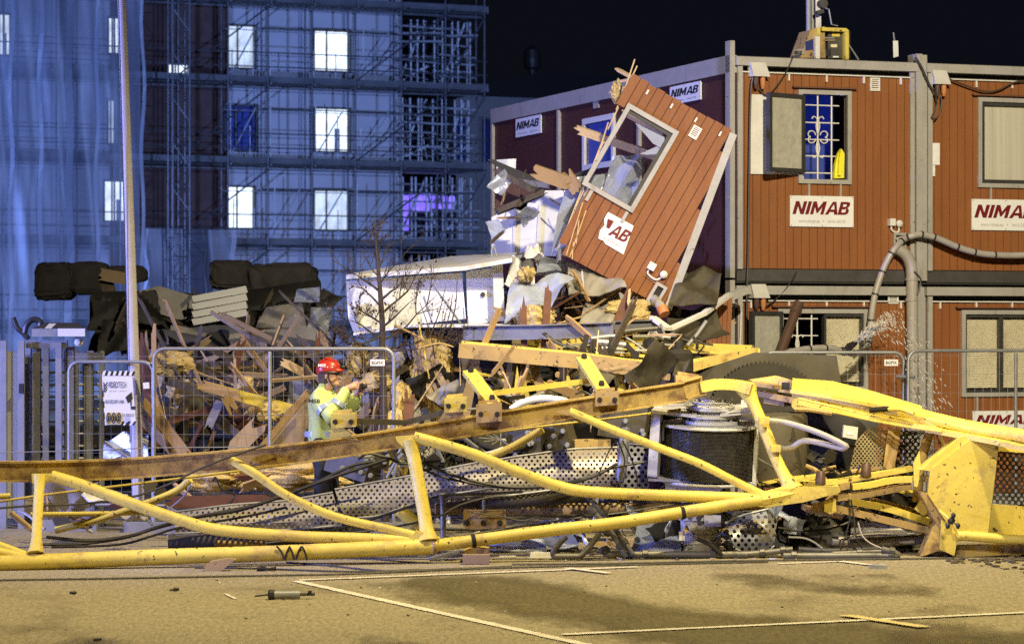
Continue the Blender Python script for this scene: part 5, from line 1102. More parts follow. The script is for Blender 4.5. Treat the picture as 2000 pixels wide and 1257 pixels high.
d0 = P(1277, 583, 33.3); c = MB(); c.tube(smooth_path([d0, P(1288, 595, 33.05), P(1294, 602, 33.0)], 4), .055, 14); dp = obj('duct_pipe', c, M['pvc'], pan, smooth=True)
c = MB(); c.tube([P(1292, 600, 33.01), P(1298, 614, 32.96)], [.062, .068], 14); obj('pipe_end', c, M['orange'], dp)
# torn sign on the panel
sq = [(1188, 414), (1238, 441), (1218, 497), (1182, 476), (1180, 471), (1169, 466), (1172, 450), (1181, 440), (1180, 428)]
tsn = thing('torn_sign', 'torn white sign board on the leaning panel, only its last letters left', 'sign', lq(*luv(1200, 480), .03))
c = MB(); c.prism([lq(*luv(*q), .024) for q in sq], LN * .01); obj('panel', c, M['sign'], tsn)
# ================================================================== LETTERING HAND DRAWN FOR THE MAROON SIGNS
u, v = luv(1187, 462); w_ = (luv(1232, 470)[0] - u)
la = V((0, 0, 0)); U2 = (RP(1225, 478, a0, LN) - RP(1183, 457, a0, LN)).normalized(); V2 = LN.cross(U2)
if V2.z < 0: V2 = -V2
o_ = RP(1184, 456, a0, LN, .036)
big_letters('AB', M['maroon'], o_ + U2 * .02, U2, V2, .26, .15, tsn)
c = MB(); c.prism([RP(x, y, a0, LN, .036) for x, y in ((1187, 427), (1199, 432), (1190, 447), (1184, 444))], LN * .003); obj('lettering', c, M['maroon'], tsn)
text('0416-250 00', M['greytext'], RP(1177, 466, a0, LN, .036), U2, V2, .20, .03, parent=tsn)
# splintered edge and timbers at the panel
def wood(nm, a, b, w_, t_, m, label, cat='timber', up=(0, -.3, 1), j0=.08, j1=.08, seed=1, group=None):
    c = MB(); c.plank(a, b, w_, t_, up, j0, j1, seed); return obj(nm, c, M[m], None, label, cat, group)
c = MB(); rd = random.Random(5)
for i in range(9):
    t = i / 8; u = edge_u(cs[3][1] * .97 + (cs[0][1] - cs[3][1]) * (.02 + .9 * t), 0); v = cs[3][1] + (cs[0][1] - cs[3][1]) * (.02 + .9 * t)
    c.plank(lq(u - .02, v, -.02), lq(u - .05 - rd.random() * .05, v + .25 + rd.random() * .3, -.03 - rd.random() * .05), .03, .015, LN, .05, .1, i)
obj('splintered_edge', c, M['woodpale'], pan)
c = MB()
for x0, y0, x1, y1, s_ in ((1107, 497, 1136, 404, 1), (1114, 500, 1142, 420, 2), (1126, 473, 1130, 440, 3), (1118, 503, 1120, 480, 4)):
    c.plank(lq(*luv(x0, y0), .03), lq(*luv(x1, y1), .03), .018, .012, LN, .04, .1, s_)
obj('peeling_batten', c, M['woodpale'], pan)
c = MB(); c.blob(P(1205, 178, 33.95), (.05, .07, .12), 3, .3); c.blob(P(1204, 187, 33.9), (.05, .07, .09), 9, .3); obj('wool_tuft', c, M['wool'], pan)
for k, (x0, y0, x1, y1, w_, lb) in enumerate(((1198, 178, 1222, 172, .05, 'short split end of timber at the upper corner of the leaning panel'), (1206, 160, 1228, 156, .03, 'small loose splinter just under the tip of the leaning panel'), (1210, 138, 1232, 150, .035, 'sharp splinter at the very top of the leaning panel'),
                                     (1130, 254, 1280, 305, .10, 'fresh broken timber sticking out left through the smashed leaning window'), (1222, 222, 1296, 262, .06, 'thin timber batten behind the upper part of the smashed leaning window'),
                                     (1048, 336, 1112, 358, .17, 'thick broken joist end left of the leaning panel'), (1108, 344, 1128, 372, .16, 'short pale block of board beside the thick broken joist'))):
    wood('broken_timber', P(x0, y0, 34.3 - .1 * (k > 4)), P(x1, y1, 34.2), w_, .05, 'wood' if k > 4 else 'woodpale', lb, seed=k + 3, j0=.12)
# film and crumpled sheets behind the panel
c = MB(); c.sheet([P(1075, 500, 34.3), P(1200, 420, 34.3), P(1262, 330, 34.5), P(1110, 350, 34.5)], 18, 14, .2, .004, 3); obj('plastic_film', c, M['film'], None, 'crumpled clear plastic film seen through and beside the smashed leaning window', 'plastic film')
c = MB(); c.sheet([P(1170, 400, 34.2), P(1235, 405, 34.2), P(1262, 300, 34.3), P(1195, 310, 34.3)], 14, 12, .2, .004, 8); obj('plastic_film', c, M['film'], None, 'bundle of clear plastic film hanging inside the smashed leaning window', 'plastic film')
# broken white inner wall left of the panel
iw = thing('broken_inner_wall', 'pale blue lit inner wall of the destroyed cabin, broken off above, left of the leaning panel', 'wall', P(1020, 510, 36.2))
c = MB(); c.prism(poly3([(960, 500), (1085, 500), (1118, 400), (1112, 372), (1060, 372), (1055, 384), (1005, 405), (985, 412), (960, 424)], 36.4), (0, .08, 0)); obj('panel', c, M['white'], iw)
for x0, x1 in ((1002, 1006), (1048, 1054)):
    c = MB(); c.beam(P(x0, 498, 36.37), P(x1, 400, 36.37), .03, .02, (0, 1, 0)); obj('seam_strip', c, M['trimwhite'], iw)
c = MB(); c.sheet([P(965, 690 - 175, 37), P(1000, 515, 37), P(1008, 310, 37), P(970, 312, 37)], 3, 6, .02, .05, 2); obj('cladding_strip', c, M['corr'], iw)
dr = MB(); dr.prism(poly3([(968, 330), (1045, 372), (1040, 392), (1004, 396), (974, 420), (968, 410)], 36.8), (0, .06, 0)); obj('cladding_remnant', dr, M['redshade'], iw)
for k, (pts, m, lb) in enumerate(((((952, 312), (960, 310), (1060, 352), (1058, 372), (1040, 370)), 'dark', 'black torn roof edge pointing left beside the long cabin wall'), (((968, 410), (1028, 388), (1060, 372), (1064, 382), (1010, 405), (972, 420)), 'dark', 'lower black torn roof edge above the pale inner wall'),
                         (((1105, 345), (1150, 330), (1165, 318), (1150, 345), (1120, 360)), 'dark', 'small black torn roofing flap left of the smashed leaning window'))):
    c = MB(); c.prism(poly3(pts, 36.0 - k * .2), (0, .1, 0)); obj('roof_fragment', c, M[m], None, lb, 'roof piece')
for k, (x0, y0, x1, y1, lb) in enumerate(((968, 330, 1040, 372, 'grey broken batten under the black torn roof edge'), (970, 412, 1062, 374, 'grey broken batten along the lower torn roof edge'), (985, 350, 1070, 362, 'pale metal strip caught between the torn roof edges'))):
    wood('broken_batten', P(x0, y0, 35.7), P(x1, y1, 35.6), .07, .03, 'woodgrey' if k < 2 else 'bluesteel', lb, 'batten', seed=k + 40)
# ================================================================== WHITE CABIN MODULE, CRUSHED
wb = thing('crushed_white_module', 'crushed white cabin module with a flat top and open front, behind the bare tree', 'cabin module', P(840, 640, 34.4))
def hx(nm, pts, Y, dep, m, par=wb): c = MB(); c.prism(poly3(pts, Y), (0, dep, 0)); return obj(nm, c, M[m], par)
c = MB(); t_ = [P(676, 545, 33.6), P(908, 528, 33.2), P(1000, 512, 33.0), P(1010, 500, 35.6), P(880, 508, 35.9), P(690, 540, 36)]
c.prism(t_, (0, 0, .05)); obj('roof_sheet', c, M['trimwhite'], wb)
hx('front_panel', [(676, 549), (902, 532), (910, 622), (690, 648), (680, 620)], 33.75, .04, 'white'); hx('front_panel', [(910, 530), (966, 522), (968, 628), (914, 634)], 33.7, .04, 'white')
hx('door_jamb', [(962, 516), (982, 514), (986, 626), (966, 628)], 33.4, .12, 'trimwhite')
c = MB(); c.prism([P(690, 650, 33.2), P(800, 634, 33.0), P(996, 634, 32.6), P(1000, 630, 34), P(700, 640, 34.5)], (0, 0, -.03)); obj('floor_sheet', c, M['trimwhite'], wb)
c = MB(); c.beam(P(842, 552, 33.4), P(906, 640, 32.9), .018, .018); obj('loose_rod', c, M['galv'], wb)
c = MB(); c.lathe([(.03, 0), (.03, .02)], P(943, 575, 33.68), (0, -1, 0), 10); obj('lock', c, M['black'], wb)
hx('crumpled_corner', [(693, 600), (722, 590), (735, 615), (725, 636), (700, 640)], 33.5, .2, 'trimwhite')
for k, (a, b, lb) in enumerate((((975, 512), (1030, 498), 'dark flat tray on the top of the crushed white module'), ((940, 520), (1000, 500), 'thin metal strip lying along the top of the crushed white module'))):
    c = MB(); c.beam(P(*a, 34), P(*b, 34), .25, .04); obj('metal_strip', c, M['bluesteel'], None, lb, 'metal strip')
c = MB(); c.tube(smooth_path([P(962, 505, 34.2), P(960, 488, 34.2), P(966, 484, 34.2), P(970, 500, 34.2)], 4), .012, 6); obj('tap', c, M['galv'], None, 'small bent tap sticking up on top of the crushed white module', 'tap')
# crumpled sheets and wool between the module and the panel
SH = [([(985, 628), (1040, 618), (1085, 560), (1110, 520), (1060, 545), (1000, 590)], 33.0, 'sheetblue', 'large blue grey crumpled sheet right of the crushed white module'),]
c = MB(); c.sheet([P(985, 632, 32.7), P(1060, 625, 32.6), P(1122, 545, 33.2), P(1000, 560, 33.3)], 12, 9, .16, .012, 11); obj('vapour_sheet', c, M['sheetblue'], None, 'large blue grey crumpled sheet right of the crushed white module', 'sheet', edge=None) if False else obj('vapour_sheet', c, M['sheetblue'], None, 'large blue grey crumpled sheet right of the crushed white module', 'sheet')
for k, (q, m, lb, sd) in enumerate((([(1045, 540), (1060, 500), (1135, 520), (1110, 545)], 'film', 'pale violet plastic sheet under the lower left corner of the leaning panel', 4),
                               ([(985, 560), (1045, 560), (1042, 515), (1000, 510)], 'white', 'white crumpled sheet next to the jamb of the crushed module', 6),
                               ([(1024, 500), (1058, 512), (1055, 490), (1026, 486)], 'trimwhite', 'small white board above the crumpled sheets', 2),
                               ([(1110, 580), (1225, 570), (1190, 520), (1110, 530)], 'sheetgrey', 'grey brown crumpled sheet under the leaning panel', 7),
                               ([(1130, 640), (1215, 640), (1230, 585), (1150, 575)], 'sheetgrey', 'folded grey plate in the dark hollow under the leaning panel', 9),
                               ([(1305, 600), (1400, 600), (1410, 535), (1330, 530)], 'slab', 'dark crumpled plate right below the leaning panel foot', 12),
                               ([(1310, 660), (1425, 665), (1390, 600), (1300, 610)], 'slab', 'large dark sheet behind the folded white channel', 14))):
    c = MB(); c.sheet([P(x, y, 33.4 - .08 * k + (.5 if i > 1 else 0)) for i, (x, y) in enumerate(q)], 11, 8, .14, .012, sd); obj('crumpled_sheet', c, M[m], None, lb, 'sheet')
for k, (x, y, rx, rz, Y, lb) in enumerate(((1030, 535, .10, .10, 33.2, 'yellow wool tuft between the white crumpled sheets'), (1044, 618, .17, .16, 32.5, 'yellow wool lump between two upright red splinters'), (1228, 600, .20, .09, 33.2, 'flattened wool roll under the foot of the leaning panel'), (1120, 640, .18, .06, 32.9, 'thin wool strip on the blue steel beam'),
                                          (1252, 620, .15, .07, 33.0, 'wool scrap behind the right end of the blue steel beam'), (845, 728, .22, .40, 33.2, 'tall slab of yellow mineral wool under the crushed white module'), (858, 770, .14, .34, 33.1, 'lower hanging piece of yellow mineral wool beside the bent boards'),
                                          (790, 790, .11, .24, 32.9, 'upright wool lump left of the small red board'), (775, 830, .12, .2, 32.7, 'wool lump behind the corner of the fence panel'), (560, 930, .55, .14, 31.4, 'wide spill of pale wool on the ground behind the rail'), (480, 905, .3, .13, 31.6, 'pale wool lump behind the rail left of the person'), (420, 935, .28, .12, 31.3, 'pale wool lump at the left end of the spill'), (700, 700, .16, .2, 33.6, 'greyish wool bundle behind the helmet'))):
    c = MB(); c.blob(P(x, y, Y), (rx, .18, rz), k + 20, .22, 26, 18); obj('mineral_wool', c, M['wool'], None, lb, 'insulation')
c = MB(); c.sheet([P(665, 820, 33.4), P(760, 860, 33.2), P(800, 690, 33.6), P(690, 690, 33.8)], 14, 12, .3, .02, 15); obj('plastic_tarp', c, M['sheetgrey'], None, 'violet grey crumpled tarp hanging behind the person and the fence tag', 'tarp')
c = MB(); c.sheet([P(760, 860, 33.0), P(830, 850, 33.0), P(800, 680, 33.6), P(745, 690, 33.8)], 10, 12, .25, .02, 19); obj('plastic_tarp', c, M['sheetgrey'], None, 'narrow crumpled tarp right of the fence corner', 'tarp')
c = MB(); c.sheet([P(1095, 645, 34.6), P(1240, 645, 34.6), P(1240, 560, 34.8), P(1100, 560, 34.8)], 8, 6, .15, .05, 21); obj('shade_backing', c, M['dark'], None, 'black sheet added for the shade in the hollow under the leaning panel', 'lining')  # black sheet stands in for the shade of the hollow
c = MB(); c.sheet([P(850, 860, 34.6), P(1330, 870, 34.6), P(1330, 640, 35), P(860, 640, 35)], 14, 8, .3, .06, 22); obj('shade_backing', c, M['dark'], None, 'black sheet added for the dark interior behind the mast lattice plates', 'lining')  # black sheet stands in for the shade under the mast
# upright red splinters, boards
for k, (x0, y0, x1, y1, w_, Y, m, lb) in enumerate(((1062, 690, 1071, 570, .085, 32.3, 'chipboard', 'tall red splinter, right one of the pair by the blue steel beam'), (1024, 690, 1022, 592, .075, 32.3, 'chipboard', 'short red splinter, left one of the pair by the blue steel beam'), (1196, 655, 1228, 580, .12, 32.9, 'chipboard', 'broad red splinter with a pale edge below the leaning panel'),
        (1226, 600, 1230, 566, .03, 32.8, 'woodpale', 'thin pale splinter next to the broad red one'), (1137, 532, 1139, 552, .02, 33.0, 'trimwhite', 'tiny white rod hanging under the edge of the leaning panel'),
        (884, 795, 832, 690, .2, 32.9, 'ply', 'bent board leaning against the yellow wool slab'), (868, 800, 815, 660, .11, 33.0, 'wood', 'narrow bent plank beside the leaning bent board'), (893, 800, 850, 720, .08, 32.8, 'ply', 'short bent plank at the foot of the yellow wool slab'), (797, 830, 800, 775, .12, 32.5, 'chipboard', 'small upright red board left of the yellow brackets'),
        (770, 650, 800, 644, .05, 33.2, 'woodpale', 'short batten end under the crushed white module'), (905, 660, 915, 760, .1, 32.6, 'woodgrey', 'dark post behind the left end of the mast chord'), (728, 850, 733, 690, .12, 33.0, 'woodgrey', 'left dark post behind the fence tag'), (752, 850, 755, 690, .12, 33.0, 'woodgrey', 'right dark post behind the fence tag'),
        (556, 708, 616, 740, .10, 33.4, 'woodpale', 'pale beam pointing at the helmet from the left'), (402, 755, 572, 800, .13, 33.0, 'yellow', 'long yellow painted board behind the fence'), (498, 795, 560, 812, .06, 33.2, 'wood', 'thin timber below the yellow painted board'), (398, 752, 470, 775, .11, 32.9, 'wood', 'splintered brown beam end on top of the yellow painted board'), (440, 770, 455, 800, .12, 32.8, 'wood', 'short split board hanging from the splintered beam end'),
        (430, 782, 408, 830, .10, 33.4, 'sheetgrey', 'bent metal strip under the splintered beam end'), (300, 640, 302, 742, .055, 32.6, 'wood', 'tall splinter rising above the fence corner by the flagpole'), (286, 660, 288, 720, .04, 32.7, 'wood', 'second splinter just right of the flagpole'), (272, 665, 305, 860, .11, 32.7, 'chipboard', 'long red brown board leaning beside the flagpole'),
        (290, 790, 365, 890, .13, 32.4, 'wood', 'leaning plank crossing behind the fence post by the flagpole'), (300, 770, 335, 880, .08, 32.5, 'wood', 'narrower leaning plank left of the crossing one'), (250, 790, 350, 895, .10, 32.6, 'ply', 'flat plank lying slantwise below the security sign'), (620, 655, 622, 700, .05, 33.6, 'chipboard', 'pointed splinter rising behind the helmet'),
        (330, 980, 560, 976, .13, 30.6, 'chipboard', 'long red brown board on the ground behind the jib'), (560, 976, 625, 984, .08, 30.6, 'chipboard', 'short red brown board at the right end of the long one'), (240, 850, 420, 795, .08, 33.5, 'chipboard', 'dark red board low behind the fence'), (480, 850, 300, 790, .06, 33.6, 'woodgrey', 'grey plank low behind the fence'),
        (455, 880, 500, 835, .2, 32.0, 'ply', 'jagged piece of plywood rising behind the rail'), (350, 770, 420, 765, .2, 34.0, 'woodgrey', 'dark plank behind the splintered beam end'))):
    a, b = P(x0, y0, Y), P(x1, y1, Y + .05); dv = (b - a); up = (0, 0, 1) if abs(dv.x) > abs(dv.z) else (1, 0, 0)
    wood('broken_plank', a, b, w_, .035, m, lb, 'plank', up, .16, .20, k + 60)
# plywood slab behind person
c = MB(); c.prism(poly3([(500, 900), (560, 800), (598, 770), (640, 790), (650, 900)], 33.0), (0, .03, 0)); obj('plywood_sheet', c, M['ply'], None, 'big tilted plywood sheet behind the person', 'plywood')
wood('broken_plank', P(505, 880, 32.8), P(598, 768, 32.8), .06, .04, 'wood', 'slanting batten along the edge of the big plywood sheet', 'plank', seed=91)
c = MB(); c.prism(poly3([(560, 960), (575, 915), (615, 905), (622, 960)], 32.0), (0, .03, 0)); obj('plywood_sheet', c, M['ply'], None, 'lower plywood sheet standing behind the legs of the person', 'plywood')
c = MB(); c.prism(poly3([(566, 740), (615, 745), (600, 800), (560, 800)], 33.8), (0, .05, 0)); obj('violet_sheet', c, M['bluesteel'], None, 'dark violet panel under the pale beam left of the helmet', 'panel')
# ================================================================== BLUE STEEL BEAM AND METAL TUBES ON THE MAST
def beamI(nm, pts, wd, hg, m, lb, cat='beam'):
    h = hg / 2; w2 = wd / 2; pr = [(-w2, -h), (w2, -h), (w2, -h + .015), (.01, -h + .015), (.01, h - .015), (w2, h - .015), (w2, h), (-w2, h), (-w2, h - .015), (-.01, h - .015), (-.01, -h + .015), (-w2, -h + .015)]
    c = MB(); c.sweep([P(*q) for q in pts], pr); return obj(nm, c, M[m], None, lb, cat)
beamI('steel_beam', [(905, 650, 32.5), (1060, 648, 32.2), (1198, 643, 32.0)], .16, .17, 'bluesteel', 'long blue grey steel beam lying on top of the mast')
beamI('steel_beam', [(1195, 635, 32.6), (1284, 632, 32.6)], .14, .10, 'steel', 'short dark steel beam at the right end of the blue steel beam')
for k, (x0, y0, x1, y1, r_, Y, lb) in enumerate(((1202, 649, 1285, 641, .03, 32.2, 'thin galvanised angle under the short dark beam'), (1155, 661, 1210, 656, .028, 31.9, 'grey tube under the blue steel beam'), (1168, 668, 1222, 674, .04, 31.8, 'dark thick tube end on the mast deck'), (1100, 678, 1160, 675, .025, 31.9, 'thin yellow smeared tube on the mast deck'), (1175, 680, 1215, 682, .03, 31.8, 'short pale tube below the dark thick tube end'),
        (1236, 658, 1310, 659, .03, 32.4, 'flat grey rail right of the mast deck'), (1240, 672, 1330, 676, .025, 32.0, 'pale tube across the mast deck'), (1222, 658, 1260, 684, .012, 31.8, 'bent black rod on the mast deck'), (1240, 684, 1320, 686, .012, 31.8, 'thin rod lying along the mast deck edge'), (1270, 648, 1340, 690, .02, 32.2, 'bent grey strip falling from the short dark beam'), (1290, 632, 1300, 660, .015, 32.4, 'small twisted strip beside the bent grey strip'))):
    c = MB(); c.tube(smooth_path([P(x0, y0, Y), P((x0 + x1) / 2, (y0 + y1) / 2 - 1, Y), P(x1, y1, Y)], 3), r_, 8); obj('loose_tube', c, M['galv' if k % 3 else 'steel'], None, lb, 'tube', smooth=True)
for k, (x0, y0, x1, y1, lb) in enumerate(((1146, 655, 1138, 688, 'left black steel claw on the mast deck'), (1160, 665, 1155, 690, 'middle black steel claw on the mast deck'), (1195, 660, 1192, 688, 'upright black steel claw on the mast deck'), (1222, 672, 1240, 692, 'right black steel claw on the mast deck'))):
    c = MB(); c.beam(P(x0, y0, 31.8), P(x1, y1, 31.7), .06, .05, (0, 1, 0)); d_ = V(c.v[0]); c.lathe([(.05, 0), (.05, .06)], P(x1, y1, 31.7), (0, -1, 0), 8); obj('steel_claw', c, M['rubber'], None, lb, 'claw')
c = MB(); c.sweep([P(1275, 620, 32.6), P(1306, 642, 32.4)], [(-.05, -.02), (.05, -.02), (.05, .02), (-.05, .02)]); c.sweep([P(1308, 642, 32.4), P(1375, 612, 32.9), P(1425, 575, 33.6)], [(-.04, -.02), (.04, -.02), (.04, .02), (-.04, .02)]); obj('white_channel', c, M['trimwhite'], None, 'folded white channel bent in a v below the leaning panel', 'channel')
# torn red wall piece by the cabin corner
tw = thing('torn_wall_piece', 'small torn piece of red cladding standing left of the cabin corner post', 'wall piece', P(1400, 700, 33.9))
c = MB()
for i in range(6):
    x0 = 1372 + i * 9.2; x1 = x0 + 8.4; yt = [632, 618, 604, 594, 585, 580][i]; dx = 4
    c.prism(poly3([(x0, 700), (x1, 700), (x1 + dx, yt - 4), (x0 + dx, yt)], 33.9), (0, .05, 0))
obj('cladding', c, M['red'], tw)
c = MB(); c.prism(poly3([(1388, 640), (1397, 622), (1398, 638), (1389, 656)], 33.87), (0, .02, 0)); obj('vent', c, M['trimwhite'], tw)
c = MB(); c.sheet([P(1350, 660, 33.8), P(1372, 680, 33.7), P(1372, 615, 33.8), P(1352, 615, 33.9)], 6, 6, .1, .01, 5); obj('torn_paper', c, M['trimwhite'], tw)
c = MB(); c.sheet([P(1365, 690, 33.7), P(1378, 690, 33.7), P(1380, 655, 33.8), P(1366, 660, 33.8)], 4, 5, .08, .01, 6); obj('torn_paper', c, M['trimwhite'], tw)
c = MB(); c.plank(P(1345, 640, 33.8), P(1412, 580, 33.9), .05, .03, (0, 0, 1), .05, .1, 3); obj('edge_batten', c, M['woodpale'], tw)
c = MB(); c.beam(P(1428, 578, 34.6), P(1456, 566, 34.9), .09, .09); obj('cable_box', c, M['box'], None, 'pale plastic box broken loose beside the corner post of the lower cabin', 'box')
wood('broken_plank', P(1416, 632, 34.5), P(1434, 628, 34.5), .04, .03, 'woodpale', 'tiny pale splinter stuck in the cabin corner post', 'plank', seed=77)
# ================================================================== FAR DEBRIS, LEFT (out of focus)
fd = thing('wrecked_dark_cabin', 'blackened crushed cabin far behind the fence, left of the tree', 'cabin', P(420, 800, 46))
c = MB(); c.sheet([P(180, 700, 46.5), P(650, 700, 46), P(630, 560, 46.5), P(185, 585, 47)], 14, 8, .5, .1, 31); obj('crushed_wall', c, M['dark'], fd)
c = MB(); c.sheet([P(300, 640, 44), P(640, 660, 44), P(660, 690, 43), P(330, 672, 43)], 14, 4, .15, .08, 32); obj('roof_deck', c, M['bluesteel'], fd)
c = MB(); c.sheet([P(320, 680, 43.5), P(655, 684, 43.5), P(640, 655, 44), P(340, 645, 44)], 14, 4, .18, .05, 35); obj('roof_edge', c, M['sheetgrey'], fd)
for k, (x0, y0, x1, y1, w_, lb) in enumerate(((72, 548, 148, 552, .64, 'leftmost dark wrapped bundle in the blurred debris'), (138, 542, 215, 545, .58, 'second dark wrapped bundle, next to the leftmost one'), (205, 530, 285, 540, .30, 'thin dark wrapped bundle behind the flagpole'), (412, 534, 490, 538, .5, 'dark wrapped bundle right of the slatted white panel'), (485, 545, 622, 548, .58, 'long dark wrapped bundle left of the bare tree'))):
    Y = 50 if k < 3 else 49; a, b = P(x0, y0, Y), P(x1, y1, Y); c = MB(); L_ = (b - a).length; r_ = w_ / 2
    c.blob(a.lerp(b, .5), (L_ * .56, r_ * 1.2, r_ * 1.12), 140 + k, .12, 30, 20, 4.5); c.sm = 24
    q = np.array(c.v); m0 = np.array(a.lerp(b, .5)); rr_ = np.array((L_ * .56, r_ * 1.2, r_ * 1.12)); dd_ = (q - m0) / rr_; c.v = [tuple(v) for v in m0 + rr_ * np.sign(dd_) * np.abs(dd_) ** .42 * .9]
    obj('wrapped_bundle', c, M['wrap'], None, lb, 'bundle')
c = MB(); c.box(P(222, 612, 49), (.75, .6, .6)); c2 = obj('dark_crate', c, M['wrap'], None, 'dark square crate below the wrapped bundles left of the flagpole', 'crate')
c = MB()
sp_ = thing('slatted_panel', 'pale slatted panel lying tilted in the blurred debris right of the flagpole', 'panel', P(430, 630, 45))
for k in range(4):
    y = 578 + k * 15; c = MB(); c.prism(poly3([(374, y), (480, y - 20), (484, y - 7), (378, y + 12)], 45 - k * .05), (0, .06, 0)); obj('board', c, M['white'], sp_)
for x in (385, 470): c = MB(); c.beam(P(x, 560 if x > 400 else 576, 45.1), P(x + 4, 610 if x > 400 else 636, 45.1), .06, .05, (0, 1, 0)); obj('rail', c, M['woodgrey'], sp_)
c = MB(); c.prism(poly3([(272, 568), (310, 558), (376, 578), (378, 628), (340, 622), (276, 600)], 45.8), (0, .08, 0)); obj('grey_board', c, M['sheetgrey'], None, 'wide grey board left of the slatted white panel', 'board')
wood('broken_plank', P(205, 540, 47), P(250, 690, 46.5), .22, .06, 'woodgrey', 'long dark beam slanting behind the flagpole', 'plank', (1, 0, 0), .1, .1, 201)
wood('broken_plank', P(195, 535, 46.8), P(250, 545, 46.8), .2, .06, 'ply', 'torn brown board among the wrapped bundles', 'plank', (0, 0, 1), .2, .2, 202)
for k, (q, m, lb) in enumerate((([(500, 640), (600, 640), (590, 590), (520, 600)], 'sheetgrey', 'grey crumpled heap of sheet right of the slatted panel'), ([(598, 650), (640, 650), (650, 600), (610, 600)], 'corr', 'pale corner of cladding left of the crushed white module'), ([(575, 590), (625, 590), (625, 560), (580, 565)], 'sheetblue', 'pale sheet under the long dark bundle'))):
    c = MB(); c.sheet([P(x, y, 44) for x, y in q], 8, 6, .25, .03, 50 + k); obj('crumpled_sheet', c, M[m], None, lb, 'sheet')
c = MB(); c.blob(P(575, 600, 46), (.3, .2, .12), 71, .2); obj('dark_bag', c, M['dark'], None, 'dark bag on the grey crumpled heap', 'bag')
# wall of splintered boards
tb = thing('splintered_board_wall', 'row of splintered upright boards of a burst cabin wall behind the fence', 'board wall', P(430, 900, 37.5)); rd = random.Random(12)
for i in range(30):
    x = 312 + i * 8.2 + rd.uniform(-3, 3); yt = 672 + rd.uniform(0, 46) * rd.random(); yb = 762 + rd.uniform(-5, 45); c = MB(); Y = 37.5 + rd.uniform(-.3, .3)
    c.plank(P(x + rd.uniform(-16, 16), yb, Y), P(x, yt, Y + .1), rd.uniform(.03, .12), .03, (1, 0, 0), .3, .25, i + 300); obj('board', c, M['woodgrey' if i % 5 else 'ply'], tb)
c = MB(); c.sheet([P(300, 850, 39), P(610, 860, 39), P(610, 670, 39.2), P(310, 670, 39.2)], 8, 6, .2, .05, 66); obj('shade_backing', c, M['dark'], None, 'black sheet added for the dark hollow behind the splintered boards', 'lining')  # added black sheet that keeps the gaps between boards dark
c = MB(); c.tube(smooth_path([P(355, 860, 34), P(362, 800, 34), P(380, 785, 34), P(395, 800, 34), P(400, 850, 34)], 5), .09, 12); obj('bent_duct', c, M['slab'], None, 'grey bent ventilation duct behind the fence', 'duct', smooth=True)
c = MB(); c.sheet([P(335, 820, 33.8), P(370, 818, 33.8), P(365, 795, 34), P(325, 800, 34)], 5, 4, .08, .01, 44); obj('crumpled_sheet', c, M['ply'], None, 'small pale board scrap left of the bent duct', 'sheet')
c = MB(); c.sheet([P(200, 905, 32.5), P(290, 905, 32.5), P(290, 850, 32.8), P(205, 858, 32.8)], 8, 6, .1, .02, 45); obj('crumpled_sheet', c, M['corr'], None, 'violet white crumpled sheet on the ground under the security sign', 'sheet')
c = MB(); c.sheet([P(140, 965, 30), P(200, 985, 29.6), P(250, 968, 30.4), P(190, 958, 30.6)], 8, 5, .08, .02, 46); obj('crumpled_sheet', c, M['white'], None, 'white folded sheet on the ground behind the left strut', 'sheet')
# dark leafy hedge behind the jib
hd2 = thing('low_shrub', 'dark low shrub under the jib behind the middle strut', 'shrub', P(865, 960, 31)); rd = random.Random(6); c = MB()
for i in range(420):
    p = P(rd.uniform(785, 945), rd.uniform(862, 930), 31 + rd.uniform(-.3, .3)); s_ = .035; a_ = V((rd.uniform(-1, 1), rd.uniform(-1, 1), rd.uniform(-.5, 1))).normalized(); b_ = a_.cross(V((.3, .5, .8))).normalized()
    c.add([p - b_ * s_ * .4, p + a_ * s_, p + b_ * s_ * .4, p - a_ * s_], [(0, 1, 2, 3)])
obj('foliage', c, M['moss'], hd2)
c = MB()
for i in range(12): x = rd.uniform(800, 930); c.tube([P(x, 960, 31), P(x + rd.uniform(-15, 15), 870, 31)], [.012, .004], 5)
obj('stems', c, M['bark'], hd2)
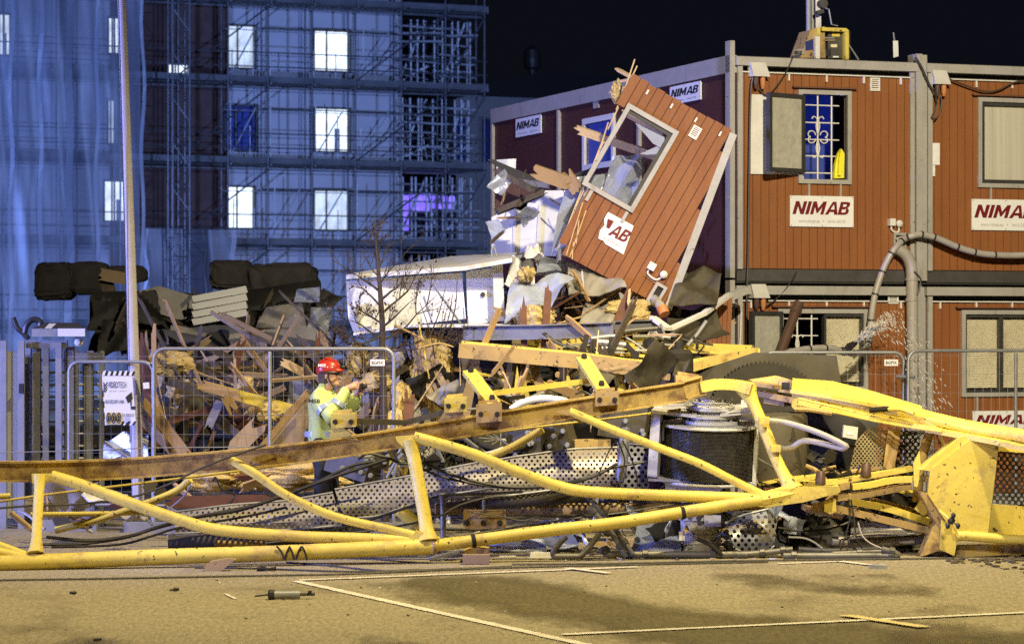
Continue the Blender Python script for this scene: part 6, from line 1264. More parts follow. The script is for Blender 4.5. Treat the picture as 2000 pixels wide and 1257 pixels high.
# wheel and engine clutter glimpsed under the rail
wh = thing('spoked_wheel', 'black spoked wheel lying under the rail left of the walkway sheet', 'wheel', P(985, 890, 30))
c = MB(); wc2 = P(978, 858, 30.2); wa = V((.1, -.35, 1)).normalized(); c.lathe([(.25, -.03), (.30, -.02), (.31, 0), (.30, .02), (.25, .03), (.24, 0)], wc2, wa, 28); obj('tyre', c, M['rubber'], wh, smooth=True)
c = MB(); xx = wa.cross(V((1, 0, 0))).normalized(); yy = wa.cross(xx)
for i in range(12): a_ = math.pi * 2 * i / 12; c.tube([wc2, wc2 + (xx * math.cos(a_) + yy * math.sin(a_)) * .25], .006, 5)
obj('spokes', c, M['galv'], wh)
rd = random.Random(15)
for k, (x, y, w_, h_, m, lb) in enumerate(((690, 905, .5, .3, 'steel', 'dark machine block under the rail right of the person'), (740, 890, .3, .25, 'slab', 'dark greasy casing under the rail left of the middle strut'), (1030, 860, .4, .25, 'steel', 'dark machine block under the rail right of the spoked wheel'), (1090, 850, .3, .3, 'slab', 'dark casing under the rail left of the blue guard'), (1150, 880, .4, .25, 'yellow_dull', 'dull yellow casing behind the right walkway sheet'), (775, 912, .2, .15, 'yellow', 'small yellow lug behind the middle strut'), (1220, 820, .5, .4, 'slab', 'dark plate behind the winch cheek'))):
    c = MB(); Mx = Matrix.Rotation(rd.uniform(-.3, .3), 3, 'Y') @ Matrix.Rotation(rd.uniform(-.4, .4), 3, 'Z'); ctr = P(x, y, 30.3); c.box(ctr, (w_, .3, h_), Mx); o = obj('machine_block', c, M[m], None, lb, 'machine part')
    for q in range(5):
        c = MB(); p = ctr + V((rd.uniform(-.4, .4) * w_, -.18, rd.uniform(-.4, .4) * h_)); c.lathe([(.03, 0), (.03, .06), (.02, .09)], p, (0, -1, 0), 8); obj('fitting', c, M['galv'], o)
# ================================================================== LEFT SIDE: POLE, SIGN, TURNSTILE, GATE, FENCES
fp = thing('flagpole', 'tall pale flagpole rising out of the picture left of the middle', 'flagpole', G(271, 1035) * 1)
c = MB(); b_ = P(272, 1032, 32.3); b_.z = 0; t_ = P(237, -30, 32.3); c.tube([b_, b_.lerp(t_, .5), t_], [.072, .062, .048], 20); obj('pole', c, M['polepaint'], fp, smooth=True)
c = MB(); c.tube([b_ + V((-.1, -.05, 1)), P(231, -30, 32.2)], .006, 5); obj('halyard', c, M['wire'], fp)
c = MB(); c.lathe([(.16, 0), (.16, .04), (.1, .06), (.09, .2), (.074, .21)], b_, Zu, 18); obj('foot', c, M['galv'], fp)
ss = thing('security_sign', 'white security sign with striped torn edges hanging on the fence by the flagpole', 'sign', P(232, 830, 32.0))
SY = 32.0; TLs, TRs, BRs, BLs = P(199, 734, SY), P(258, 734, SY), P(265, 822, SY), P(205, 830, SY)
c = MB(); c.prism([TLs, TRs, BRs, BLs], (0, .015, 0)); obj('panel', c, M['sign'], ss)
Su = (TRs - TLs).normalized(); Sv = (TLs - BLs).normalized()
for k in range(6):
    x = 199 + k * 10.5; c = MB(); c.prism(poly3([(x, 733), (x + 5, 733), (x + 8, 723 + (k * 7 % 4)), (x + 3, 724)], SY), (0, .01, 0)); obj('stripe', c, M['sign'], ss)
    x = 204 + k * 10.5; c = MB(); c.prism(poly3([(x, 733), (x + 5, 733), (x + 8, 725), (x + 3, 725)], SY + .01), (0, .01, 0)); obj('stripe', c, M['black'], ss)
for k in range(5):
    x = 238 + k * 6; c = MB(); c.prism(poly3([(x - 4, 830), (x, 830), (x + 5, 822), (x + 1, 822)], SY - .003), (0, .002, 0)); obj('stripe', c, M['black' if k % 2 == 0 else 'sign'], ss)
for k in range(3):
    y = 765 + k * 22; c = MB(); c.prism(poly3([(199 + k, y), (202 + k, y - 4), (203 + k, y + 8), (200 + k, y + 12)], SY - .003), (0, .002, 0)); obj('stripe', c, M['black'], ss)
sd = (0, -.004, 0)
text('VIDEO', M['navytext'], P(211, 757, SY - .003), Su, Sv, 20 / F * SY, 12 / F * SY, bold=.01, parent=ss); text('TECH', M['navytext'], P(232, 757, SY - .003), Su, Sv, 15 / F * SY, 12 / F * SY, parent=ss)
text('HIGH SECURITY AREA', M['navytext'], P(205, 787.5, SY - .003), Su, Sv, 38 / F * SY, 7 / F * SY, bold=.01, parent=ss); text('010-708 02 05', M['navytext'], P(239, 813, SY - .003), Su, Sv, 23 / F * SY, 6 / F * SY, parent=ss)
text('SECURITY CAMERAS', M['greytext'], P(213, 764, SY - .003), Su, Sv, 34 / F * SY, 2.4 / F * SY, parent=ss)
lg = MB()
for k in range(3):
    y = 745 + k * 6; lg.prism(poly3([(202, y), (205.5, y + 6), (209, y), (209, y + 4), (205.5, y + 10), (202, y + 4)], SY - .004), (0, .003, 0))
obj('emblem', lg, M['navytext'], ss)
cm = MB(); cm.prism(poly3([(245, 775), (257, 765), (259, 778), (250, 787)], SY - .005), (0, .004, 0)); obj('camera_symbol', cm, M['black'], ss)
cm = MB(); cm.prism(poly3([(254, 783), (257, 781), (257, 792), (255, 792)], SY - .005), (0, .004, 0)); obj('camera_symbol', cm, M['black'], ss)
cm = MB(); cm.prism(poly3([(255, 793), (265, 793), (265, 799), (256, 799)], SY - .005), (0, .004, 0)); obj('camera_symbol', cm, M['black'], ss)
for k in range(3):
    x = 212 + k * 10; c = MB(); c.prism(poly3([(x - 4.4, 804), (x + 4.4, 804), (x + 4.4, 828), (x - 4.4, 829)], SY - .004), (0, .003, 0)); pg = obj('pictogram', c, M['blind'], ss)
    c = MB(); q = [P(x + 3.6 * math.cos(t), 816 + 10 * math.sin(t), SY - .008) for t in [i * math.pi * 2 / 20 for i in range(21)]]; c.tube(q, .006, 5, False); obj('ring', c, M['black'], pg)
    c = MB(); c.prism(poly3([(x - 1.5, 822), (x + 1.5, 822), (x + 1.2, 811), (x - 1.2, 811)], SY - .008), (0, .003, 0)); obj('figure', c, M['black'], pg)
c = MB(); c.prism(poly3([(279, 747), (291, 746), (292, 758), (280, 759)], 31.8), (0, .01, 0)); pt = obj('fence_tag', c, M['sign'], None, 'small violet white tag on the left fence post by the flagpole', 'tag')
# turnstile
ty = 33.0
def up(x, zt, r_, Y=ty, m='galv', sq=False):
    b = P(x, 660, Y); b.z = 0; c = MB(); t = V((b.x, b.y, zt))
    if sq: c.beam(b, t, r_ * 2, r_ * 2)
    else: c.tube([b, t], r_, 10)
    return c
ts = thing('turnstile', 'full height steel turnstile with a hipped roof box at the far left', 'turnstile', V((P(120, 660, ty).x, ty, 0)))
for x, z, r_, dy, sq in ((52, 2.15, .055, 0, True), (72, 2.15, .045, -.2, True), (90, 2.15, .035, -.3, True), (115, 2.15, .035, -.35, True), (137, 2.1, .05, -.1, True), (148, 2.05, .035, .2, False), (166, 2.0, .03, .3, False), (176, 2.05, .04, .3, True), (199, 2.05, .03, .2, True), (62, 2.1, .03, .6, True), (121, 2.1, .03, .5, True)):
    obj('post', up(x, z, r_, ty + dy, 'galv', sq), M['galv'], ts)
for x0, x1, z, dy, nm in ((52, 132, 2.13, -.3, 'head_beam'), (135, 202, 1.98, .2, 'head_beam'), (52, 132, 2.1, .5, 'head_beam')):
    c = MB(); a, b = P(x0, 660, ty + dy), P(x1, 660, ty + dy); a.z = b.z = z; c.beam(a, b, .08, .09); obj(nm, c, M['galv'], ts)
for side, (x0, x1, dy) in enumerate(((72, 120, .0), (62, 92, .3), (121, 137, .1), (140, 200, .25))):
    for k in range(13):
        c = MB(); z = .2 + k * .145; a, b = P(x0, 660, ty + dy), P(x1, 660, ty + dy + (.1 if side % 2 else .25)); a.z = b.z = z; c.tube([a, b], .017, 6); obj('bar', c, M['galv' if side != 1 else 'steel'], ts)
c = MB(); a = P(63, 642, ty - .5); q = [P(62, 657, ty - .5), P(167, 657, ty - .5), P(167, 657, ty + .6), P(62, 657, ty + .6)]; q2 = [P(62, 642, ty - .5), P(167, 642, ty - .5), P(167, 642, ty + .6), P(62, 642, ty + .6)]; c.hexa(q + q2); rb = obj('roof_box', c, M['galv'], ts)
c = MB(); q = [P(64, 641, ty - .45), P(166, 641, ty - .45), P(166, 641, ty + .5), P(64, 641, ty + .5), P(88, 630, ty - .25), P(150, 630, ty - .25), P(150, 630, ty + .3), P(88, 630, ty + .3)]; c.hexa(q); obj('hip_roof', c, M['steel'], ts)
c = MB(); c.beam(P(113, 649, ty - .515), P(166, 649, ty - .515), .02, .09); obj('white_fascia', c, M['trimwhite'], ts)
c = MB(); c.hexa([P(87, 641, ty - .46), P(100, 641, ty - .46), P(100, 641, ty - .3), P(87, 641, ty - .3), P(96, 631.5, ty - .28), P(110, 631.5, ty - .28), P(110, 631.5, ty - .2), P(96, 631.5, ty - .2)]); obj('roof_label', c, M['sign'], ts)
c = MB(); c.tube(smooth_path([P(56, 662, ty), P(45, 650, ty), P(34, 640, ty), P(26, 620, ty)], 4), .03, 8); c.tube(smooth_path([P(48, 650, ty), P(52, 635, ty), P(64, 624, ty), P(78, 628, ty), P(78, 640, ty)], 4), .035, 8); obj('antenna_arm', c, M['black'], ts)
c = MB(); c.lathe([(.03, 0), (.05, .02), (.05, .06), (.02, .09)], P(155, 668, ty - .3), (0, -1, 0), 12); obj('floodlight', c, M['trimwhite'], ts)
gt = thing('corrugated_gate', 'blue lit corrugated white gate leaf at the left picture edge', 'gate', V((P(22, 660, 32.6).x, 32.6, 0)))
for k in range(9):
    c = MB(); x = 14 + k * 3.4; a = P(x, 660, 32.6); a.z = .12; b = V((a.x, a.y, 2.05)); c.beam(a, b, .019, .03, (0, 1, 0)); obj('rib', c, M['corr'], gt)
c = MB(); a, b = P(12, 660, 32.63), P(44, 660, 32.63); c.box(((a.x + b.x) / 2, 32.64, 1.07), (b.x - a.x, .02, 1.9)); obj('leaf', c, M['corr'], gt)
for x in (7, 42): obj('gate_post', up(x, 2.17, .035, 32.55, sq=True), M['galv'], gt)
c = MB(); c.box((P(-25, 660, 32.65).x, 32.65, 1.05), (.33, .03, 2.0)); obj('leaf', c, M['corr'], gt)
c = MB(); c.box(P(42, 758, 32.5), (.05, .06, .11)); obj('lock', c, M['black'], gt)
def mesh_fence(x0, Y0, x1, Y1, label, ztop=2.07, mids=(), group='mesh site fence panels', dense=.11, tag=None, nw=None):
    a, b = P(x0, 660, Y0), P(x1, 660, Y1); a.z = b.z = 0; L_ = (b - a).length; u = (b - a).normalized()
    t = thing('mesh_fence', label, 'fence', (a + b) / 2, group); r_ = .12
    c = MB(); q = [a + Zu * .05, a + Zu * (ztop - r_)] + [a + u * (r_ - r_ * math.cos(k * math.pi / 10)) + Zu * (ztop - r_ + r_ * math.sin(k * math.pi / 10)) for k in range(1, 6)] + [b - u * (r_ - r_ * math.cos(k * math.pi / 10)) + Zu * (ztop - r_ + r_ * math.sin(k * math.pi / 10)) for k in range(5, 0, -1)] + [b + Zu * (ztop - r_), b + Zu * .05]
    c.tube(q, .021, 10); obj('frame', c, M['galv'], t, smooth=True)
    c = MB(); c.tube([a + u * .03 + Zu * .3, b - u * .03 + Zu * .3], .017, 8); obj('lower_rail', c, M['galv'], t)
    for m_ in mids: c = MB(); p = a + u * (L_ * m_); c.tube([p + Zu * .03, p + Zu * (ztop - .03)], .021, 8); obj('mid_post', c, M['galv'], t)
    wm = MB(); n = int(L_ / dense)
    for i in range(1, n): p = a + u * (L_ * i / n); wm.beam(p + Zu * .3, p + Zu * (ztop - .02), .0028, .0028)
    for k in range(8): z = .45 + k * .22; wm.beam(a + u * .02 + Zu * z + V((0, -.004, 0)), b - u * .02 + Zu * z + V((0, -.004, 0)), .0028, .0028)
    obj('wire_mesh', wm, M['galv'], t)
    for e in (a, b): c = MB(); c.box(e + Zu * .06, (.65, .22, .12)); obj('foot_block', c, M['concrete'], t)
    if tag:
        o_ = RP(tag[0], tag[1], a, u.cross(Zu), .02); c = MB(); hh = 12.5 / F * Y0; ww = 28 / F * Y0; n_ = u.cross(Zu); c.obox(o_, u, Zu, n_, 0, ww, 0, hh, 0, .008); k = obj('tag_plate', c, M['sign'], t)
        text('BGFIX', M['black'], o_ + u * ww * .1 + Zu * hh * .25 + n_ * .009, u, Zu, ww * .8, hh * .5, bold=.01, parent=k)
    return t
mesh_fence(301, 32.0, 769, 31.8, 'mesh fence panel with a rounded corner and tag, behind the person', 2.08, (.485,), tag=(723.5, 714))
mesh_fence(135, 32.2, 299, 32.1, 'mesh fence panel between the turnstile and the flagpole', 1.93)
mesh_fence(1490, 33.3, 1765, 33.6, 'mesh fence panel with a tag before the lower cabin window and the drain pipe', 2.03, (), tag=(1727, 714))
mesh_fence(1774, 33.4, 2110, 34.2, 'mesh fence panel before the two cream blinds at the right edge', 2.05, (.62,))
c = MB(); c.tube([P(1752, 735, 33.55), P(1786, 736, 33.4)], .02, 8); obj('fence_clamp', c, M['galv'], None, 'small clamp joining the two right mesh fence panels', 'clamp')
# ================================================================== LOOSE WRECKAGE, PIECE BY PIECE
def heap(n, x0, x1, y0, y1, Y0, Y1, kinds, group, label, seed, smin=.1, smax=.5, flat_=.0):
    rd = random.Random(seed)
    for i in range(n):
        kd = kinds[rd.randrange(len(kinds))]; x, y = rd.uniform(x0, x1), rd.uniform(y0, y1); Y = rd.uniform(Y0, Y1); p = P(x, y, Y); p.z = max(p.z, .05); L_ = rd.uniform(smin, smax)
        a_ = rd.uniform(0, 6.28); d = V((math.cos(a_), rd.uniform(-.5, .5), math.sin(a_) * (1 - flat_))).normalized(); c = MB(); shp, m = kd
        if shp == 'plank': c.plank(p - d * L_ / 2, p + d * L_ / 2, rd.uniform(.03, .11), rd.uniform(.012, .035), (rd.uniform(-.4, .4), -.5, 1), .12, .16, seed * 100 + i); nm = 'broken_plank'; cat = 'plank'
        elif shp == 'sliver': c.plank(p - d * L_ / 2, p + d * L_ / 2, rd.uniform(.008, .03), .01, (0, -.4, 1), .1, .2, seed * 100 + i, 3); nm = 'splinter'; cat = 'splinter'
        elif shp == 'sheet':
            u = d * L_ * .6; v = V((rd.uniform(-1, 1), rd.uniform(-.6, .6), rd.uniform(-1, 1))); v = (v - d * v.dot(d)).normalized() * L_ * rd.uniform(.3, .6); c.sheet([p - u - v, p + u - v * rd.uniform(.5, 1), p + u * rd.uniform(.5, 1) + v, p - u * rd.uniform(.4, 1) + v], 5, 4, L_ * .16, .008, seed * 100 + i, edge=.12); nm = 'torn_sheet'; cat = 'sheet'
        elif shp == 'rod': e0, e1 = p - d * L_ / 2, p + d * L_ / 2; e0.z = max(e0.z, .03); e1.z = max(e1.z, .03); c.tube(smooth_path([e0, p + V((rd.uniform(-.04, .04), 0, rd.uniform(-.02, .05))), e1], 3), rd.uniform(.008, .026), 7); nm = 'bent_rod'; cat = 'rod'
        elif shp == 'wire':
            q = [p]; 
            for k in range(4): q.append(q[-1] + V((rd.uniform(-.2, .2), rd.uniform(-.1, .1), rd.uniform(-.22, .08))) * L_ * 2)
            for z in q: z.z = max(z.z, .02)
            c.tube(smooth_path(q, 4), rd.uniform(.005, .012), 5); nm = 'loose_wire'; cat = 'wire'
        elif shp == 'plate':
            L_ *= .55
            e = V((d.z, rd.uniform(-.4, .4), -d.x)).normalized(); pts = [p + d * L_ * .5 * math.cos(t + rd.uniform(-.3, .3)) + e * L_ * .35 * math.sin(t) for t in (0.5, 1.7, 2.6, 3.9, 5.2)]; c.prism(pts, d.cross(e).normalized() * rd.uniform(.01, .03)); nm = 'steel_plate'; cat = 'plate'
        elif shp == 'wool': c.blob(p, (L_ * .4, L_ * .3, L_ * rd.uniform(.15, .35)), seed * 100 + i, .25, 20, 14); nm = 'mineral_wool'; cat = 'insulation'
        obj(nm, c, M[m], None, label % {'plank': 'plank', 'sliver': 'splinter', 'sheet': 'torn sheet', 'rod': 'bent rod', 'wire': 'wire', 'plate': 'bent plate', 'wool': 'tuft of wool'}[shp], cat, group + ', ' + {'plank': 'planks', 'sliver': 'splinters', 'sheet': 'sheets', 'rod': 'rods', 'wire': 'wires', 'plate': 'plates', 'wool': 'wool'}[shp])
heap(75, 985, 1290, 552, 645, 33.55, 34.4, [('plank', 'wood'), ('sliver', 'woodpale'), ('sheet', 'slab'), ('sheet', 'sheetgrey'), ('plate', 'dark'), ('sheet', 'sheetblue'), ('plank', 'chipboard'), ('plate', 'dark'), ('wool', 'wool'), ('sliver', 'woodpale'), ('rod', 'galv')], 'wreckage below the leaning panel', 'small %s in the wreckage right below the leaning red panel', 1, .08, .36)
heap(34, 1060, 1400, 645, 702, 31.8, 32.6, [('rod', 'steel'), ('rod', 'galv'), ('plate', 'rubber'), ('sliver', 'woodpale'), ('plate', 'bluesteel'), ('wire', 'cable')], 'wreckage on the mast deck', 'small %s lying on the yellow mast deck under the blue beam', 2, .1, .5, .6)
heap(55, 885, 1330, 700, 800, 30.6, 32.0, [('plank', 'woodgrey'), ('plate', 'steel'), ('plate', 'yellow_dull'), ('wire', 'cable'), ('rod', 'galv'), ('sheet', 'slab'), ('plank', 'wood'), ('sliver', 'woodpale')], 'wreckage between mast and rail', 'small %s caught between the mast frame and the rusty rail', 3, .12, .5)
heap(105, 305, 625, 690, 905, 33.0, 36.5, [('plank', 'woodgrey'), ('plank', 'woodgrey'), ('plank', 'wood'), ('plank', 'chipboard'), ('sheet', 'dark'), ('plank', 'woodgrey'), ('plank', 'ply'), ('sliver', 'woodpale'), ('wool', 'wool')], 'wreckage behind the mesh fence', 'broken %s in the dark pile behind the mesh fence', 4, .15, .9)
heap(46, 1080, 1560, 970, 1080, 28.6, 29.6, [('plate', 'steel'), ('rod', 'galv'), ('wire', 'cable'), ('plate', 'yellow_dull'), ('sheet', 'dark'), ('sheet', 'sheetblue'), ('wire', 'cable')], 'wreckage under the winch', 'small %s in the tangle under the winch and jib', 5, .1, .42)
heap(60, 1540, 1830, 850, 1075, 28.9, 30.0, [('plate', 'steel'), ('wire', 'cable'), ('wire', 'cable'), ('rod', 'steel'), ('plate', 'yellow_dull'), ('plate', 'rubber'), ('rod', 'yellow_dull'), ('wire', 'rubber')], 'wreckage by the end plate', 'small %s in the shaded tangle left of the end plate', 6, .1, .5)
heap(40, 640, 890, 700, 880, 32.7, 34.0, [('plank', 'woodgrey'), ('plank', 'wood'), ('sheet', 'sheetgrey'), ('wool', 'wool'), ('sliver', 'woodpale'), ('sheet', 'dark'), ('plank', 'ply')], 'wreckage behind the bare tree', 'broken %s in the pile behind the bare tree', 7, .12, .5)
heap(20, 955, 1120, 320, 520, 34.6, 36.0, [('sliver', 'woodgrey'), ('plank', 'woodgrey'), ('sheet', 'dark'), ('sheet', 'film'), ('sliver', 'wood'), ('sliver', 'woodgrey'), ('sheet', 'sheetblue')], 'scraps on the torn inner wall', 'small %s hanging on the torn pale inner wall', 8, .06, .3)
heap(40, 60, 640, 900, 1050, 29.0, 31.0, [('plank', 'wood'), ('sheet', 'sheetgrey'), ('plate', 'steel'), ('wire', 'cable'), ('rod', 'galv'), ('plank', 'chipboard')], 'wreckage behind the jib', 'small %s on the ground behind the left half of the jib', 9, .1, .5, .7)
heap(34, 690, 1210, 850, 930, 29.2, 30.2, [('plate', 'steel'), ('wire', 'cable'), ('rod', 'steel'), ('plate', 'slab'), ('rod', 'galv'), ('plate', 'yellow_dull')], 'wreckage under the rail', 'small %s in the dark tangle right under the rusty rail', 10, .1, .42)
heap(26, 200, 640, 585, 660, 44, 46, [('sheet', 'dark'), ('plank', 'woodgrey'), ('plank', 'woodgrey'), ('plank', 'bluesteel'), ('plank', 'wrap')], 'far blurred wreckage', 'blurred %s in the far dark pile behind the fence', 11, .2, .7)
heap(30, 310, 650, 640, 780, 34.5, 37.0, [('plank', 'woodgrey'), ('plank', 'woodgrey'), ('plank', 'wood'), ('plank', 'ply')], 'long boards behind the mesh fence', 'long broken %s sticking out of the dark pile behind the mesh fence', 12, .6, 1.5, .35)
heap(46, 985, 1320, 560, 650, 33.2, 34.0, [('sliver', 'woodpale'), ('plank', 'wood'), ('sliver', 'wood'), ('sliver', 'chipboard')], 'splintered studs below the leaning panel', 'thin splintered %s standing in the wreckage behind the blue steel beam', 13, .2, .7)
heap(26, 800, 1330, 650, 800, 31.2, 33.2, [('plank', 'wood'), ('plank', 'woodgrey'), ('sliver', 'woodpale'), ('rod', 'yellow_dull'), ('rod', 'yellow')], 'long pieces in the mast', 'long thin %s jammed through the yellow mast frame', 14, .4, 1.1)
heap(30, 1330, 1830, 800, 1060, 28.9, 30.2, [('rod', 'yellow'), ('rod', 'yellow_dull'), ('rod', 'tubegrey'), ('wire', 'cable')], 'bent bars right of the winch', 'thin bent %s twisted among the yellow members right of the winch', 15, .3, .9, .5)
# ================================================================== HOSES, PIPES AND WATER ON THE CABIN FRONT
def fq(px, py, off): return RP(px, py, CP, CN, off)
def hose(pts, r_, lb, m='pvc', off=.1, nm='hose', clamps=(), cat='hose', k=6, n=10):
    q = smooth_path([fq(p[0], p[1], p[2] if len(p) > 2 else off) for p in pts], k); c = MB(); c.tube(q, r_, n); o = obj(nm, c, M[m], None, lb, cat, smooth=True)
    for t in clamps:
        i = min(int(t * (len(q) - 1)), len(q) - 2); c = MB(); c.lathe([(r_ * .9, -.012), (r_ + .006, -.012), (r_ + .006, .012), (r_ * .9, .012)], q[i], q[i + 1] - q[i], 10); obj('hose_clamp', c, M['black'], o)
    return o
dpipe = hose([(1752, 486, .14), (1766, 495, .16), (1777, 512, .16), (1781, 540, .16), (1782, 640, .16), (1783, 720, .16), (1784, 800, .16)], .075, 'thick grey drain pipe running down between the two cabin columns', 'pvc', nm='drain_pipe', cat='pipe', n=16)
for py in (545, 585, 700):
    c = MB(); c.lathe([(.074, -.02), (.083, -.02), (.083, .02), (.074, .02)], fq(1781 if py < 600 else 1783, py, .16), Zu, 14); obj('pipe_socket', c, M['pvc'], dpipe)
hose([(1752, 470, .1), (1766, 466, .15), (1752, 480, .2), (1735, 505, .2), (1718, 545, .2), (1706, 590, .2), (1700, 640, .2), (1699, 660, .25), (1690, 682, .4), (1668, 690, .6), (1640, 684, .8)], .042, 'grey hose with black clamps hanging from the duct opening down to the fence', clamps=(.16, .27, .38, .48, .57, .66, .75, .9))
hose([(1764, 468, .12), (1780, 461, .2), (1800, 458, .2), (1830, 465, .2), (1870, 482, .2), (1910, 494, .2), (1950, 498, .2), (2000, 498, .2), (2060, 490, .2)], .042, 'grey hose with black clamps sagging along the right upper cabin', clamps=(.1, .25, .37, .5, .62, .74))
hose([(1650, 688, 1.1), (1622, 680, 1.2), (1590, 680, 1.3), (1560, 684, 1.4), (1535, 690, 1.5)], .042, 'burst end of grey hose lying on the dark slewing platform', clamps=(.1, .35, .6))
rd = random.Random(31); c = MB(); c.tube([fq(1648, 690, 1.1), fq(1660, 676, 1.0), fq(1672, 668, 1.0)], [.04, .05, .03], 8)
for i in range(14):
    a_ = rd.uniform(0, 6.28); p = fq(1650 + rd.uniform(-14, 16), 684 + rd.uniform(-6, 10), 1.1); c.tube([p, p + V((math.cos(a_) * .07, -.05, math.sin(a_) * .07))], .007, 4)
obj('torn_nozzle', c, M['black'], None, 'black torn clamp at the burst of the hose where water sprays out', 'nozzle')
wt = MB()
for i in range(520):
    t = rd.random() ** .8; x0, y0 = 1668, 668
    if t < .55: f = t / .55; x = x0 + 75 * f + rd.uniform(-4 - 8 * f, 4 + 10 * f); y = y0 - 58 * f + 8 * f * f + rd.uniform(-5 - 9 * f, 5 + 16 * f)
    else: f = (t - .55) / .45; x = 1735 + 110 * f + rd.uniform(-35, 25); y = 620 + 190 * f * f + rd.uniform(-15, 45)
    p = fq(x, y, .9 + rd.uniform(-.3, .3)); s_ = rd.uniform(.003, .0075) * (1.15 if t < .4 else 1); d_ = V((rd.uniform(.2, .6), 0, rd.uniform(.1, .7) if t < .4 else rd.uniform(-1, -.3))).normalized(); L_ = s_ * rd.uniform(2, 6)
    a_ = V((-d_.z, 0, d_.x)) * s_; b_ = V((0, s_, 0)); wt.add([p - d_ * L_, p + a_, p + b_, p - a_, p - b_, p + d_ * L_], [(0, 2, 1), (0, 3, 2), (0, 4, 3), (0, 1, 4), (5, 1, 2), (5, 2, 3), (5, 3, 4), (5, 4, 1)])
obj('water_spray', wt, M['water'], None, 'water drops spraying from the burst hose', 'water spray', kind='stuff')
wt = MB(); rd = random.Random(8)
for i in range(9):
    q = [fq(1666 + t * 55 + rd.uniform(-2, 2), 672 - t * 45 + t * t * 8 + rd.uniform(-4, 4) * (1 + t), 1.0) for t in (0, .25, .5, .75, 1)]; wt.tube(smooth_path(q, 3), [.012, .010, .006, .002], 5)
obj('water_jet', wt, M['film'], None, 'jet of water from the burst hose', 'water jet', kind='stuff')
# brown pipe leaning before window C
q0, q1 = fq(1520, 700, .9), fq(1560, 592, .6); c = MB(); c.tube([q0, q1], .062, 16); bp_ = obj('brown_pipe', c, M['brownpipe'], None, 'brown plastic pipe leaning across the half open lower cabin window', 'pipe', smooth=True)
c = MB(); c.lathe([(.06, -.05), (.075, -.04), (.075, .03), (.066, .04), (.07, .1), (.058, .1)], q0.lerp(q1, .86), q1 - q0, 16); obj('collar', c, M['brownpipe'], bp_)
# loose cables on the front
hose([(1548, 110, .1), (1546, 118, .12), (1536, 140, .09), (1520, 165, .08), (1505, 182, .08), (1494, 186, .08), (1482, 172, .08)], .010, 'dark cable looping down the left upper cabin to its socket box', 'cable', nm='cable', cat='cable', n=6)
hose([(1470, 150, .1), (1466, 190, .1), (1463, 340, .09), (1461, 500, .09), (1459, 560, .1), (1458, 700, .1)], .012, 'dark cable running straight down the left edge of both cabins', 'cable', nm='cable', cat='cable', n=6)
hose([(1788, 112, .14), (1800, 132, .14), (1815, 165, .12), (1828, 185, .12), (1822, 178, .12)], .014, 'thick dark cable bundle from the roof to the right socket box', 'cable', nm='cable', cat='cable', n=6)
hose([(1826, 180, .12), (1830, 205, .1), (1820, 228, .1), (1828, 232, .1), (1838, 210, .1), (1838, 186, .1)], .010, 'dark cable loop hanging below the right socket box', 'cable', nm='cable', cat='cable', n=6)
hose([(1850, 153, .09), (1880, 165, .09), (1920, 178, .09), (1950, 176, .09), (1985, 160, .09), (2040, 158, .09)], .012, 'rusty dark cable sagging above the shut frosted window', 'brownpipe', nm='cable', cat='cable', n=6)
hose([(1556, 530, .12), (1545, 550, .1), (1520, 580, .09), (1495, 598, .09), (1480, 592, .1)], .010, 'dark cable crossing the wall above the half open lower window', 'cable', nm='cable', cat='cable', n=6)
hose([(1432, 590, .1), (1446, 602, .1), (1447, 630, .1), (1444, 700, .1)], .012, 'white cable hanging by the lower cabin corner post', 'trimwhite', nm='cable', cat='cable', n=6)
hose([(1786, 530, .25), (1798, 545, .25), (1796, 560, .25), (1792, 575, .25)], .011, 'short cable tail hooked over the drain pipe', 'cable', nm='cable', cat='cable', n=6)
# ================================================================== ON THE ROOF
gn = thing('light_tower', 'yellow and grey generator light mast standing on the left upper cabin roof', 'light tower', cq(1.2, -.75, ZU1 + .03))
rz = ZU1 + .03; GN = -1.0
def gq(px, py, n): return RP(px, py, CP, CN, n)
def gpr(nm, pts, n0, n1, m, par=gn): c = MB(); q = [gq(x, y, n0) for x, y in pts]; c.prism(q, CN * (n1 - n0)); return obj(nm, c, M[m], par)
gpr('engine_body', [(1597, 64), (1640, 66), (1640, 118), (1597, 118)], -1.0, -.7, 'steel'); gpr('canopy_side', [(1541, 118), (1561, 64), (1588, 57), (1590, 118)], -1.0, -.66, 'yellow_dull')
gpr('corner_strip', [(1588, 72), (1596, 72), (1596, 118), (1588, 118)], -.7, -.62, 'trimwhite')
gpr('frame_bar', [(1590, 56), (1596, 56), (1596, 72), (1589, 72)], -.7, -.61, 'yellow'); gpr('frame_bar', [(1599, 55), (1646, 57), (1651, 61), (1651, 64), (1644, 63.5), (1599, 62)], -.7, -.6, 'yellow'); gpr('frame_bar', [(1644, 64), (1651, 64.5), (1651, 118), (1645, 118)], -.7, -.6, 'yellow')
for x0, y0, x1, y1, m in ((1604, 73, 1629, 76, 'galv'), (1604, 78, 1630, 80, 'wood'), (1624, 67, 1639, 72, 'yellow'), (1622, 87, 1634, 93, 'blind'), (1626, 110, 1637, 113, 'sign'), (1602, 97, 1607, 103, 'sign'), (1610, 96, 1622, 110, 'black')): gpr('front_fitting', [(x0, y0), (x1, y0), (x1, y1), (x0, y1)], -.7, -.685, m)
gpr('info_plate', [(1573, 82), (1588, 76), (1588, 97), (1573, 99)], -.66, -.65, 'navytext'); gpr('name_plate', [(1551, 98), (1571, 95), (1571, 106), (1549, 108)], -.66, -.65, 'sheetgrey')
o_ = gq(1551, 106.5, -.645); big_letters('NIMAB', M['black'], o_, CU_, Zu, .115, .05, gn)
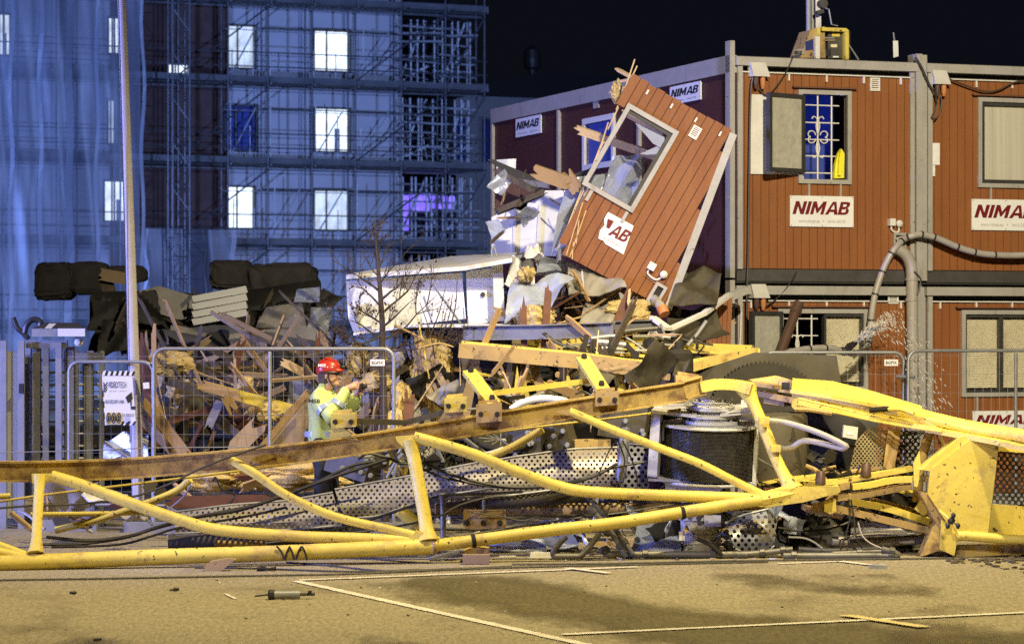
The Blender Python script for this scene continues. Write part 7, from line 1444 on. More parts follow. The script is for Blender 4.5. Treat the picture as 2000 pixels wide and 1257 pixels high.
c = MB(); c.tube([gq(1580, 118, -.85), gq(1579, -40, -.85)], .035, 12); obj('mast', c, M['galv'], gn); c = MB(); c.tube([gq(1588, 118, -.9), gq(1587, -40, -.9)], .025, 12); obj('mast', c, M['galv'], gn)
c = MB(); c.beam(gq(1598, 56, -.8), gq(1597, -40, -.8), .07, .09, (0, 1, 0)); obj('mast_box', c, M['trim'], gn)
c = MB(); c.lathe([(.05, -.05), (.06, -.05), (.06, .05), (.05, .05)], gq(1606, 8, -.72), CN, 14); c.beam(gq(1594, 26, -.7), gq(1606, 22, -.7), .1, .05); obj('winch', c, M['steel'], gn)
c = MB(); c.tube([gq(1612, 16, -.65), gq(1619, 19, -.62), gq(1624, 48, -.6), gq(1636, 51, -.6)], .010, 6); obj('crank', c, M['galv'], gn)
c = MB(); c.tube([gq(1651, 80, -.65), gq(1658, 88, -.65), gq(1677, 117, -.65)], .012, 6); obj('stay', c, M['galv'], gn)
an = thing('antenna', 'small white box antenna on the cabin roof right of the light mast', 'antenna', cq(2.3, -.5, ZU1 + .03))
c = MB(); c.hexa([gq(1745, 113, -.5), gq(1755, 110, -.5), gq(1755, 110, -.62), gq(1745, 113, -.62), gq(1744, 80, -.5), gq(1754, 80, -.5), gq(1754, 80, -.62), gq(1744, 80, -.62)]); obj('body', c, M['white'], an)
c = MB(); c.tube([gq(1747, 80, -.55), gq(1745, 64, -.55)], .012, 8); obj('whip', c, M['galv'], an)
# ================================================================== BARE TREE
tr_ = thing('bare_tree', 'small nearly bare tree with a few dark dried berries before the crushed white module', 'tree', V((P(750, 660, 32.6).x, 32.6, 0)))
rd = random.Random(21); br = MB(); tw_ = MB(); bers = MB(); K = 32.6
base = V((P(752, 660, K).x, K, 0)); pts = [base] + [P(x, y, K) for x, y in ((750, 800), (746, 690), (747, 640), (744, 590), (740, 540), (737, 500), (733, 455), (730, 420))]
br.tube(smooth_path(pts, 3), [.052, .044, .038, .034, .030, .024, .018, .011, .004], 10)
def twig(p, d, L_, r_, dep):
    q = [p]; cur = p; dd = d.normalized(); n = 5
    for i in range(n):
        dd = (dd + V((rd.uniform(-.25, .25), rd.uniform(-.25, .25), rd.uniform(-.16, .3)))).normalized(); cur = cur + dd * L_ / n; q.append(cur)
    (br if dep < 2 else tw_).tube(q, [r_, r_ * .75, r_ * .45, .0022], 6 if dep < 2 else 4)
    if dep < 3:
        for i in range(rd.randint(3, 5)):
            k = rd.randint(1, n); ax_ = V((rd.uniform(-1, 1), rd.uniform(-1, 1), rd.uniform(-.5, .9))); twig(q[k], (dd + ax_ * .95), L_ * rd.uniform(.35, .62), r_ * .5, dep + 1)
    if dep >= 2:
        for i in range(rd.random() < (.4 if cur.z < 2.85 else .12)):
            c0_ = q[rd.randint(2, n)] + V((rd.uniform(-.02, .02), rd.uniform(-.02, .02), rd.uniform(-.035, 0))); s_ = rd.uniform(.007, .016); bers.lathe([(.001, -s_), (s_ * .8, -s_ * .4), (s_, .1 * s_), (s_ * .6, s_ * .8), (.001, s_)], c0_, V((rd.uniform(-.5, .5), rd.uniform(-.5, .5), 1)), 5)
for y, x, dx, dz, L_ in ((690, 746, -1, .3, .55), (685, 746, 1, .25, .6), (665, 746, .9, .1, .85), (660, 746, -.8, .25, .6), (640, 746, 1, .6, .55), (632, 746, -1, .5, .5), (612, 746, .9, .9, .7), (600, 745, -1, .7, .5), (585, 744, 1, .5, .45), (570, 743, -1, .5, .5), (555, 742, .8, .7, .45), (540, 740, -.9, .6, .42), (525, 739, .7, .8, .36), (510, 738, -.6, .8, .32), (495, 737, .5, .8, .3), (480, 735, -.4, .9, .26), (470, 734, .4, .9, .24), (680, 746, .6, -.15, .8), (655, 746, -.5, -.1, .5)):
    twig(P(x, y, K), V((dx, rd.uniform(-.6, .6), dz)), L_, .016 if y > 560 else .011, 0 if y > 560 else 1)
obj('trunk', br, M['bark'], tr_); obj('twigs', tw_, M['bark'], tr_); obj('dried_berries', bers, M['berry'], tr_)  # the small round pieces are dried berries on the twigs
sap = thing('young_shoots', 'thin upright shoots standing right of the bare tree', 'shrub', P(870, 700, 32.4)); c = MB()
for x0, y0, x1, y1 in ((838, 660, 870, 560), (862, 660, 884, 575), (880, 640, 893, 545), (850, 700, 820, 590), (900, 670, 905, 600)): c.tube(smooth_path([P(x0, y0, 32.4), P((x0 + x1) / 2 + 4, (y0 + y1) / 2, 32.4), P(x1, y1, 32.4)], 4), [.010, .004], 5)
obj('stems', c, M['bark'], sap)
# ================================================================== CABLES ON AND AROUND THE JIB
def cab(pts, r_, lb, Y=None, m='cable', cat='cable', n=6, nm='cable'):
    q = smooth_path([jp(x, y, (-.12 if Y is None else Y)) for x, y in pts], 5); q = [V((p.x, p.y, max(p.z, r_ + .003))) for p in q]
    c = MB(); c.tube(q, r_, n); return obj(nm, c, M[m], None, lb, cat, smooth=True)
for k, (pts, dy, r_, lb) in enumerate((([(-40, 995), (60, 987), (150, 984), (250, 972), (330, 945), (380, 920), (440, 895), (520, 868)], .25, .012, 'black cable rising from the left edge over the rusty rail'),
        ([(90, 1048), (170, 1055), (250, 1047), (310, 1028), (380, 1010), (470, 995), (560, 965), (640, 935), (700, 915), (760, 895)], .9, .02, 'thick black cable running over the left walkway sheet up to the rail'),
        ([(60, 1062), (150, 1062), (240, 1050), (300, 1032), (400, 1006), (500, 985), (590, 955), (680, 912), (730, 900)], 1.0, .018, 'second thick black cable beside the one over the left walkway sheet'),
        ([(100, 1068), (230, 1063), (300, 1045), (350, 1030), (480, 1008), (560, 990)], .95, .014, 'thin black cable below the two thick ones on the left'),
        ([(560, 1046), (640, 1036), (720, 1015), (790, 992), (860, 968), (940, 964), (1020, 960)], .7, .016, 'black cable from the middle strut foot up to the right walkway sheet'),
        ([(800, 890), (860, 918), (920, 938), (990, 950), (1060, 950), (1120, 942), (1170, 925), (1205, 905)], .8, .018, 'upper sagging black cable across the right walkway sheet'),
        ([(790, 896), (850, 926), (930, 945), (1010, 953), (1080, 948), (1150, 930), (1200, 912), (1270, 900)], .85, .014, 'lower sagging black cable across the right walkway sheet'),
        ([(520, 1060), (640, 1046), (760, 1030), (850, 1010), (900, 985), (960, 970), (1000, 968)], .5, .012, 'thin black cable behind the middle strut foot'),
        ([(1206, 858), (1190, 880), (1176, 910), (1165, 935)], .6, .007, 'thin black wire hanging on the walkway end'), ([(1216, 860), (1235, 900), (1245, 940), (1240, 960)], .6, .008, 'thin black wire over the blue guard'),
        ([(1208, 862), (1220, 900), (1210, 940), (1216, 960)], .55, .007, 'second thin black wire over the blue guard'),
        ([(860, 1052), (1000, 1030), (1120, 1012), (1220, 1000), (1310, 985), (1400, 978)], .3, .010, 'steel wire rope stretched behind the foreground chord'),
        ([(920, 1000), (980, 1008), (1020, 1016), (1060, 1005)], .6, .007, 'thin loose wire by the steel mount block'),
        ([(700, 896), (720, 885), (760, 895), (790, 905), (860, 900)], .8, .016, 'loop of dark cable under the rail'),
        ([(1520, 1030), (1560, 1036), (1610, 1034), (1640, 1026), (1660, 1018)], .5, .012, 'black cable sagging in the shade under the tie bars'), ([(1540, 1048), (1570, 1050), (1590, 1058), (1606, 1070)], .3, .010, 'white smeared cable on the ground left of the tube frame'),
        ([(1658, 975), (1660, 1010), (1650, 1050), (1640, 1070)], .1, .008, 'black wire hanging from the tie bars, left one'), ([(1662, 975), (1668, 1010), (1672, 1045), (1684, 1070)], .1, .008, 'black wire hanging from the tie bars, right one'), ([(1680, 1015), (1686, 1030), (1660, 1050), (1658, 1062), (1670, 1074)], .05, .007, 'curled wire hanging from the tie bars'),
        ([(1690, 1010), (1720, 1028), (1745, 1022), (1770, 1034), (1800, 1030)], .1, .008, 'black cable strung along the lower tie bar'), ([(1676, 1020), (1684, 1045), (1700, 1060), (1722, 1070)], 0, .007, 'pale wire reaching down to the tube frame'))):
    cab(pts, r_, lb, dy, 'box' if 'white' in lb or 'pale' in lb else ('wire' if 'wire rope' in lb else 'cable'))
for k, (pts, lb) in enumerate((([(-40, 1136), (55, 1134), (200, 1132), (400, 1128), (700, 1122), (1000, 1110), (1500, 1099)], 'long wire rope lying on the asphalt in front of the jib'), ([(380, 1110), (500, 1112), (700, 1118), (900, 1112), (1000, 1108)], 'second wire rope on the asphalt below the tape wraps'), ([(560, 1100), (640, 1106), (740, 1116), (820, 1114)], 'short wire rope ending on the asphalt below the middle strut'), ([(1000, 1104), (1200, 1102), (1500, 1096), (1850, 1092)], 'wire rope on the asphalt in front of the ground pipes'))):
    q = smooth_path([G(x, y) + V((0, 0, .013)) for x, y in pts], 6); c = MB(); c.tube(q, .010, 6); obj('wire_rope', c, M['wire'], None, lb, 'wire rope')
# wires over the left gates
c = MB(); c.tube(smooth_path([P(-40, 884, 31), P(150, 880, 31), P(300, 874, 31), P(500, 872, 31), P(640, 866, 31)], 4), .006, 5); obj('wire_rope', c, M['galv'], None, 'thin bright wire stretched just above the rail on the left', 'wire rope')
# anemometer on the end plate
am = thing('anemometer', 'small black cup anemometer hanging in front of the big yellow end plate', 'anemometer', P(1858, 1024, 28.1))
c = MB(); c.tube([P(1835, 997, 28.2), P(1858, 1016, 28.12)], .014, 8); obj('arm', c, M['yellow'], am); c = MB(); c.lathe([(.03, -.03), (.04, 0), (.03, .03)], P(1858, 1016, 28.1), (.8, 0, -.6), 10); obj('hub', c, M['black'], am)
for x, y in ((1862, 1006), (1851, 1026), (1871, 1026)):
    c = MB(); c.tube([P(1858, 1016, 28.09), P(x, y, 28.07)], .006, 5); c.blob(P(x, y, 28.07), (.024, .024, .032), 2, .05, 10, 8); obj('cup', c, M['black'], am)
c = MB(); c.tube([P(1858, 1020, 28.15), P(1872, 1045, 28.15)], .008, 5); obj('stay', c, M['yellow'], am)
# ================================================================== SMALL THINGS ON THE GROUND
def lying(nm, x, y, build, m, lb, cat, group=None, label2=None): c = MB(); build(c, G(x, y)); return obj(nm, c, M[m], None, lb, cat, group)
gg = thing('grease_gun', 'black and silver grease gun lying on the asphalt left of the white line', 'grease gun', G(560, 1167))
p = G(558, 1170); c = MB(); c.tube([p + V((-.10, 0, .04)), p + V((.12, .02, .04))], .034, 12); obj('barrel', c, M['galv'], gg); c = MB(); c.lathe([(.03, 0), (.042, .01), (.042, .05), (.03, .06)], p + V((-.15, 0, .042)), (1, .08, 0), 12); obj('cap', c, M['black'], gg)
c = MB(); c.tube([p + V((-.26, -.01, .03)), p + V((-.15, 0, .04))], .008, 6); obj('spout', c, M['black'], gg); c = MB(); c.tube([p + V((.12, .02, .04)), p + V((.24, .06, .04))], .014, 6); c.box(p + V((.2, .05, .055)), (.03, .05, .03)); obj('lever', c, M['black'], gg)
hw_ = lying('rope_end', 520, 1115, lambda c, p: c.tube([p + V((-.09, 0, .02)), p + V((-.03, .01, .025)), p + V((.02, 0, .02)), p + V((.09, .02, .025))], [.018, .024, .014, .02], 8), 'rubber', 'dark knotted cable end on the asphalt below the tape wraps', 'cable end')
lying('brick', 930, 1101, lambda c, p: c.box(p + V((0, 0, .05)), (.26, .12, .09)), 'ply', 'grey brown brick lying at the corner of the parking bay', 'brick')
lying('white_tray', 1060, 1088, lambda c, p: c.hexa([p + V(q) for q in ((-.13, -.06, 0), (.13, -.06, 0), (.13, .06, 0), (-.13, .06, 0), (-.12, -.05, .05), (.12, -.05, .05), (.12, .05, .05), (-.12, .05, .05))]), 'trimwhite', 'white plastic tray on the ground left of the looped tube', 'tray')
lying('metal_tray', 868, 1094, lambda c, p: c.sweep([p + V((-.14, 0, .02)), p + V((.14, .06, .09))], [(-.06, -.01), (.06, -.01), (.06, .01), (-.06, .01)]), 'galv', 'pale metal tray tipped against the end of the thick chord', 'tray')
lying('white_bracket', 992, 1089, lambda c, p: c.box(p + V((0, 0, .012)), (.17, .08, .018)), 'trimwhite', 'small white flat frame on the ground behind the parking bay corner', 'frame')
lying('stone', 143, 1160, lambda c, p: c.blob(p + V((0, 0, .015)), (.03, .02, .014), 3, .15, 12, 8), 'dark', 'dark oval lump alone on the asphalt at the lower left', 'stone')
lying('bolt', 340, 1154, lambda c, p: c.tube([p + V((-.04, 0, .012)), p + V((.02, .02, .014)), p + V((.03, .04, .016))], [.006, .014, .014], 6), 'rubber', 'small dark bolt on the asphalt left of the grease gun', 'bolt')
lying('stick', 190, 1251, lambda c, p: c.tube([p + V((-.03, 0, .01)), p + V((.03, .01, .012))], .01, 6), 'dark', 'small dark stick at the bottom left picture edge', 'stick')
lying('metal_scrap', 1715, 1110, lambda c, p: c.hexa([p + V(q) for q in ((-.09, -.03, 0), (.09, -.03, 0), (.09, .03, 0), (-.09, .03, 0), (-.07, -.02, .04), (.08, -.02, .03), (.08, .02, .05), (-.08, .02, .04))]), 'galv', 'small metal scrap on the asphalt below the tube frame', 'metal scrap')
rd = random.Random(77)
for i in range(110):
    x, y = rd.uniform(1850, 2010), rd.uniform(1082, 1132)
    if y > 1092 + (x - 1850) * .2: y = 1092 + rd.uniform(0, 8)
    p = G(x, y); s_ = rd.uniform(.006, .028); c = MB(); c.blob(p + V((0, 0, s_ * .4)), (s_ * 1.4, s_, s_ * .5), i, .25, 8, 6); obj('stone_lump', c, M['slab' if i % 4 else 'woodgrey'], None, 'small lump of rubble below the big yellow end plate at the right edge', 'stone', 'rubble under the end plate')
for i in range(60):
    x, y = rd.uniform(840, 1560), rd.uniform(1078, 1096); p = G(x, y); s_ = rd.uniform(.01, .04); c = MB(); a_ = rd.uniform(0, 6.3)
    c.beam(p + V((0, 0, .012)), p + V((math.cos(a_) * s_ * 2, math.sin(a_) * s_ * 2, .014)), s_ * .8, .01); obj('scrap', c, M[('trimwhite', 'woodpale', 'galv', 'slab')[i % 4]], None, 'small flat scrap on the ground along the lower pipes of the wreck', 'scrap', 'scraps along the wreck')
for i in range(46):
    x, y = rd.uniform(20, 1980), rd.uniform(1125, 1255); p = G(x, y); s_ = rd.uniform(.004, .012); c = MB(); c.blob(p + V((0, 0, s_ * .4)), (s_ * 1.3, s_, s_ * .6), i + 200, .2, 7, 5); obj('pebble', c, M['slab' if i % 4 else 'line'], None, 'tiny pebble scattered on the open asphalt in front', 'pebble', 'pebbles on the asphalt')
for i in range(40):
    x, y = rd.uniform(300, 1350), rd.uniform(940, 1070); Y = rd.uniform(29.2, 31); p = P(x, y, Y); p.z = .02; a_ = rd.uniform(0, 6.3); s_ = rd.uniform(.05, .22); c = MB(); c.plank(p, p + V((math.cos(a_) * s_, math.sin(a_) * s_, rd.uniform(0, .06))), .04, .015, (0, 0, 1), .05, .05, i); obj('splinter', c, M[('wood', 'woodpale', 'chipboard', 'trimwhite')[i % 4]], None, 'small wood splinter lying on the ground behind the jib', 'splinter', 'splinters behind the jib')
for k, (q, m, lb) in enumerate((([(1020, 1060), (1130, 1070), (1130, 1015), (1030, 1030)], 'sheetblue', 'blue lit crumpled sheet behind the looped tube'), ([(930, 1078), (1070, 1082), (1060, 1050), (960, 1060)], 'film', 'blue plastic scrap under the jib chord'), ([(1230, 1082), (1330, 1082), (1330, 1010), (1250, 1020)], 'sheetblue', 'dark blue bent sheet left of the winch motor'), ([(1660, 1052), (1800, 1040), (1790, 1022), (1664, 1020)], 'trim', 'pale grey plate lying in the shade under the tie bars'), ([(850, 1020), (880, 1030), (875, 1000), (855, 1002)], 'white', 'small white plate beside the steel hoops'))):
    c = MB(); c.sheet([P(x, y, 28.9 - .05 * k) for x, y in q[:2]] + [P(x, y, 29.3 - .05 * k) for x, y in q[2:]], 9, 7, .08 if k != 3 else .02, .012, 90 + k); obj('crumpled_sheet', c, M[m], None, lb, 'sheet')

# ================================================================== PERSON (implicit surface, one continuous body)
def field_mesh(prims, res, pad=.04, k=.02, noise=None):
    lo = np.min([np.minimum(p[0], p[1]) - max(p[2], p[3]) for p in prims], 0) - pad; hi = np.max([np.maximum(p[0], p[1]) + max(p[2], p[3]) for p in prims], 0) + pad
    n = np.ceil((hi - lo) / res).astype(int) + 1; D = np.full(n, .2); ax_ = [lo[i] + res * np.arange(n[i]) for i in range(3)]
    for pr_ in prims:
        a, b, ra, rb = pr_[:4]; kk = pr_[4] if len(pr_) > 4 else k; sub = pr_[5] if len(pr_) > 5 else False; sc = np.array(pr_[6] if len(pr_) > 6 else (1, 1, 1)); a = np.array(a, float); b = np.array(b, float); m_ = max(ra, rb) * max(1, sc.max()) + .06
        i0 = np.maximum(0, np.floor((np.minimum(a, b) - m_ - lo) / res).astype(int)); i1 = np.minimum(n, np.ceil((np.maximum(a, b) + m_ - lo) / res).astype(int) + 1); s_ = tuple(slice(i0[i], i1[i]) for i in range(3))
        X, Y_, Z_ = np.meshgrid(ax_[0][s_[0]], ax_[1][s_[1]], ax_[2][s_[2]], indexing='ij'); Pp = np.stack([X, Y_, Z_], -1); ba = b - a; L2 = max(1e-9, ba.dot(ba)); t = np.clip(((Pp - a) @ ba) / L2, 0, 1)
        d = np.linalg.norm((Pp - a - t[..., None] * ba) / sc, axis=-1) - (ra + (rb - ra) * t); o_ = D[s_]
        if sub: h = np.clip(.5 - .5 * (o_ + d) / kk, 0, 1); D[s_] = o_ * (1 - h) - d * h + kk * h * (1 - h)
        else: h = np.clip(.5 + .5 * (o_ - d) / kk, 0, 1); D[s_] = o_ * (1 - h) + d * h - kk * h * (1 - h)
    if noise is not None:
        X, Y_, Z_ = np.meshgrid(*ax_, indexing='ij'); D = D + noise(X, Y_, Z_)
    sgn = D < 0; c = [sgn[i:n[0] - 1 + i, j:n[1] - 1 + j, l:n[2] - 1 + l] for i in (0, 1) for j in (0, 1) for l in (0, 1)]
    tot = sum(x.astype(int) for x in c); cell = (tot > 0) & (tot < 8); idx = np.full(cell.shape, -1); idx[cell] = np.arange(cell.sum()); ci = np.argwhere(cell); acc = np.zeros((len(ci), 3)); cnt = np.zeros(len(ci))
    cor = [(i, j, l) for i in (0, 1) for j in (0, 1) for l in (0, 1)]
    for p in cor:
        for q in cor:
            if p < q and sum(abs(p[m] - q[m]) for m in range(3)) == 1:
                dp = D[ci[:, 0] + p[0], ci[:, 1] + p[1], ci[:, 2] + p[2]]; dq = D[ci[:, 0] + q[0], ci[:, 1] + q[1], ci[:, 2] + q[2]]; w_ = (dp < 0) != (dq < 0); t = np.where(w_, dp / np.where(w_, dp - dq, 1), 0)
                acc += w_[:, None] * (np.array(p) + t[:, None] * (np.array(q) - np.array(p))); cnt += w_
    vs = lo + res * (ci + acc / cnt[:, None]); fs = []
    for ax1 in range(3):
        s0 = sgn.take(range(n[ax1] - 1), ax1); s1 = sgn.take(range(1, n[ax1]), ax1); e = np.argwhere(s0 != s1); u1, u2 = (ax1 + 1) % 3, (ax1 + 2) % 3
        e = e[(e[:, u1] > 0) & (e[:, u2] > 0) & (e[:, u1] < n[u1] - 1) & (e[:, u2] < n[u2] - 1)]
        fl = s0[e[:, 0], e[:, 1], e[:, 2]]; q = []
        for o1, o2 in ((1, 1), (0, 1), (0, 0), (1, 0)): g_ = e.copy(); g_[:, u1] -= o1; g_[:, u2] -= o2; q.append(idx[g_[:, 0], g_[:, 1], g_[:, 2]])
        q = np.stack(q, 1); q[~fl] = q[~fl][:, ::-1]; fs.append(q)
    mb = MB(); mb.v = [tuple(x) for x in vs]; mb.f = [tuple(int(z) for z in f) for f in np.concatenate(fs)]
    return mb
# local frame: x forward (right in the picture), y to the person's left (away from the camera), z up; person about 1.84 m
PR = V((P(634, 660, 30.6).x, 30.6, .10)); ca_, sa_ = math.cos(R(-14)), math.sin(R(-14))
def pw(mb):
    mb.v = [(PR.x + x * ca_ - y * sa_, PR.y + x * sa_ + y * ca_, PR.z + z) for x, y, z in mb.v]; return mb
def pv(x, y, z): return V((PR.x + x * ca_ - y * sa_, PR.y + x * sa_ + y * ca_, PR.z + z))
per = thing('person', 'person in hi vis jacket and red helmet holding up a small camera behind the rail', 'person', PR * 1)
HC = np.array((.055, 0, 1.70)); hd3 = lambda x, y, z: tuple(HC + np.array((x, y, z)))
B = []
# legs, pelvis, torso, neck
for s in (-1, 1): B += [((0, s * .10, .93), (.02, s * .11, .50), .085, .062), ((.02, s * .11, .50), (-.01, s * .115, .09), .058, .042), ((-.03, s * .115, .05), (.15, s * .13, .035), .042, .034)]
B += [((0, 0, .98), (0, 0, 1.06), .135, .13, .05), ((0, 0, 1.1), (-.01, 0, 1.34), .13, .145, .06), ((-.01, -.12, 1.42), (-.01, .12, 1.42), .07, .07, .06), ((-.005, 0, 1.44), (.04, 0, 1.58), .062, .058, .03)]
# arms raised: elbow forward and down, hands near the chin
SH_ = {-1: ((-.01, -.185, 1.43), (.15, -.27, 1.26), (.29, -.10, 1.56)), 1: ((-.01, .185, 1.43), (.20, .25, 1.22), (.355, .05, 1.50))}
for s in (-1, 1): a, b, c_ = SH_[s]; B += [(a, b, .055, .045), (b, c_, .044, .029)]
# head with face
B += [(hd3(-.02, 0, .03), hd3(.0, 0, .02), .095, .093, .03), (hd3(.03, 0, -.03), hd3(.055, 0, -.085), .068, .042, .03), (hd3(.09, 0, .005), hd3(.112, 0, -.028), .011, .016, .012), (hd3(.075, -.025, .018), hd3(.075, .025, .018), .018, .018, .015), (hd3(.088, 0, -.062), hd3(.088, 0, -.062), .018, .018, .01), (hd3(.086, 0, -.098), hd3(.080, 0, -.1), .022, .022, .015)]
for s in (-1, 1): B += [(hd3(-.005, s * .086, -.005), hd3(-.012, s * .09, -.03), .018, .012, .008), (hd3(.098, s * .033, .006), hd3(.098, s * .033, .006), .011, .011, .006, True), (hd3(.06, s * .045, -.03), hd3(.04, s * .055, -.05), .03, .03, .02)]
B += [(hd3(.106, -.02, -.071), hd3(.106, .02, -.071), .004, .004, .004, True)]
# hands: palm, five bent fingers, thumb; closed round a small camera held at (.45, -.01, 1.46)
for s in (-1, 1):
    w_ = np.array(SH_[s][2]); tgt = np.array((.405, s * .045 - .01, 1.59 if s < 0 else 1.555)); dr_ = (tgt - w_) / np.linalg.norm(tgt - w_); palm = w_ + dr_ * .05
    B += [(tuple(w_), tuple(palm), .030, .034, .02), (tuple(palm), tuple(palm + dr_ * .025), .034, .030, .02)]
    for i, (ln, off) in enumerate(((.030, .030), (.034, .010), (.032, -.010), (.026, -.028))):
        k0 = palm + dr_ * .03 + np.array((0, 0, off)); k1 = k0 + dr_ * ln + np.array((.012, s * .012, 0)); k2 = k1 + np.array((.012, -s * .028, 0)); k3 = k2 + np.array((-.008, -s * .018, 0))
        B += [(tuple(k0), tuple(k1), .0105, .0098, .006), (tuple(k1), tuple(k2), .0098, .009, .004), (tuple(k2), tuple(k3), .009, .008, .004)]
    t0 = palm + np.array((-.005, -s * .02, .015 if s < 0 else -.01)); t1 = t0 + np.array((.02, -s * .02, .03 if s < 0 else -.025)); t2 = t1 + np.array((.03, -s * .008, .012 if s < 0 else -.008)); B += [(tuple(t0), tuple(t1), .015, .012, .01), (tuple(t1), tuple(t2), .0115, .0095, .005)]
body = field_mesh(B, .0062, k=.014); obj('body', pw(body), M['skin'], per, smooth=True)
rs = np.random.RandomState(3); ks = [(rs.randn(3) * np.array((20, 20, 13)), rs.uniform(0, 6.3)) for _ in range(7)]
wr = lambda X, Y_, Z_: .0068 * sum(np.sin(k[0] * X + k[1] * Y_ + k[2] * Z_ + p) for k, p in ks) / 2
J = [((0, 0, .86), (0, 0, 1.02), .175, .165, .06, False, (.95, 1.12, 1)), ((0, 0, 1.02), (-.01, 0, 1.36), .160, .185, .06, False, (.95, 1.18, 1)), ((-.012, -.15, 1.43), (-.012, .15, 1.43), .085, .085, .07), ((0, 0, 1.44), (.02, 0, 1.55), .10, .085, .03)]
for s in (-1, 1): a, b, c_ = SH_[s]; e = tuple(np.array(b) + (np.array(c_) - np.array(b)) * .84); J += [(a, b, .088, .075, .04), (b, e, .074, .055, .03)]
J += [((.02, 0, .60), (.02, 0, .84), .3, .155, .01, True), ((.06, 0, 1.66), (.055, 0, 1.575), .06, .064, .01, True)]
J = [j for j in J if not (len(j) > 5 and j[5] and j[0][2] < 1)]
obj('jacket', pw(field_mesh(J, .0085, k=.03, noise=wr)), M['hivis'], per, smooth=True)
T_ = [((0, 0, .80), (0, 0, .98), .155, .155, .04, False, (.9, 1.1, 1))]
for s in (-1, 1): T_ += [((0, s * .10, .93), (.02, s * .11, .50), .115, .092), ((.02, s * .11, .50), (-.01, s * .115, .10), .09, .082)]
obj('trousers', pw(field_mesh(T_, .011, k=.04, noise=wr)), M['navy'], per, smooth=True)
bt = []
for s in (-1, 1): bt = [((-.04, s * .115, .055), (.16, s * .13, .045), .058, .05), ((-.02, s * .115, .05), (-.015, s * .115, .18), .062, .064)]; obj('boot', pw(field_mesh(bt, .01, k=.03)), M['rubber'], per, smooth=True)
# reflective bands: rings following the sleeve and the waist
def band(o_, ax_, r_, wd, sc=(1, 1), m='reflect', nm='reflective_band'):
    mb = MB(); ax_ = V(ax_).normalized(); x_ = ax_.cross(V((0, 0, 1)) if abs(ax_.z) < .9 else V((0, 1, 0))).normalized(); y_ = ax_.cross(x_); n = 36
    for h, rr in ((-wd, r_ * .93), (-wd, r_), (wd, r_), (wd, r_ * .93)):
        for j in range(n): t = 2 * math.pi * j / n; mb.v.append(tuple(V(o_) + ax_ * h + (x_ * math.cos(t) * sc[0] + y_ * math.sin(t) * sc[1]) * rr))
    mb.f = [(i * n + j, i * n + (j + 1) % n, ((i + 1) % 4) * n + (j + 1) % n, ((i + 1) % 4) * n + j) for i in range(4) for j in range(n)]
    return obj(nm, pw(mb), M[m], per, smooth=True)
for s in (-1, 1):
    a, b, c_ = [V(q) for q in SH_[s]]; band(a.lerp(b, .60), b - a, .096, .028); band(b.lerp(c_, .42), c_ - b, .083, .026)
band((0, 0, 1.06), (0, 0, 1), .222, .03, (1.0, .86)); band((0, 0, .90), (0, 0, 1), .222, .03, (1.0, .86))
# collar, helmet, goggles, chin strap, camera
Hm = [(hd3(-.015, 0, .055), hd3(-.005, 0, .06), .125, .125, .02, False, (1.08, .95, .95)), (hd3(.05, 0, .052), hd3(.10, 0, .048), .085, .07, .03, False, (1, 1, .35)), (hd3(-.02, 0, -.12), hd3(.02, 0, -.12), .150, .150, .008, True, (1.5, 1.5, 1))]
obj('helmet', pw(field_mesh(Hm, .007, k=.02)), M['helmet'], per, smooth=True)
for y in (-.05, 0, .05): c = MB(); c.tube([hd3(-.10, y, .135), hd3(-.02, y * 1.05, .182), hd3(.07, y, .150)], .012, 6); obj('helmet_ridge', pw(c), M['helmet'], per, smooth=True)
hr2 = [(hd3(-.04, 0, -.005), hd3(-.05, 0, -.05), .098, .075, .03), (hd3(.09, 0, -.03), hd3(.09, 0, .0), .088, .09, .01, True)]
obj('hair', pw(field_mesh(hr2, .008, k=.02)), M['hair'], per, smooth=True)
c = MB(); 
def arc(z, r_, a0, a1, n=18): return [hd3(.0 + r_ * 1.08 * math.cos(t), r_ * .98 * math.sin(t), z) for t in [a0 + (a1 - a0) * i / n for i in range(n + 1)]]
c.tube(arc(.030, .118, -math.pi, math.pi), .012, 6); obj('goggle_strap', pw(c), M['black'], per, smooth=True)
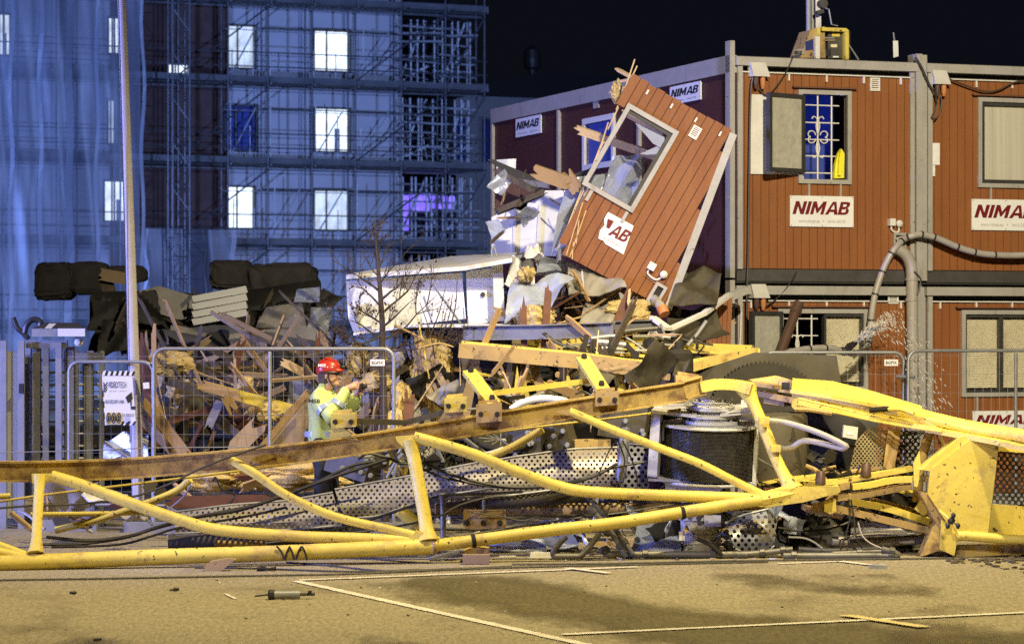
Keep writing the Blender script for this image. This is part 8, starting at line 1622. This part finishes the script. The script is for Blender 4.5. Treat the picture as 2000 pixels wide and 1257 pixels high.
gv = [(hd3(.092, -.04, .022), hd3(.092, .04, .022), .027, .027, .01, False, (.75, 1, 1))]; obj('goggles', pw(field_mesh(gv, .006)), M['black'], per, smooth=True)
c = MB(); c.lathe([(.018, 0), (.026, .01), (.026, .05), (.02, .06)], hd3(.115, 0, .085), (1, 0, 0), 12); obj('helmet_lamp', pw(c), M['black'], per, smooth=True)
for s in (-1, 1): c = MB(); c.tube(smooth_path([hd3(.02, s * .100, .03), hd3(.02, s * .096, -.04), hd3(.045, s * .06, -.10), hd3(.06, 0, -.128)], 4), .008, 6); obj('chin_strap', pw(c), M['black'], per, smooth=True)
c = MB(); c.tube(smooth_path([(.10, -.05, 1.50), (.13, -.10, 1.42), (.15, -.08, 1.30)], 4), .016, 6); obj('jacket_flap', pw(c), M['black'], per)
c = MB(); c.blob((-.0, -.2, .97), (.075, .05, .06), 4, .08, 14, 10); obj('belt_pouch', pw(c), M['black'], per, smooth=True)
c = MB(); q = [pv(.055 - .055, -.118, 1.80), ]; hu = (pv(1, 0, 0) - pv(0, 0, 0)).normalized(); hv = (Zu * .86 + (pv(0, 1, 0) - pv(0, 0, 0)).normalized() * .5).normalized()
lt_ = text('MSE', M['sign'], pv(-.035, -.112, 1.783), hu, hv, .085, .036, bold=.02, parent=per, thick=.014)
lt_ = text('MSB', M['black'], pv(-.085, -.29, 1.40), hu, (Zu + (pv(0, 1, 0) - pv(0, 0, 0)).normalized() * .22).normalized(), .13, .045, bold=.02, parent=per, thick=.01)
cmr = thing('small_camera', 'small black camera held up in both hands of the person in the red helmet', 'camera', pv(.42, -.01, 1.54))
c = MB(); c.box((.418, -.012, 1.575), (.035, .11, .065)); obj('body', pw(c), M['black'], cmr); c = MB(); c.lathe([(.024, 0), (.026, .02), (.022, .045), (.018, .05)], (.433, -.012, 1.578), (1, 0, 0), 14); obj('lens', pw(c), M['black'], cmr)
c = MB(); c.box((PR.x, PR.y, .05), (.7, .6, .098)); obj('wooden_pallet', c, M['woodgrey'], None, 'low piece of wreckage under the feet of the person', 'platform')
